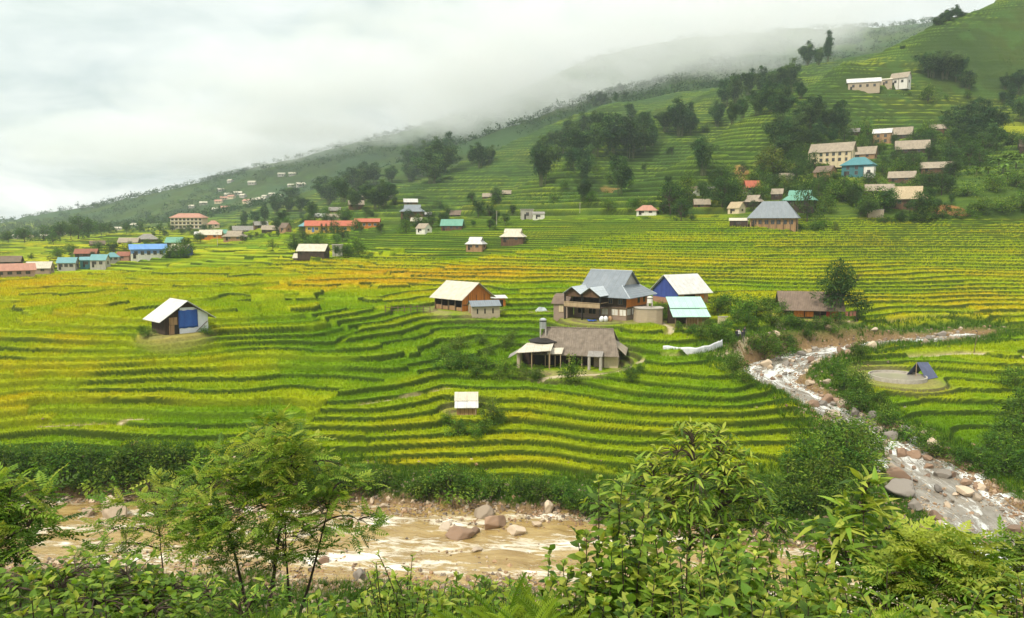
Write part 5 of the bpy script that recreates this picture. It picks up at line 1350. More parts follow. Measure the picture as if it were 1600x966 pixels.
# random fill between the houses of the right-hand village, never right in front of one
HPX = []
for o in list(COL.objects):
    if o.type == 'EMPTY' and o.parent is None and o.get('category') in ('house', 'school'):
        s = F / o.location.y; HPX.append((o.location.x, o.location.y, s))
def clear_of_houses(p, h, w):
    for hx, hy, r in HOUSES:
        if abs(p.x - hx) < r * .8 + w * .35 and abs(p.y - hy) < r * .8 + w * .3: return False
        if p.y < hy and hy - p.y < 60:                        # would stand before it
            if abs(p.x / p.y - hx / hy) < (r * .5 + w * .3) / hy and (p.z + h - 1) / p.y > (float(gz(hx, hy)) + 2.2) / hy: return False
    return True
cnt = 0
for _ in range(4000):
    if cnt >= 165: break
    px, py = random.uniform(1000, 1490), random.uniform(208, 348)
    if py < 345 - (px - 1000) * 0.42 and px < 1330: continue
    p = at(px, py, 150); h = random.uniform(4.0, 8.5)
    if p.y > 345 or not clear_of_houses(p, h, h * .8): continue
    plant(random.choice(['green_tree', 'dark_tree', 'green_tree', 'bush']), p, h * (.6 if random.random() < .35 else 1), 'leafy green tree between the houses of the right hand village' , 'trees between the right village houses', random.uniform(1.0, 1.35)); cnt += 1
for o in list(COL.objects):
    if o.get('group') == 'trees between the right village houses' and o.name.startswith('bush'):
        o['label'] = 'leafy bush between the houses of the right hand village'; o['group'] = 'bushes between the right village houses'

# low trees dotted over the terraced hillside and round the far village
cnt = 0
for _ in range(900):
    if cnt >= 46: break
    px, py = random.uniform(760, 1240), random.uniform(200, 332); p = at(px, py, 250)
    if p.y > 620 or float(fbm(np.array(p.x / 40), np.array(p.y / 40), 97, 3)) < 0.02: continue
    plant(random.choice(['dark_bush', 'dark_tree', 'bush']), p, random.uniform(2.2, 5.0), 'low dark tree dotted on the terraces of the middle hillside', 'low trees on the middle hillside', 1.3); cnt += 1
cnt = 0
for _ in range(900):
    if cnt >= 70: break
    px, py = random.uniform(0, 800), random.uniform(334, 405); p = at(px, py, 200)
    if p.y < 230 + (px > 560) * 40 or p.y > 560 or p.z < -16 or not clear_of_houses(p, 3, 4): continue
    if min(abs(p.x / p.y - h_[0] / h_[1]) * p.y for h_ in HOUSES if abs(h_[1] - p.y) < 45) > 12 if any(abs(h_[1] - p.y) < 45 for h_ in HOUSES) else True: continue
    plant(random.choice(['green_tree', 'dark_tree', 'dark_bush']), p, random.uniform(2.5, 6.0), 'leafy tree close by the houses along the foot of the valley side', 'trees by the valley side houses', 1.25); cnt += 1
print('valley side trees', cnt)
# the tree beside the dark hut: open crown on a clear stem
lb = [(0, -.05, .70, .16, .10), (-.06, .05, .47, .15, .09), (-.13, 0, .86, .10, .09), (.10, .05, .80, .13, .10), (-.20, 0, .62, .14, .09), (.26, 0, .64, .12, .10), (0, 0, .58, .14, .10), (-.30, .05, .40, .13, .08), (.22, 0, .38, .15, .09), (.38, 0, .80, .06, .06), (.02, .1, .95, .06, .05), (.34, 0, .28, .12, .08), (-.12, -.1, .34, .12, .08)]
p = at(1312, 500)
r = empty('leafy_tree', p, 0, 'open crowned green tree standing beside the dark streamside hut', 'tree'); r.scale = (10.4,) * 3
obj('crown', tri_mesh('tree_crown', lobed_crown(510, 5600, lb, .046, [(.03, .08, .024), (.05, .115, .026), (.08, .15, .028)])), M_LEAF, r)
obj('trunk', tri_mesh('tree_trunk', tubes(trunk_lines(511, lb, .40, .016), 6), True), M_BARK, r)

# bushes along the banks and round the yards
plants('bush', [(x, 762 + random.uniform(-8, 6), random.uniform(44, 70)) for x in range(-20, 330, 30)], 'dense leafy bush on the far river bank at the left', 'bushes on the left river bank', 1.25)
plants('dark_bush', [(x, 735 + random.uniform(-8, 8), random.uniform(34, 55)) for x in range(0, 300, 36)], 'darker bush at the back of the left river bank', 'darker bushes on the left bank', 1.2)
plants('bush', [(480, 775, 55), (560, 768, 46), (520, 764, 50), (600, 764, 36)], 'bush on the river bank behind the left foreground tree', 'bushes behind the foreground tree', 1.15)
plants('bush', [(700, 778, 50), (735, 780, 46), (670, 774, 40), (770, 774, 34)], 'grassy bush hanging over the middle of the river bank', 'bushes over the middle bank', 1.25)
plants('dark_bush', [(815, 776, 40), (845, 776, 40), (880, 790, 42), (905, 800, 46), (935, 812, 56), (960, 820, 60)], 'dark bush hanging over the river bank right of the boulders', 'dark bushes right of the bank boulders', 1.2)
plants('bush', [(1255, 740, 66), (1290, 735, 72), (1320, 725, 74), (1345, 712, 62), (1300, 760, 60), (1340, 745, 55), (1230, 770, 60), (1270, 775, 60), (1350, 700, 48), (1320, 690, 46), (1296, 690, 50)],
       'leafy bush on the point between the stream and the rice', 'bushes on the stream point', 1.15)
plants('bush', [(1195, 560, 42), (1215, 558, 36), (1178, 552, 30)], 'large round bush on the bank below the walkers', 'round bushes below the walkers', 1.1)
plants('bush', [(1150, 582, 30), (1140, 570, 26), (1160, 600, 26), (1146, 592, 24)], 'small bush on the left bank of the stream bend', 'small bushes at the stream bend', 1.1)
plants('bush', [(1345, 560, 34)], 'bright bush standing on the right bank of the upper stream', None, 1.0)
plants('dark_bush', [(1338, 645, 38)], 'round dark bush beside the stream below the concrete tank', None, 1.2)
plants('bush', [(1385, 668, 44), (1375, 640, 30), (1320, 616, 40), (1335, 602, 36), (1312, 590, 26), (1410, 690, 34), (1435, 700, 36), (1345, 622, 28), (1465, 712, 34)], 'weedy bush on the right bank of the stream', 'weedy bushes right of the stream', 1.2)
plants('dark_bush', [(1580, 700, 60), (1600, 670, 56), (1560, 720, 46), (1530, 735, 40), (1610, 640, 44), (1585, 605, 34), (1600, 745, 56), (1500, 730, 34), (1625, 715, 60), (1570, 745, 44)], 'dark bush massed at the right edge beside the stream', 'bushes at the right edge', 1.2)
plants('dark_bush', [(1095, 528, 22), (1118, 530, 26), (1130, 522, 22), (1060, 520, 16), (1080, 524, 18), (1136, 536, 22), (1110, 516, 18)], 'dark garden bush in front of the mint roofed shed', 'bushes before the mint shed', 1.25)
plants('bush', [(1120, 492, 30), (1140, 490, 30), (1160, 495, 34), (1182, 496, 36), (1200, 490, 30), (1170, 510, 24), (1205, 508, 22), (1150, 506, 22), (1130, 475, 20), (1028, 500, 22), (1034, 492, 24)], 'green bush between the mint shed and the dark hut', 'bushes left of the dark hut', 1.2)
plants('dark_bush', [(1232, 510, 20), (1250, 514, 20), (1275, 515, 22), (1290, 512, 18), (1305, 505, 20), (1340, 500, 20), (1245, 492, 26), (1222, 492, 22), (1262, 490, 18)], 'low dark bush around the front of the dark hut', 'bushes round the dark hut', 1.3)
plants('bush', [(893, 594, 40)], 'small leafy tree in front of the grey roofed farmhouse', None, .95)
plants('bush', [(700, 580, 28), (730, 578, 26), (760, 580, 30), (790, 586, 26), (815, 590, 24), (715, 566, 24), (745, 590, 22), (780, 596, 22), (842, 594, 22), (690, 560, 22)], 'garden bush in the vegetable plot left of the farmhouse', 'bushes in the vegetable plot', 1.35)
plants('pale_bush', [(720, 545, 24), (750, 540, 22), (790, 548, 26), (765, 556, 22), (705, 548, 20), (800, 535, 18)], 'pale leafy crop plant in the plot left of the farmhouse', 'pale crops left of the farmhouse', 1.2)
plants('pale_bush', [(770, 655, 34)], 'pale rounded bush right of the tiny field shed', None, 1.2)
plants('bush', [(715, 682, 26), (740, 684, 24), (760, 676, 26), (780, 664, 24), (702, 664, 20)], 'weedy bush around the tiny field shed', 'bushes round the tiny shed', 1.2)
plants('bush', [(232, 526, 16), (222, 522, 14), (325, 524, 14)], 'low weed bush at the corner of the field hut', 'weeds at the field hut', 1.3)
plants('dark_bush', [(985, 592, 20), (998, 585, 18), (972, 560, 16)], 'small dark bush at the right end of the farmhouse', 'bushes at the farmhouse end', 1.2)
plants('bush', [(1240, 555, 20), (1230, 545, 22), (1260, 528, 18), (1300, 520, 16)], 'streamside bush among the boulders of the upper stream', 'bushes among the upper stream boulders', 1.3)

plants('bush', [(1165, 815, 50), (1200, 800, 48), (1235, 800, 50), (1140, 795, 46), (1275, 805, 52), (1310, 800, 50), (1345, 790, 46), (1110, 800, 48), (1070, 810, 46), (1030, 815, 46)], 'leafy bush on the spit above the gravel behind the thicket', 'bushes on the spit behind the thicket', 1.2)
print('fill trees', cnt)
# ---- stuff: crop and grass blades, scrub and the far wood
BL_P = np.array([(0, -.5, 0), (0, .5, 0), (.0, 0, 1.0)]); BL_T = np.array([(0, 1, 2)])
def blades(name, n, u0, u1, y0, y1, keep, blades_per, hgt, wid, colf, lean, seed, label):
    g = np.random.default_rng(seed)
    u = g.uniform(u0, u1, n); w = g.uniform(math.log(y0), math.log(y1), n); y = np.exp(w); x = u * y
    k = keep(u, w, g); u, w, x, y = u[k], w[k], x[k], y[k]
    z = gz(x, y); m = blades_per
    C = np.stack([bil(CG[..., c], GU, GW, u, w) for c in range(3)], -1)
    O = np.repeat(np.stack([x, y, z - .05], 1), m, 0); yy = np.repeat(y, m)
    O[:, :2] += g.normal(0, .10, (len(O), 2)) * (yy[:, None] / 100)
    a = g.uniform(0, 6.283, len(O)); H_ = hgt * g.uniform(.6, 1.25, len(O)) * (yy / 100) ** .45; W_ = wid * (yy / 100) ** .8 * g.uniform(.7, 1.3, len(O))
    tip = np.stack([np.cos(a), np.sin(a), np.zeros(len(a))], 1) * (lean * H_ * g.uniform(.3, 1.2, len(O)))[:, None] + np.array([0, 0, 1.0]) * H_[:, None]
    sd = np.stack([-np.sin(a), np.cos(a), 0 * a], 1) * W_[:, None] * .5
    v = np.stack([O - sd, O + sd, O + tip], 1).reshape(-1, 3); f = np.arange(len(v)).reshape(-1, 3)
    c = np.repeat(colf(np.repeat(C, m, 0), g), 3, 0)
    return tag(obj(name, np_mesh(name, v, tris=f, col=c, smooth=False), M_GRASS), kind='stuff', label=label)
def rice_keep(u, w, g): return bil(RICE, GU, GW, u, w) > .55
blades('rice_crop', 150000, -.74, .74, 71, 235, rice_keep, 6, .40, .055, lambda C, g: C * g.uniform(.6, 1.5, (len(C), 1)) * np.array([1.06, 1.02, 1]), .45, 600, 'ripening green and gold rice covering the terraces')
def bank_keep(u, w, g):
    wd = bil(WD, GU, GW, u, w); return (wd > .9) & (wd < np.where(np.exp(w) < 76, 16, 6.5)) & (np.exp(w) > 52) & (bil(PADM, GU, GW, u, w) < .3)
blades('bank_grass', 90000, -.74, .74, 52, 150, bank_keep, 6, .75, .07, lambda C, g: mix_cols(len(C), [(.05, .12, .012), (.08, .16, .015), (.12, .19, .02), (.035, .085, .012)], g=g), .7, 601, 'rank green grass on the river and stream banks')
def slope_keep(u, w, g): return (np.exp(w) < 52) & (np.exp(w) > 5) & (bil(WD, GU, GW, u, w) > 1.0)
blades('slope_grass', 42000, -1.1, 1.1, 5, 52, slope_keep, 7, .95, .11, lambda C, g: mix_cols(len(C), [(.06, .13, .014), (.09, .17, .018), (.14, .20, .025), (.04, .09, .012)], g=g), .7, 602, 'long green grass on the slope below the viewpoint')
def clumps(name, n, y0, y1, keep, size, per, cols, seed, label, up=0.5, ulim=.78):
    g = np.random.default_rng(seed)
    u = g.uniform(-ulim, ulim, n); w = g.uniform(math.log(y0), math.log(y1), n); k = keep(u, w, g); u, w = u[k], w[k]
    y = np.exp(w); x = u * y; z = gz(x, y); s = size(y) * g.uniform(.6, 1.5, len(y))
    base = mix_cols(len(y), cols, jit=.22, g=g)
    O = np.repeat(np.stack([x, y, z], 1), per, 0); ss = np.repeat(s, per)
    O = O + g.normal(0, .5, O.shape) * ss[:, None] * np.array([1, 1, .6]) + np.array([0, 0, up]) * ss[:, None]
    d = g.normal(0, 1, O.shape) + np.array([0, 0, .3])
    v = inst(CARD_P * np.array([1, 1.3, 1]), CARD_T, frames(d, .8, g), O, ss * (.75 if per < 20 else .5), np.repeat(base, per, 0) * g.uniform(.8, 1.2, (len(O), 1)))
    return tag(obj(name, tri_mesh(name, v), M_GRASS), kind='stuff', label=label)
def scrub_keep(u, w, g):
    y = np.exp(w); x = u * y
    return (bil(hill, GU, GW, u, w) > .5) & (fbm(x / 24, y / 24, 95, 3) + .35 * vnoise(x / 80, y / 80, 96) > g.uniform(-.05, .45, len(u)))
clumps('hill_scrub', 40000, 235, 620, scrub_keep, lambda y: .75 + 0 * y, 7, [(.035, .08, .02), (.05, .105, .022), (.08, .14, .025), (.11, .15, .03)], 610, 'scrub and weeds growing over the hillside terraces', .45)
def forest_keep(u, w, g):
    y = np.exp(w); x = u * y
    n_ = fbm(x / 90, y / 90, 91, 4)
    return ((y > 700) & (n_ > g.uniform(-.28, .12, len(u)))) & (bil(Z, GU, GW, u, w) > -30)
clumps('far_forest', 15000, 560, 1900, forest_keep, lambda y: 2.3 + y * .0018, 22, [(.028, .062, .028), (.04, .08, .032), (.055, .10, .035)], 611, 'hazy woodland covering the far ridges', .9)
def valley_keep(u, w, g): return (u < -.30) & (g.random(len(u)) < .5) & (np.exp(w) > 480)
clumps('valley_trees', 900, 480, 1050, valley_keep, lambda y: 2.6 + 0 * y, 14, [(.03, .07, .025), (.045, .09, .03), (.06, .11, .03)], 612, 'far trees massed on the valley floor at the left', .9)
# ------------------------------------------------------------------ rocks
M_ROCK = []
def rockmat(name, c1, c2, c3):
    m, nt = newmat(name); t = NT(nt)
    co = t.n('ShaderNodeTexCoord').outputs['Object']; oi = t.n('ShaderNodeObjectInfo').outputs['Random']
    mp = t.n('ShaderNodeMapping', ins={'Vector': co}); nt.links.new(t.n('ShaderNodeCombineXYZ', ins={0: t.math('MULTIPLY', oi, 50.)}).outputs[0], mp.inputs[0])
    n_ = t.noise(mp.outputs[0], 1.6, 6, .65, .3); col = t.mix(t.rng(n_, .35, .65), c1, c2)
    col = t.mix(t.math('MULTIPLY', t.rng(t.noise(mp.outputs[0], 5., 5, .7), .55, .7), .6), col, c3)
    col = t.mix(1.0, col, t.n('ShaderNodeCombineColor', ins={0: t.rng(oi, 0, 1, .7, 1.25), 1: t.rng(oi, 0, 1, .7, 1.22), 2: t.rng(oi, 0, 1, .72, 1.2)}).outputs[0], 'MULTIPLY')
    t.out(t.bsdf(col, .75, t.math('ADD', n_, t.math('MULTIPLY', t.noise(mp.outputs[0], 9., 5, .7), .4)), .8, .12, .3))
    return m
M_ROCK_P = rockmat('rock_pale', (.46, .38, .28), (.36, .28, .19), (.22, .16, .10))
M_ROCK_B = rockmat('rock_brown', (.27, .18, .115), (.19, .125, .085), (.36, .27, .19))
M_ROCK_G = rockmat('rock_grey', (.25, .225, .19), (.17, .15, .125), (.33, .28, .21))
ROCKS = []
for s in range(8):
    bm = bmesh.new(); bmesh.ops.create_icosphere(bm, subdivisions=4, radius=1.0)
    g = np.random.default_rng(700 + s); cuts = [(unit(g.normal(0, 1, 3)), g.uniform(.50, .86)) for _ in range(15)]
    sc = np.array([1.0, g.uniform(.65, .9), g.uniform(.45, .72)])
    for v in bm.verts:
        p = np.array(v.co)
        for nrm, dd in cuts:
            k_ = float(p @ nrm) - dd
            if k_ > 0: p = p - nrm * k_ * .97
        p = p * (1 + .10 * float(fbm(np.array(p[0] * 1.7 + s), np.array(p[1] * 1.7 + p[2] * 2.3), 7 + s, 4)))
        v.co = p * sc
    me = bpy.data.meshes.new('rock'); bm.to_mesh(me); bm.free()
    for f_ in me.polygons: f_.use_smooth = True
    ROCKS.append(me)
ROCKM = {}
def rock(loc, size, mkey, label, group=None, flat=1.0, rz=None, name='boulder', i=None):
    i = random.randrange(8) if i is None else i
    mm = {'p': M_ROCK_P, 'b': M_ROCK_B, 'g': M_ROCK_G}[mkey]
    if (i, mkey) not in ROCKM:
        me = ROCKS[i].copy(); me.materials.clear(); me.materials.append(mm); ROCKM[(i, mkey)] = me
    o = obj(name, ROCKM[(i, mkey)], None); o.location = loc
    o.rotation_euler = (random.uniform(-.2, .2), random.uniform(-.2, .2), random.uniform(0, 6.28) if rz is None else rz); o.scale = (size, size, size * flat)
    return tag(o, label, 'rock', group)
def wlevel(x, y):
    u, w = x / y, math.log(y); return float(bil(WZ, GU, GW, u, w))
def at_water(px, py):
    """Point of the water surface (or the shore) seen through a photo pixel."""
    p = at(px, py, 50)
    for _ in range(4):
        wz = wlevel(p.x, p.y)
        if wz == 0: return p
        u, e = ray(px, py); y = wz / e; p = Vector((u * y, y, wz))
    p.z = max(p.z - .05, float(gz(p.x, p.y)))
    return p
for px, py, w, mk, fl, lab in ((178, 806, 66, 'p', 1.0, 'big pale boulder at the left river edge'), (755, 806, 48, 'p', 1.15, 'tall pale grey boulder on the far river bank'), (857, 800, 34, 'p', 1.1, 'pale boulder under the bank bushes right of the tall one'),
    (772, 822, 56, 'b', .7, 'long flat rock in the river below the tall boulder'), (722, 840, 66, 'b', .75, 'wide flat brown rock in the middle of the river'), (696, 826, 34, 'p', .8, 'small pale rock upstream edge of the wide brown one'), (742, 832, 32, 'b', .9, 'rounded rock at the right end of the wide brown one'),
    (808, 834, 52, 'p', .7, 'wedge shaped pale rock in the river right of centre'), (838, 822, 30, 'p', .7, 'low pale rock near the far bank right of centre'), (562, 905, 36, 'g', 1.2, 'grey pointed boulder by the near river edge'), (1402, 752, 66, 'b', .9, 'big dark slab boulder on the left edge of the stream'),
    (1408, 778, 66, 'g', .75, 'broad grey slab boulder below the dark slab'), (1459, 708, 34, 'p', 1.05, 'rounded pale boulder on the right bank of the stream'), (1475, 746, 36, 'g', .9, 'grey boulder standing alone in the stream'), (1505, 838, 50, 'g', .9, 'large angular boulder in the boulder bar across the stream'),
    (1462, 812, 34, 'b', 1.0, 'leaning brown boulder in the bar below the slabs'), (1535, 848, 34, 'b', 1.0, 'reddish boulder at the right end of the bar'), (1530, 900, 52, 'p', .8, 'white water washed boulder near the lower right'), (1590, 780 + 52, 44, 'b', .6, 'flat brown rock at the right edge rapids'), (1405, 815, 40, 'b', .9, 'dark boulder below the broad grey slab'),
    (1445, 836, 30, 'b', .8, 'small brown boulder under the leaning one'), (1480, 790, 22, 'p', .6, 'orange tinted flat stone in the stream'), (1430, 800, 34, 'g', .9, 'mossy boulder left of the leaning brown one'), (1200, 830, 20, 'p', .8, 'pale stone on the gravel spit among the shrubs')):
    p = at_water(px, py); s = w * p.y / F / 2 * (.82 if px < 1000 else .92)
    rock(p + Vector((0, 0, s * .25)), s, mk, lab, None, fl * 1.45)
def scatter_rocks(S, n, lo, hi, smin, smax, mks, label, group, seed, t0=0.0, t1=1.0, sides=(-1, 1)):
    g = np.random.default_rng(seed); s, pts, hw = S
    tang = np.gradient(pts[:, :2], axis=0); tang /= np.linalg.norm(tang, axis=1, keepdims=True); c = 0; tries = 0
    while c < n and tries < n * 20:
        tries += 1
        i = int(g.uniform(t0, t1) * (len(s) - 1)); sd = g.choice(sides); off = sd * (hw[i] + g.uniform(lo, hi))
        x, y = pts[i, 0] - tang[i, 1] * off, pts[i, 1] + tang[i, 0] * off
        if abs(x / y) > .74: continue
        size = smin + (smax - smin) * g.random() ** 2.2
        z = max(float(gz(x, y)), pts[i, 2] + size * .05)
        rock(Vector((x, y, z + size * .22)), size, g.choice(list(mks)), label, group, g.uniform(1.0, 1.6)); c += 1
scatter_rocks(S_STR, 85, -6, -.3, .3, 1.0, 'bbgp', 'wet brown boulder standing in the rushing stream', 'boulders in the stream', 720, .0, .62)
scatter_rocks(S_STR, 52, -.4, 2.4, .3, 1.05, 'pbpg', 'tan boulder lying along the stream edge', 'boulders along the stream edge', 721, .02, .72)
scatter_rocks(S_STR, 70, -6, .8, .28, 1.15, 'bbgp', 'brown boulder in the rapids near the river mouth', 'boulders in the lower rapids', 722, .60, .88)
scatter_rocks(S_STR, 18, -.3, 1.8, .25, .6, 'ppb', 'pale stone on the shore of the lower stream', 'stones on the lower stream shore', 723, .68, .95)
scatter_rocks(S_MAIN, 46, -2.0, 1.0, .28, .85, 'ppb', 'pale stone at the foot of the far river bank', 'stones under the far river bank', 724, .28, .95, (-1,))
scatter_rocks(S_MAIN, 18, -7, -2, .3, .8, 'bp', 'brown rock breaking the muddy river', 'rocks in the muddy river', 725, .28, .9)
# gravel too small to count
def gravel(n, seed):
    g = np.random.default_rng(seed); P6 = np.array([(1, 0, 0), (-1, 0, 0), (0, 1, 0), (0, -1, 0), (0, 0, .7), (0, 0, -.7)], float)
    T8 = np.array([(0, 2, 4), (2, 1, 4), (1, 3, 4), (3, 0, 4), (2, 0, 5), (1, 2, 5), (3, 1, 5), (0, 3, 5)]); parts = []
    u = g.uniform(-.74, .74, n * 14); w = g.uniform(math.log(50), math.log(140), n * 14)
    wd = bil(WD, GU, GW, u, w); k = np.abs(wd - .3) < g.exponential(1.5, len(wd)); u, w = u[k][:n], w[k][:n]
    y = np.exp(w); x = u * y; O = np.stack([x, y, np.maximum(gz(x, y) + .03, np.where(wd[k][:n] < 0, bil(WZ, GU, GW, u, w) - .02, -99))], 1)
    v = inst(P6, T8, frames(g.normal(0, 1, O.shape), .6, g), O, g.uniform(.08, .24, len(O)) * (.6 + g.random(len(O)) ** 3), mix_cols(len(O), [(.36, .28, .19), (.24, .16, .10), (.29, .18, .10), (.17, .135, .10)], g=g))
    return tri_mesh('gravel', v)
M_GRAV = newmat('gravel_stone'); t = NT(M_GRAV[1]); t.out(t.bsdf(t.n('ShaderNodeAttribute', attribute_name='Col').outputs[0], .85))
tag(obj('gravel', gravel(22000, 730), M_GRAV[0]), kind='stuff', label='tan gravel and cobbles along the water edges')

# ------------------------------------------------------------------ small things round the farm
# round concrete tank with water, tarpaulin tent
p = P3(PAD_POND)
r = empty('round_tank', p, 0, 'round concrete fish tank beside the stream', 'tank')
m = MB(); n = 40; R0, R1 = 3.75, 3.6
vs = []
for z, rr in ((-.6, R0), (.55, R0), (.55, R1), (-.6, R1)): vs += [(rr * math.cos(6.2832 * i / n), rr * math.sin(6.2832 * i / n), z) for i in range(n)]
m.add(vs, [(k * n + i, k * n + (i + 1) % n, ((k + 1) % 4) * n + (i + 1) % n, ((k + 1) % 4) * n + i) for k in range(4) for i in range(n)])
m.build('rim_wall', M_CONC, r)
m_tw, nt = newmat('tank_water'); t = NT(nt); t.out(t.bsdf((.34, .31, .24), .08, t.noise(t.n('ShaderNodeTexCoord').outputs['Object'], 1.5, 3), .15, .1, .5))
MB().cyl(0, 0, -.55, .32, R1 - .003, n=40).build('tank_water', m_tw, r)
p = at(1440, 590)
r = empty('tarpaulin_tent', p, R(32), 'small dark blue tarpaulin tent behind the round tank', 'tent')
M_TENT = surf('tent_cloth', (.10, .115, .20), (.07, .08, .14), 1.5, .6, dirt=.2, bstr=1.0)
MB().slab([(-1.5, -1.5, .1), (1.5, -1.5, .1), (1.4, 0, 2.05), (-1.4, 0, 2.3)], .04).slab([(-1.4, 0, 2.3), (1.4, 0, 2.05), (1.5, 1.5, .1), (-1.5, 1.5, .1)], .04).build('cover', M_TENT, r)
for x in (-1.45, 1.45): MB().bar((x, 0, -.3), (x, 0, 2.2 if x < 0 else 2.0), .05).build('pole', M_PALEWOOD, r)
MB().slab([(-1.2, -1.2, .05), (1.2, -1.2, .05), (1.2, 1.2, .05), (-1.2, 1.2, .05)], .04).build('ground_sheet', M_BLACK, r)
# white sheeting strung along the path
line = [P3(q) for q in FENCE]
r = empty('sheet_fence', line[2], 0, 'low fence of white plastic sheeting along the footpath', 'fence')
s_, pl, _ = resample(np.array([tuple(q) for q in line]), np.ones(6), .25)
vv = []
for k_, q in enumerate(pl):
    zt = float(gz(q[0], q[1])) + .05; ww = .07 * math.sin(k_ * .9) + .05 * math.sin(k_ * .37)
    for j in range(5): vv.append((q[0] + ww * (j / 4) - line[2].x, q[1] + ww - line[2].y, zt + (j / 4) * (1.15 + .06 * math.sin(k_ * .55)) - line[2].z))
ff = [(a * 5 + b, (a + 1) * 5 + b, (a + 1) * 5 + b + 1, a * 5 + b + 1) for a in range(len(pl) - 1) for b in range(4)]
o = obj('sheeting', np_mesh('sheeting', vv, ff), WLM['plastic'], r); so = o.modifiers.new('thickness', 'SOLIDIFY'); so.thickness = .03
for k_ in range(0, len(pl), 9):
    q = pl[k_]; zt = float(gz(q[0], q[1]))
    MB().bar((q[0] - line[2].x, q[1] + .1 - line[2].y, zt - .3 - line[2].z), (q[0] - line[2].x, q[1] + .1 - line[2].y, zt + 1.15 - line[2].z), .04).build('post', M_PALEWOOD, r)
# post and rail fence left of the barn
line = [at(px, 489, 100) for px in range(602, 674, 10)]
r = empty('rail_fence', line[3], 0, 'weathered post and rail fence left of the orange barn', 'fence')
rl = MB()
for a_, b_ in zip(line[:-1], line[1:]):
    for z in (.45, .95): rl.bar(a_ - line[3] + Vector((0, 0, z)), b_ - line[3] + Vector((0, 0, z)), .045)
rl.build('rails', M_POST, r)
for q in line: MB().bar(q - line[3] + Vector((0, 0, -.4)), q - line[3] + Vector((0, 0, 1.3)), .075).build('post', M_POST, r)
# heaps and goods in the farm yards
p = at(846, 487)
r = empty('tarpaulin_heap', p, .3, 'low heap under a pale grey tarpaulin left of the brick outhouse', 'heap')
h_ = MB(); h_.add([(-1.2, -.7, 0), (1.2, -.7, 0), (1.2, .8, 0), (-1.2, .8, 0), (-.5, -.1, .95), (.6, .1, .8)], [(0, 1, 5, 4), (1, 2, 5), (2, 3, 4, 5), (3, 0, 4), (3, 2, 1, 0)])
h_.build('tarpaulin', RF['zinc'], r, .06)
MB().box(-3, 3.4, -1.2, -1.0, .02, .14).box(-1.8, 2.8, -1.5, -1.32, .02, .16).box(.5, 3.6, -.9, -.75, .03, .2).build('timber', M_PALEWOOD, r)
p = at(925, 503)
r = empty('blue_sheet', p + Vector((0, .3, 0)), .2, 'crumpled blue sheet on the ground before the timber house porch', 'sheet')
gx = np.linspace(-1, 1, 11); xx_, yy_ = np.meshgrid(gx, gx); zz_ = .22 + .16 * fbm(xx_ * 2, yy_ * 2, 5, 3)
ii = np.arange(121).reshape(11, 11); qd = np.stack([ii[:-1, :-1], ii[:-1, 1:], ii[1:, 1:], ii[1:, :-1]], -1).reshape(-1, 4)
o = obj('blue_cloth', np_mesh('blue_cloth', np.stack([xx_ * .75, yy_ * .6, zz_], -1).reshape(-1, 3), qd), M_TARP, r); so = o.modifiers.new('thickness', 'SOLIDIFY'); so.thickness = .03
p = at(940, 503)
for k_, (dx, dy, lab) in enumerate(((0, 0, 'pale grain sack leaning left by the porch post'), (.7, .15, 'pale grain sack standing right of the leaning one'), (1.5, .3, 'brown sack furthest right before the porch'))):
    bm = bmesh.new(); bmesh.ops.create_uvsphere(bm, u_segments=14, v_segments=10, radius=.42)
    for v in bm.verts: v.co = Vector((v.co.x * (1 - .25 * max(v.co.z, 0)), v.co.y * .8, v.co.z * 1.25 + .45)) + Vector((.12 * v.co.z if k_ == 0 else 0, 0, 0))
    me = bpy.data.meshes.new('grain_sack'); bm.to_mesh(me); bm.free()
    for f_ in me.polygons: f_.use_smooth = True
    o = obj('grain_sack', me, WLM['pale'] if k_ == 2 else WLM['plastic']); o.location = Vector((p.x + dx, p.y + dy, float(gz(p.x + dx, p.y + dy)))); tag(o, lab, 'sack')
p = at(1131, 505)
r = empty('block_wall', p, .05, 'short cream block wall in the weeds right of the mint shed', 'wall')
MB().box(-1.0, 1.0, -.15, .15, -.6, 1.0).build('wall_blocks', WLM['cream'], r)
MB().box(-1.06, 1.06, -.2, .2, 1.002, 1.1).build('coping', M_CONC, r)
p = on(1360, 232)
r = empty('stone_wall', p, 0, 'pale stone retaining wall left of the clipped hedge', 'wall')
MB().box(-2.4, 2.4, -.3, .3, -1.0, 2.3).build('stonework', WLM['block'], r)
MB().box(-2.5, 2.5, -.36, .36, 2.302, 2.45).build('coping', M_CONC, r)
p = at(1316, 498)
r = empty('laundry_rail', p + Vector((.9, -1.2, 0)), .1, 'rail of reddish washing hung beside the dark hut', 'clothes rail')
for x in (-1.2, 1.2): MB().bar((x, 0, -.4), (x, 0, 1.5), .045).build('post', M_POST, r)
MB().bar((-1.2, 0, 1.42), (1.2, 0, 1.42), .02).build('line', M_POST, r)
for x in (-.7, 0.1, .75): MB().box(x - .25, x + .25, -.03, -.022 + .02, .6, 1.41).build('cloth', M_LAUNDRY, r)
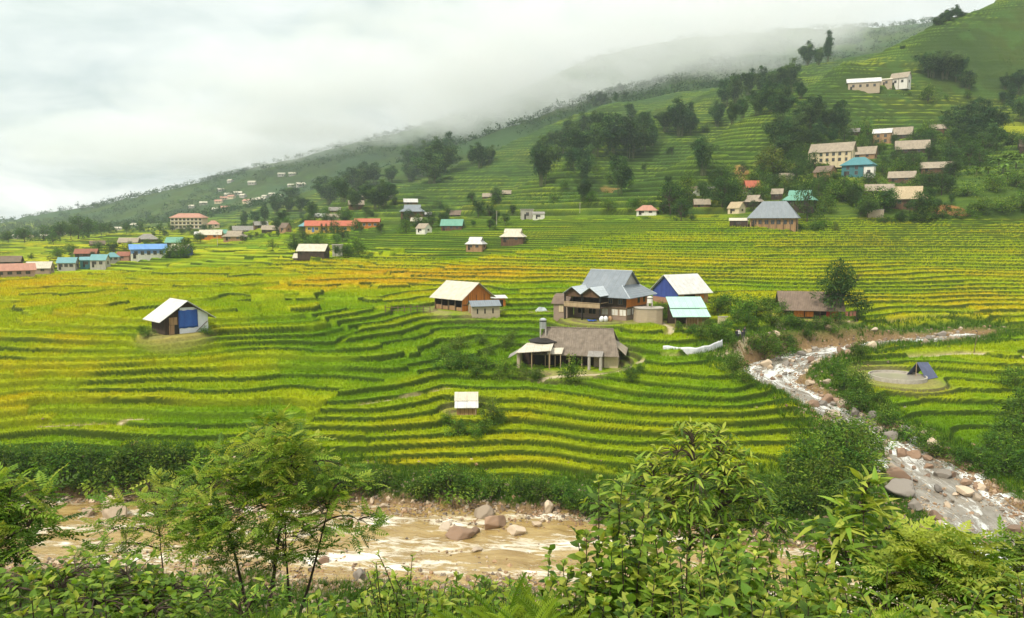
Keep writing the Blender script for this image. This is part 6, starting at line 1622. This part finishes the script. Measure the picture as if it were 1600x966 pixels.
# bare pole and power poles
for px, py, hp, lab in ((1521, 553, 34, 'leaning bare sapling pole in the field right of the tent'), (776, 352, 22, 'thin power pole standing on the terraces below the central trees'), (340, 385, 22, 'thin power pole at the right of the left village'), (906, 335, 16, 'thin pole at the foot of the terraced hillside')):
    p = at(px, py); hh = hp * p.y / F; r = empty('pole', p, 0, lab, 'pole')
    MB().bar((0, 0, -.5), (.12 * (hh if 'leaning' in lab else .2), 0, hh), .055 if 'leaning' in lab else .09).build('shaft', M_POST if 'leaning' in lab else M_CONC, r)
    if 'leaning' in lab: MB().bar((.07 * hh, 0, hh * .6), (.3 * hh, 0, hh * .85), .03).build('branch', M_POST, r)
    else: MB().box(-.6, .6, -.05, .05, hh - .5, hh - .4).build('cross_arm', M_POST, r)

# ------------------------------------------------------------------ walkers on the path
def person_mesh(step, lean):
    """One continuous skinned body, about 1.65 m tall, mid-stride."""
    J = {'pel': (0, 0, .92), 'bel': (0, .01, 1.08), 'che': (0, lean, 1.28), 'nek': (0, lean * 1.2, 1.43), 'hd0': (0, lean * 1.3 - .01, 1.53), 'hd1': (0, lean * 1.3 - .01, 1.63)}
    E = [('pel', 'bel'), ('bel', 'che'), ('che', 'nek'), ('nek', 'hd0'), ('hd0', 'hd1')]
    Rr = {'pel': .14, 'bel': .125, 'che': .15, 'nek': .055, 'hd0': .095, 'hd1': .085}
    for s, n in ((-1, 'l'), (1, 'r')):
        k = step * s
        J.update({n + 'hip': (s * .09, 0, .86), n + 'kne': (s * .10, -.13 * k - .04, .48), n + 'ank': (s * .10, -.26 * k + .05 * abs(step), .09), n + 'toe': (s * .11, -.26 * k - .12, .04),
                  n + 'sho': (s * .18, lean * 1.05, 1.37), n + 'elb': (s * .24, lean + .10 * k, 1.10), n + 'wri': (s * .23, lean + .16 * k - .08, .87), n + 'han': (s * .22, lean + .18 * k - .11, .77)})
        E += [('pel', n + 'hip'), (n + 'hip', n + 'kne'), (n + 'kne', n + 'ank'), (n + 'ank', n + 'toe'), ('che', n + 'sho'), (n + 'sho', n + 'elb'), (n + 'elb', n + 'wri'), (n + 'wri', n + 'han')]
        Rr.update({n + 'hip': .10, n + 'kne': .065, n + 'ank': .045, n + 'toe': .04, n + 'sho': .065, n + 'elb': .045, n + 'wri': .032, n + 'han': .036})
    ks = list(J); me = bpy.data.meshes.new('person_body'); me.from_pydata([J[k] for k in ks], [(ks.index(a), ks.index(b)) for a, b in E], [])
    o = bpy.data.objects.new('person_body', me); COL.objects.link(o)
    sm = o.modifiers.new('skin', 'SKIN')
    for i, k in enumerate(ks):
        me.skin_vertices[0].data[i].radius = (Rr[k], Rr[k] * (.75 if k in ('che', 'bel', 'pel') else 1)); me.skin_vertices[0].data[i].use_root = k == 'pel'
    o.modifiers.new('sub', 'SUBSURF').levels = 2
    dg = bpy.context.evaluated_depsgraph_get(); me2 = bpy.data.meshes.new_from_object(o.evaluated_get(dg)); bpy.data.objects.remove(o)
    for f_ in me2.polygons: f_.use_smooth = True
    return me2
def clothes(name, skin, top, low):
    m, nt = newmat(name); t = NT(nt); z = t.n('ShaderNodeSeparateXYZ', ins={0: t.n('ShaderNodeTexCoord').outputs['Object']}).outputs[2]
    col = t.mix(t.math('GREATER_THAN', z, .90), low, top); col = t.mix(t.math('GREATER_THAN', z, 1.43), col, skin); col = t.mix(t.math('LESS_THAN', z, .08), col, (.03, .025, .02))
    t.out(t.bsdf(col, .85)); return m
SKIN = (.36, .22, .15)
for px, py, st, rz, top, low, lab in ((1150.5, 532, .8, .4, (.03, .03, .035), (.025, .025, .03), 'person in black walking at the left of the group on the path'),
                                      (1154, 531, -.7, .3, (.75, .72, .68), (.03, .03, .04), 'person in a white top walking in the middle of the group'),
                                      (1159.5, 533, .9, .2, (.035, .035, .04), (.05, .045, .05), 'person in dark clothes striding nearest on the path'),
                                      (1163, 528, -.6, .5, (.05, .05, .06), (.03, .03, .035), 'person in dark clothes walking behind on the right of the path')):
    p = at(px, py); me = person_mesh(st, -.04)
    r = obj('person', me, clothes('walker_clothes', SKIN, top, low)); r.location = p; r.rotation_euler = (0, 0, rz)
    tag(r, lab, 'person', None)
    bm = bmesh.new(); bmesh.ops.create_uvsphere(bm, u_segments=14, v_segments=10, radius=.108)
    for v in bm.verts:
        if v.co.z < -.01 and v.co.y < 0.03: v.co.y = max(v.co.y, -.02)
        v.co.z = max(v.co.z, -.07)
    hm = bpy.data.meshes.new('hair'); bm.to_mesh(hm); bm.free()
    obj('hair', hm, M_BLACK, r, (0, -.052 + .015, 1.615))
    MB().box(-.14, .14, .10, .26, 1.02, 1.40).build('backpack', M_BLACK, r, .03)
# ------------------------------------------------------------------ foreground plants on the slope below the camera
FG = np.random.default_rng(900)
def frond_proto(pairs=9, droop=.35, ll=.24, lw=.085, terminal=True):
    P, T_ = [], []
    def zc(x): return -droop * x * x
    def leaf(x, ang, Lg):
        b = len(P); dx, dy = math.cos(ang), math.sin(ang); z0 = zc(x); nx, ny = -dy, dx
        P.extend([(x, 0, z0), (x + dx * Lg * .4 + nx * lw * .5, dy * Lg * .4 + ny * lw * .5, z0 + .012), (x + dx * Lg, dy * Lg, z0 - .30 * Lg), (x + dx * Lg * .4 - nx * lw * .5, dy * Lg * .4 - ny * lw * .5, z0 + .012), (x + dx * Lg * .45, dy * Lg * .45, z0 - .02)])
        T_.extend([(b, b + 1, b + 4), (b + 1, b + 2, b + 4), (b + 4, b + 2, b + 3), (b, b + 4, b + 3)])
    for i in range(pairs):
        x = .16 + .80 * i / (pairs - 1); k = math.sin(.5 + 2.3 * i / (pairs - 1)) ** .6
        for s in (-1, 1): leaf(x, s * (1.15 - .35 * i / pairs), ll * k)
    if terminal: leaf(.98, 0, ll * .8)
    b = len(P); r = .006
    for i in range(6):
        x = i / 5; P.extend([(x, -r, zc(x) + .004), (x, r, zc(x) + .004)])
    for i in range(5): T_.extend([(b + 2 * i, b + 2 * i + 2, b + 2 * i + 3), (b + 2 * i, b + 2 * i + 3, b + 2 * i + 1)])
    return np.array(P, float), np.array(T_)
FRONDS = [frond_proto(7, .4, .29, .125), frond_proto(6, .65, .32, .14), frond_proto(7, .22, .28, .12)]
FERN = [frond_proto(20, .55, .17, .045, False), frond_proto(20, .8, .17, .045, False)]
def leaf_proto(w=.42, droop=.35, fold=.10):
    xs_ = [0, .22, .5, .78, 1.0]; hw = [0, .40, .5, .30, 0]; P, T_ = [], []
    for x, h in zip(xs_, hw): P.append((x, 0, -droop * x * x))
    for s in (1, -1):
        for x, h in zip(xs_[1:4], hw[1:4]): P.append((x, s * h * w, -droop * x * x + fold * h))
    T_ += [(0, 5, 1), (1, 5, 6), (1, 6, 2), (2, 6, 7), (2, 7, 3), (3, 7, 4), (0, 1, 8), (1, 9, 8), (1, 2, 9), (2, 10, 9), (2, 3, 10), (3, 4, 10)]
    return np.array(P, float), np.array(T_)
LEAVES = [leaf_proto(.62, .35), leaf_proto(.58, .6), leaf_proto(.66, .15)]
LONG = [leaf_proto(.26, .5, .06), leaf_proto(.28, .9, .06), leaf_proto(.24, .25, .05)]
def put_leaves(protos, O, d, size, C, upj=.35):
    k = FG.integers(0, len(protos), len(O)); out = []
    for i, (P, T_) in enumerate(protos):
        m = k == i
        if m.any(): out.append(inst(P, T_, frames(d[m], upj, FG), O[m], np.broadcast_to(size, (len(O),))[m], C[m]))
    return join(out)
G_YOUNG = [(.32, .38, .05), (.38, .42, .07), (.25, .33, .045)]
G_MID = [(.165, .28, .03), (.21, .325, .038), (.12, .225, .024)]
G_DARK = [(.06, .12, .02), (.085, .155, .026)]
def tipcol(n, young):
    """Leaf colours: a share of fresh yellow-green shoots, the rest mid and dark green."""
    a = mix_cols(n, G_YOUNG, jit=.12, g=FG); b = mix_cols(n, G_MID + G_MID + G_DARK, jit=.15, g=FG)
    return np.where(FG.random((n, 1)) < young[:, None], a, b)
def spot(px, Y): return on(px, Y)
def branch_tree(label, px, Y, lobes, n_tips, frond, stems, name='young_tree', kind='frond', per=5, group=None, rmul=1.0, cat='tree', young=.35):
    """Tree or shrub grown to crown lobes: (sideways, back, height, radius, vertical radius) in metres from its foot."""
    p = spot(px, Y); r = empty(name, p, 0, label, cat, group)
    lobes = np.array(lobes, float); wts = lobes[:, 3] ** 2; wts /= wts.sum()
    li = FG.choice(len(lobes), n_tips, p=wts)
    d = unit(FG.normal(0, 1, (n_tips, 3))); rad = FG.uniform(.25, 1, (n_tips, 1)) ** .45
    tips = lobes[li, :3] + d * rad * lobes[li][:, [3, 3, 4]]
    lines, nodes = [], []
    for bx, tx, ty, tz, r0 in stems:
        ln_ = bez((bx, 0, -.4), (tx, ty, tz), .0, 12, FG.normal(0, .12)); ln_[:, :2] += FG.normal(0, .02, (12, 2)).cumsum(0) * .5
        lines.append((ln_, np.linspace(r0, r0 * .22, 12))); nodes.append(ln_[3:])
    nodes = np.concatenate(nodes)
    lc = []                                               # limbs to each lobe, twigs to each tip
    for L_ in lobes:
        c = L_[:3]; cand = nodes[nodes[:, 2] < c[2] + .1]; cand = cand if len(cand) else nodes
        b = cand[np.argmin(np.linalg.norm((cand - c) * np.array([1, 1, .6]), axis=1))]
        ln_ = bez(b, c + np.array([0, 0, L_[4] * .35]), .08, 8, FG.normal(0, .06)); lines.append((ln_, np.linspace(.022, .006, 8) * rmul)); lc.append(ln_)
    for i in range(n_tips):
        cand = lc[li[i]]; b = cand[np.argmin(np.linalg.norm(cand - tips[i] + np.array([0, 0, .15]), axis=1))]
        lines.append((bez(b, tips[i], .05, 4, FG.normal(0, .03)), np.linspace(.007, .003, 4) * rmul))
    obj('trunk', tri_mesh('stems', tubes(lines, 5), True), M_BARK, r)
    O = np.repeat(tips, per, 0) + FG.normal(0, .03, (n_tips * per, 3))
    ctr = lobes[li, :3]; out = unit(tips - ctr + np.array([0, 0, .1]))
    az = FG.uniform(0, 6.283, len(O)); el = FG.uniform(-.2, .75, len(O))
    dd = np.stack([np.cos(az) * np.cos(el), np.sin(az) * np.cos(el), np.sin(el)], 1) + np.repeat(out, per, 0) * .55
    hi = np.clip((tips[:, 2] - lobes[:, 2].min()) / max(1e-3, np.ptp(tips[:, 2])), 0, 1)
    C = tipcol(len(O), np.repeat(young * (.3 + 1.2 * hi), per))
    pr = {'frond': FRONDS, 'leaf': LEAVES, 'long': LONG}[kind]
    obj('crown', tri_mesh('crown', put_leaves(pr, O, dd, frond * FG.uniform(.65, 1.2, len(O)), C)), M_LEAF_FINE, r)
    return r
def weed(label, px, Y, n, hgt, spread, leaf, kind='leaf', group=None, name='leafy_weed', gap=.062, young=.3, lean=.12, cat='plant', p=None):
    """Upright leafy stems rising from one foot, leaves in opposite pairs up each stem."""
    p = p or spot(px, Y); r = empty(name, p, 0, label, cat, group); lines, O, D, yg = [], [], [], []
    for i in range(n):
        a = FG.uniform(0, 6.283); q = spread * math.sqrt(FG.random()); h = hgt * FG.uniform(.6, 1.0)
        b = np.array([q * math.cos(a), q * math.sin(a), 0]); dz = float(gz(p.x + b[0], p.y + b[1])) - p.z; b[2] = dz - .2
        tp = b + np.array([FG.normal(0, lean) * h, FG.normal(0, lean) * h, h]); ln_ = bez(b, tp, 0, 8, FG.normal(0, .08))
        lines.append((ln_, np.linspace(.013, .004, 8)))
        s = np.arange(.22, 1.0, gap / h); k = len(s); ph = FG.uniform(0, 3)
        for j, sv in enumerate(s):
            x = sv * 7; i0 = min(int(x), 6); c = ln_[i0] * (1 - x + i0) + ln_[i0 + 1] * (x - i0)
            for sgn in (0, math.pi):
                az = ph + j * 1.57 + sgn + FG.normal(0, .3); el = -.1 + 1.0 * sv ** 3 + FG.normal(0, .2)
                O.append(c); D.append((math.cos(az) * math.cos(el), math.sin(az) * math.cos(el), math.sin(el))); yg.append((sv, .62 + .6 * math.sin(min(sv * 2.2, 3.0))))
        for _ in range(4):
            az = FG.uniform(0, 6.283); O.append(ln_[-1]); D.append((math.cos(az) * .6, math.sin(az) * .6, .8)); yg.append((1.2, .6))
    O, D, yg = np.array(O), np.array(D), np.array(yg)
    obj('stems', tri_mesh('weed_stems', tubes(lines, 5), True), M_BARK, r)
    C = tipcol(len(O), young * yg[:, 0] ** 2 * 1.6)
    pr = {'frond': FRONDS, 'leaf': LEAVES, 'long': LONG}[kind]
    obj('leaves', tri_mesh('weed_leaves', put_leaves(pr, O, D, leaf * yg[:, 1] * FG.uniform(.75, 1.2, len(O)), C)), M_LEAF_FINE, r)
    return r
def fern(label, px, Y, n, Lg, group=None, lift=0.0):
    p = spot(px, Y) + Vector((0, 0, lift)); r = empty('fern', p, 0, label, 'fern', group)
    az = np.arange(n) * 2.4 + FG.normal(0, .2, n); el = FG.uniform(.55, 1.25, n)
    D = np.stack([np.cos(az) * np.cos(el), np.sin(az) * np.cos(el), np.sin(el)], 1)
    C = mix_cols(n, [(.17, .27, .022), (.22, .31, .028), (.12, .21, .018)], jit=.1, g=FG)
    obj('fronds', tri_mesh('fern_fronds', put_leaves(FERN, np.zeros((n, 3)), D, Lg * FG.uniform(.8, 1.15, n), C, .15)), M_LEAF_FINE, r)
    MB().cyl(0, 0, -max(.3, lift + .3), .04, .05, .03, n=8).build('rootstock', M_BARK, r)
    return r

def LP(px, Y, spec):
    """Crown lobes given by where they sit in the photo, turned into metres from the plant's foot."""
    p = spot(px, Y); out = []
    for lx, ly, dy, r, rz in spec:
        y = Y + dy; u, e = ray(lx, ly); k = y / F * 1.08
        out.append((u * y - p.x, dy, e * y - p.z, r * k, rz * k))
    return out
def ST(px, Y, spec):
    p = spot(px, Y); out = []
    for bx, lx, ly, r0 in spec:
        u, e = ray(lx, ly); out.append((ray(bx, 900)[0] * Y - p.x, u * Y - p.x, 0.0, e * Y - p.z, r0))
    return out
branch_tree('young tree with feathery compound leaves left of centre in the foreground', 415, 13.5, LP(415, 13.5, [(440, 690, 0, 50, 38), (400, 715, .3, 66, 38), (490, 735, .2, 60, 40), (345, 755, -.1, 54, 32), (295, 790, 0, 42, 24), (545, 765, .2, 40, 30), (440, 770, .5, 80, 38), (385, 800, -.3, 70, 34), (500, 800, -.3, 54, 34),
    (325, 835, -.2, 40, 22), (250, 805, .1, 26, 16), (455, 850, .1, 56, 32), (560, 820, 0, 32, 22), (430, 665, .1, 30, 20), (350, 860, .2, 36, 20)]), 400, .285, ST(415, 13.5, [(402, 455, 720, .055), (396, 330, 760, .045), (440, 520, 770, .04), (455, 450, 800, .04)]), name='foreground_tree', per=5)
branch_tree('dark green feathery sapling cut by the left edge of the view', 25, 11, LP(25, 11, [(20, 770, 0, 36, 26), (58, 790, .1, 34, 24), (-20, 790, .1, 40, 30), (40, 835, -.1, 48, 32), (-10, 850, 0, 46, 30), (80, 765, .1, 20, 14)]), 90, .33, ST(25, 11, [(10, 22, 790, .03), (16, 48, 820, .025)]), name='sapling', young=.2)
branch_tree('slim feathery sapling standing before the big pale boulder', 252, 16, LP(252, 16, [(250, 770, 0, 36, 22), (200, 790, .2, 36, 22), (300, 800, .1, 36, 24), (180, 835, 0, 36, 20), (245, 830, -.2, 44, 24), (150, 860, .2, 30, 18), (310, 850, 0, 40, 24), (225, 750, 0, 22, 14)]), 85, .34, ST(252, 16, [(252, 250, 790, .03), (256, 300, 810, .022)]), name='sapling', young=.45)
branch_tree('spreading low shrub with small oval leaves at the lower left corner', 140, 8.5, LP(140, 8.5, [(40, 915, 0, 60, 32), (120, 905, .2, 64, 36), (200, 910, 0, 60, 36), (270, 930, .1, 54, 32), (150, 950, -.4, 90, 34), (60, 960, -.4, 70, 34), (240, 965, -.4, 70, 30), (-10, 930, .2, 50, 36)]), 330, .105, ST(140, 8.5, [(100, 90, 930, .02), (150, 150, 930, .02), (190, 220, 940, .02)]), name='low_shrub', kind='leaf', per=6, cat='shrub', young=.25)
branch_tree('thin stemmed shrub with narrow leaves at the left foot of the feathery tree', 340, 9.5, LP(340, 9.5, [(330, 930, 0, 44, 26), (380, 950, .1, 46, 26), (300, 955, .2, 40, 22), (420, 930, .2, 36, 24)]), 80, .13, ST(340, 9.5, [(340, 335, 935, .012), (370, 390, 940, .012)]), name='low_shrub', kind='long', per=6, cat='shrub', young=.2)
branch_tree('tall shrub with long drooping leaves right of centre in the foreground', 1075, 9.5, LP(1075, 9.5, [(1080, 680, 0, 30, 20), (1115, 690, .1, 32, 22), (1060, 715, .1, 44, 24), (1135, 725, .1, 38, 26), (1020, 740, 0, 44, 26), (1090, 755, -.2, 56, 30), (1160, 765, .1, 42, 30), (985, 770, .1, 36, 26), (1055, 790, -.1, 52, 28), (1130, 800, .1, 46, 28), (1185, 790, .2, 26, 20), (1100, 830, .2, 70, 28), (1020, 820, .2, 50, 28), (945, 800, .1, 34, 24), (1210, 830, .2, 40, 24)]), 480, .15, ST(1075, 9.5, [(1072, 1085, 720, .035), (1078, 1130, 745, .025), (1066, 1020, 750, .025)]), name='tall_shrub', kind='long', per=5, cat='shrub', young=.5)
for px, Y, n, py, spr, lf, kd, lab in ((930, 7.6, 7, 812, .22, .15, 'leaf', 'leafy weed with dark red stems at the left of the right hand thicket'), (968, 7.8, 8, 742, .26, .15, 'leaf', 'tallest broad leaved weed at the left of the drooping shrub'), (1010, 7.4, 8, 800, .28, .16, 'leaf', 'broad leaved weed before the drooping shrub trunk'), (1062, 7.0, 9, 830, .3, .16, 'leaf', 'thick broad leaved weed under the drooping shrub'),
    (1110, 6.8, 9, 812, .3, .17, 'long', 'narrow leaved weed with upright tips right of the thicket middle'), (1165, 7.2, 9, 838, .3, .15, 'leaf', 'bushy weed at the right of the drooping shrub'), (1225, 7.5, 9, 868, .32, .15, 'leaf', 'low broad leaved weed left of the gravel spit'), (1275, 7.2, 9, 880, .32, .15, 'leaf', 'low broad leaved weed below the gravel spit'),
    (1085, 6.2, 8, 890, .3, .16, 'long', 'pale narrow leaved weed at the bottom of the thicket'), (985, 6.3, 8, 905, .28, .14, 'leaf', 'low weed at the bottom left of the thicket'), (1150, 6.0, 8, 905, .3, .15, 'leaf', 'low weed at the bottom right of the thicket'), (1200, 6.1, 8, 915, .3, .14, 'leaf', 'spreading low weed at the foot of the bushy one'), (1320, 6.6, 8, 915, .3, .15, 'leaf', 'low weed beneath the tall feathery sapling at the right'),
    (1420, 7.0, 8, 905, .3, .16, 'long', 'dark narrow leaved weed between the two right saplings'), (1480, 6.6, 8, 925, .3, .16, 'leaf', 'low dark weed below the right fern like sapling'), (1590, 7.6, 8, 870, .3, .18, 'long', 'long leaved weed at the lower right corner'), (1545, 6.6, 8, 930, .3, .16, 'leaf', 'low weed in the lower right corner beside the long leaved one'),
    (1180, 8.6, 8, 815, .3, .16, 'leaf', 'tall weed at the right shoulder of the drooping shrub'), (1255, 8.8, 8, 838, .3, .15, 'long', 'narrow leaved weed beside the gravel spit'), (1300, 8.4, 8, 850, .3, .15, 'leaf', 'broad leaved weed left of the pale tipped sapling'), (1385, 8.2, 8, 868, .3, .15, 'long', 'narrow leaved weed right of the pale tipped sapling'), (1440, 8.4, 7, 890, .3, .14, 'leaf', 'small leaved weed left of the fern like sapling'),
    (740, 8.6, 6, 900, .3, .12, 'leaf', 'low weed behind the left fern'), (800, 8.6, 6, 895, .3, .12, 'long', 'thin narrow weed behind the middle fern'), (60, 7.2, 8, 890, .4, .12, 'leaf', 'small leaved weed at the lower left corner'), (450, 7.4, 8, 915, .3, .11, 'leaf', 'low leafy weed right of the narrow leaved shrub'),
    (590, 9.4, 8, 872, .35, .13, 'leaf', 'leafy weed overlapping the rapids beside the feathery tree'), (665, 9.0, 8, 876, .35, .13, 'long', 'narrow leaved weed overlapping the lower edge of the river'), (720, 9.2, 8, 884, .35, .12, 'leaf', 'low leafy weed on the near shore left of the fern patch'), (775, 9.4, 7, 880, .35, .12, 'leaf', 'leafy weed on the near shore behind the fern patch'), (880, 9.0, 8, 850, .3, .13, 'leaf', 'leafy weed at the left shoulder of the red stemmed weed'),
    (640, 8.5, 7, 888, .3, .12, 'leaf', 'thin branching weed at the river edge left of the ferns'), (690, 8.0, 7, 905, .3, .13, 'leaf', 'broad leaved weed by the ferns near the river'), (575, 8.5, 7, 905, .3, .12, 'long', 'slim leaved weed right of the feathery tree'), (520, 8.0, 7, 915, .3, .13, 'leaf', 'low weed under the right side of the feathery tree'), (850, 8.0, 5, 868, .2, .11, 'leaf', 'slender dark stemmed weed rising above the ferns'), (905, 7.6, 5, 890, .2, .12, 'leaf', 'slender weed at the right of the ferns'),
    (610, 9.0, 4, 800, .12, .10, 'long', 'tall wispy weed crossing the white rapids'), (470, 8.6, 7, 930, .3, .12, 'long', 'low narrow leaved weed at the foot of the feathery tree')):
    p = spot(px, Y); h = ray(px, py)[1] * Y - p.z
    weed(lab, px, Y, n + (3 if n > 5 else 0), h / .93, spr * 1.15, lf * .74, kd, lean=.07 if n > 4 else .16)
branch_tree('tall feathery sapling with pale tip at the right of the foreground', 1345, 9, LP(1345, 9, [(1352, 765, 0, 16, 20), (1350, 800, .1, 34, 22), (1310, 830, 0, 40, 22), (1385, 835, .1, 44, 22), (1340, 865, -.2, 54, 26), (1290, 875, .1, 34, 20), (1400, 880, 0, 44, 22)]), 105, .26, ST(1345, 9, [(1350, 1352, 775, .02), (1345, 1310, 840, .015), (1352, 1385, 845, .015)]), name='sapling', kind='long', young=.55)
branch_tree('spreading sapling with yellowish fern like leaves at the lower right', 1480, 8.2, LP(1480, 8.2, [(1440, 865, 0, 44, 20), (1500, 870, .1, 50, 22), (1550, 895, 0, 44, 22), (1420, 905, -.1, 44, 22), (1480, 915, -.2, 60, 26), (1385, 930, .1, 40, 22), (1540, 935, -.1, 54, 26)]), 110, .34, ST(1480, 8.2, [(1480, 1470, 880, .018), (1486, 1530, 900, .014), (1474, 1420, 910, .014)]), name='sapling', kind='frond', young=.7)
branch_tree('sapling with broad pale leaves leaning in from the right edge', 1600, 8.4, LP(1600, 8.4, [(1590, 858, 0, 30, 18), (1570, 885, .1, 26, 18), (1615, 890, 0, 36, 24)]), 40, .22, ST(1600, 8.4, [(1575, 1592, 862, .014)]), name='sapling', kind='frond', young=.5)
for px, Y, n, L_, lf, lab in ((735, 7.4, 14, .46, .12, 'bright green fern at the left of the fern patch'), (790, 7.0, 16, .52, .16, 'bright green fern in the middle of the fern patch'), (845, 7.3, 15, .5, .18, 'bright green fern at the right of the fern patch'), (880, 6.6, 14, .45, .1, 'pale fern at the foot of the leafy weeds'), (765, 6.2, 14, .42, .1, 'low fern at the bottom of the fern patch'), (830, 6.0, 14, .42, .1, 'low fern under the right fern'),
    (1245, 6.4, 12, .42, .15, 'small fern among the low weeds right of the thicket'), (1380, 6.4, 12, .42, .1, 'small fern under the right saplings')):
    fern(lab, px, Y, n, L_, lift=lf)
# ------------------------------------------------------------------ air: haze over the whole valley and the mist lying on the ridges
def box_mesh(name, x0, x1, y0, y1, z0, z1):
    v = [(x, y, z) for z in (z0, z1) for y in (y0, y1) for x in (x0, x1)]
    f = [(0, 2, 3, 1), (4, 5, 7, 6), (0, 1, 5, 4), (1, 3, 7, 5), (3, 2, 6, 7), (2, 0, 4, 6)]
    me = bpy.data.meshes.new(name); me.from_pydata(v, [], f); me.update(); return me
zmin = float(Z.min()) - 1.0; zmax = float(Z.max()) + 30
m_haze, nt = newmat('haze_air'); t = NT(nt)
pv = t.n('ShaderNodeVolumePrincipled', ins={'Color': (0.80, 0.92, 0.95, 1), 'Density': 0.00016, 'Anisotropy': 0.1})
t.out(None, pv.outputs[0])
xm = float(np.abs(XX).max()) + 20
tag(obj('haze', box_mesh('haze', -xm, xm, -20, 2750, zmin, zmax), m_haze), kind='stuff', label='pale haze filling the air of the whole valley')

def mist(loc, size, dens, seed, label):
    """A bank of mist on the ridge: a lumpy closed body whose density thins out towards its edge."""
    m, nt = newmat('ridge_mist'); t = NT(nt)
    co = t.n('ShaderNodeTexCoord').outputs['Object']
    r2 = t.n('ShaderNodeVectorMath', operation='LENGTH', ins={0: co}).outputs['Value']
    n_ = t.noise(t.n('ShaderNodeMapping', ins={'Vector': co, 'Location': (seed, 0, 0), 'Scale': (2.6, 1.4, 1.0)}).outputs[0], 1.5, 4, .6, .3)
    f = t.math('SUBTRACT', 1.0, t.math('ADD', r2, t.math('MULTIPLY', t.math('SUBTRACT', n_, .5), 2.4)))
    d = t.math('MULTIPLY', t.rng(f, 0.0, .55), dens)
    v = t.n('ShaderNodeVolumePrincipled', ins={'Color': (.97, .98, .98, 1), 'Density': d, 'Anisotropy': 0.0})
    t.out(None, v.outputs[0])
    bm = bmesh.new(); bmesh.ops.create_icosphere(bm, subdivisions=3, radius=1.0)
    me = bpy.data.meshes.new('mist'); bm.to_mesh(me); bm.free()
    o = obj('mist', me, m); o.location = loc; o.scale = size
    return tag(o, label, kind='stuff')
def dirp(px, py, Y):
    u, e = ray(px, py); return (u * Y, Y, e * Y)
mist(dirp(930, 62, 860), (330, 170, 62), .0085, 1.3, 'pale mist hiding the top of the middle ridge')
mist(dirp(600, 140, 1200), (430, 220, 85), .0075, 4.1, 'pale mist hanging over the long far ridge')
mist(dirp(300, 225, 1400), (420, 220, 66), .006, 7.7, 'thin mist over the far left end of the ridge')
mist(dirp(1180, 15, 700), (190, 100, 42), .006, 9.2, 'mist drifting above the bamboo grove')
mist(dirp(800, 140, 850), (130, 70, 34), .009, 12.4, 'wisp of mist drifting low across the middle ridge')
mist(dirp(720, 178, 950), (110, 70, 26), .008, 15.8, 'low wisp of mist left of the middle ridge')
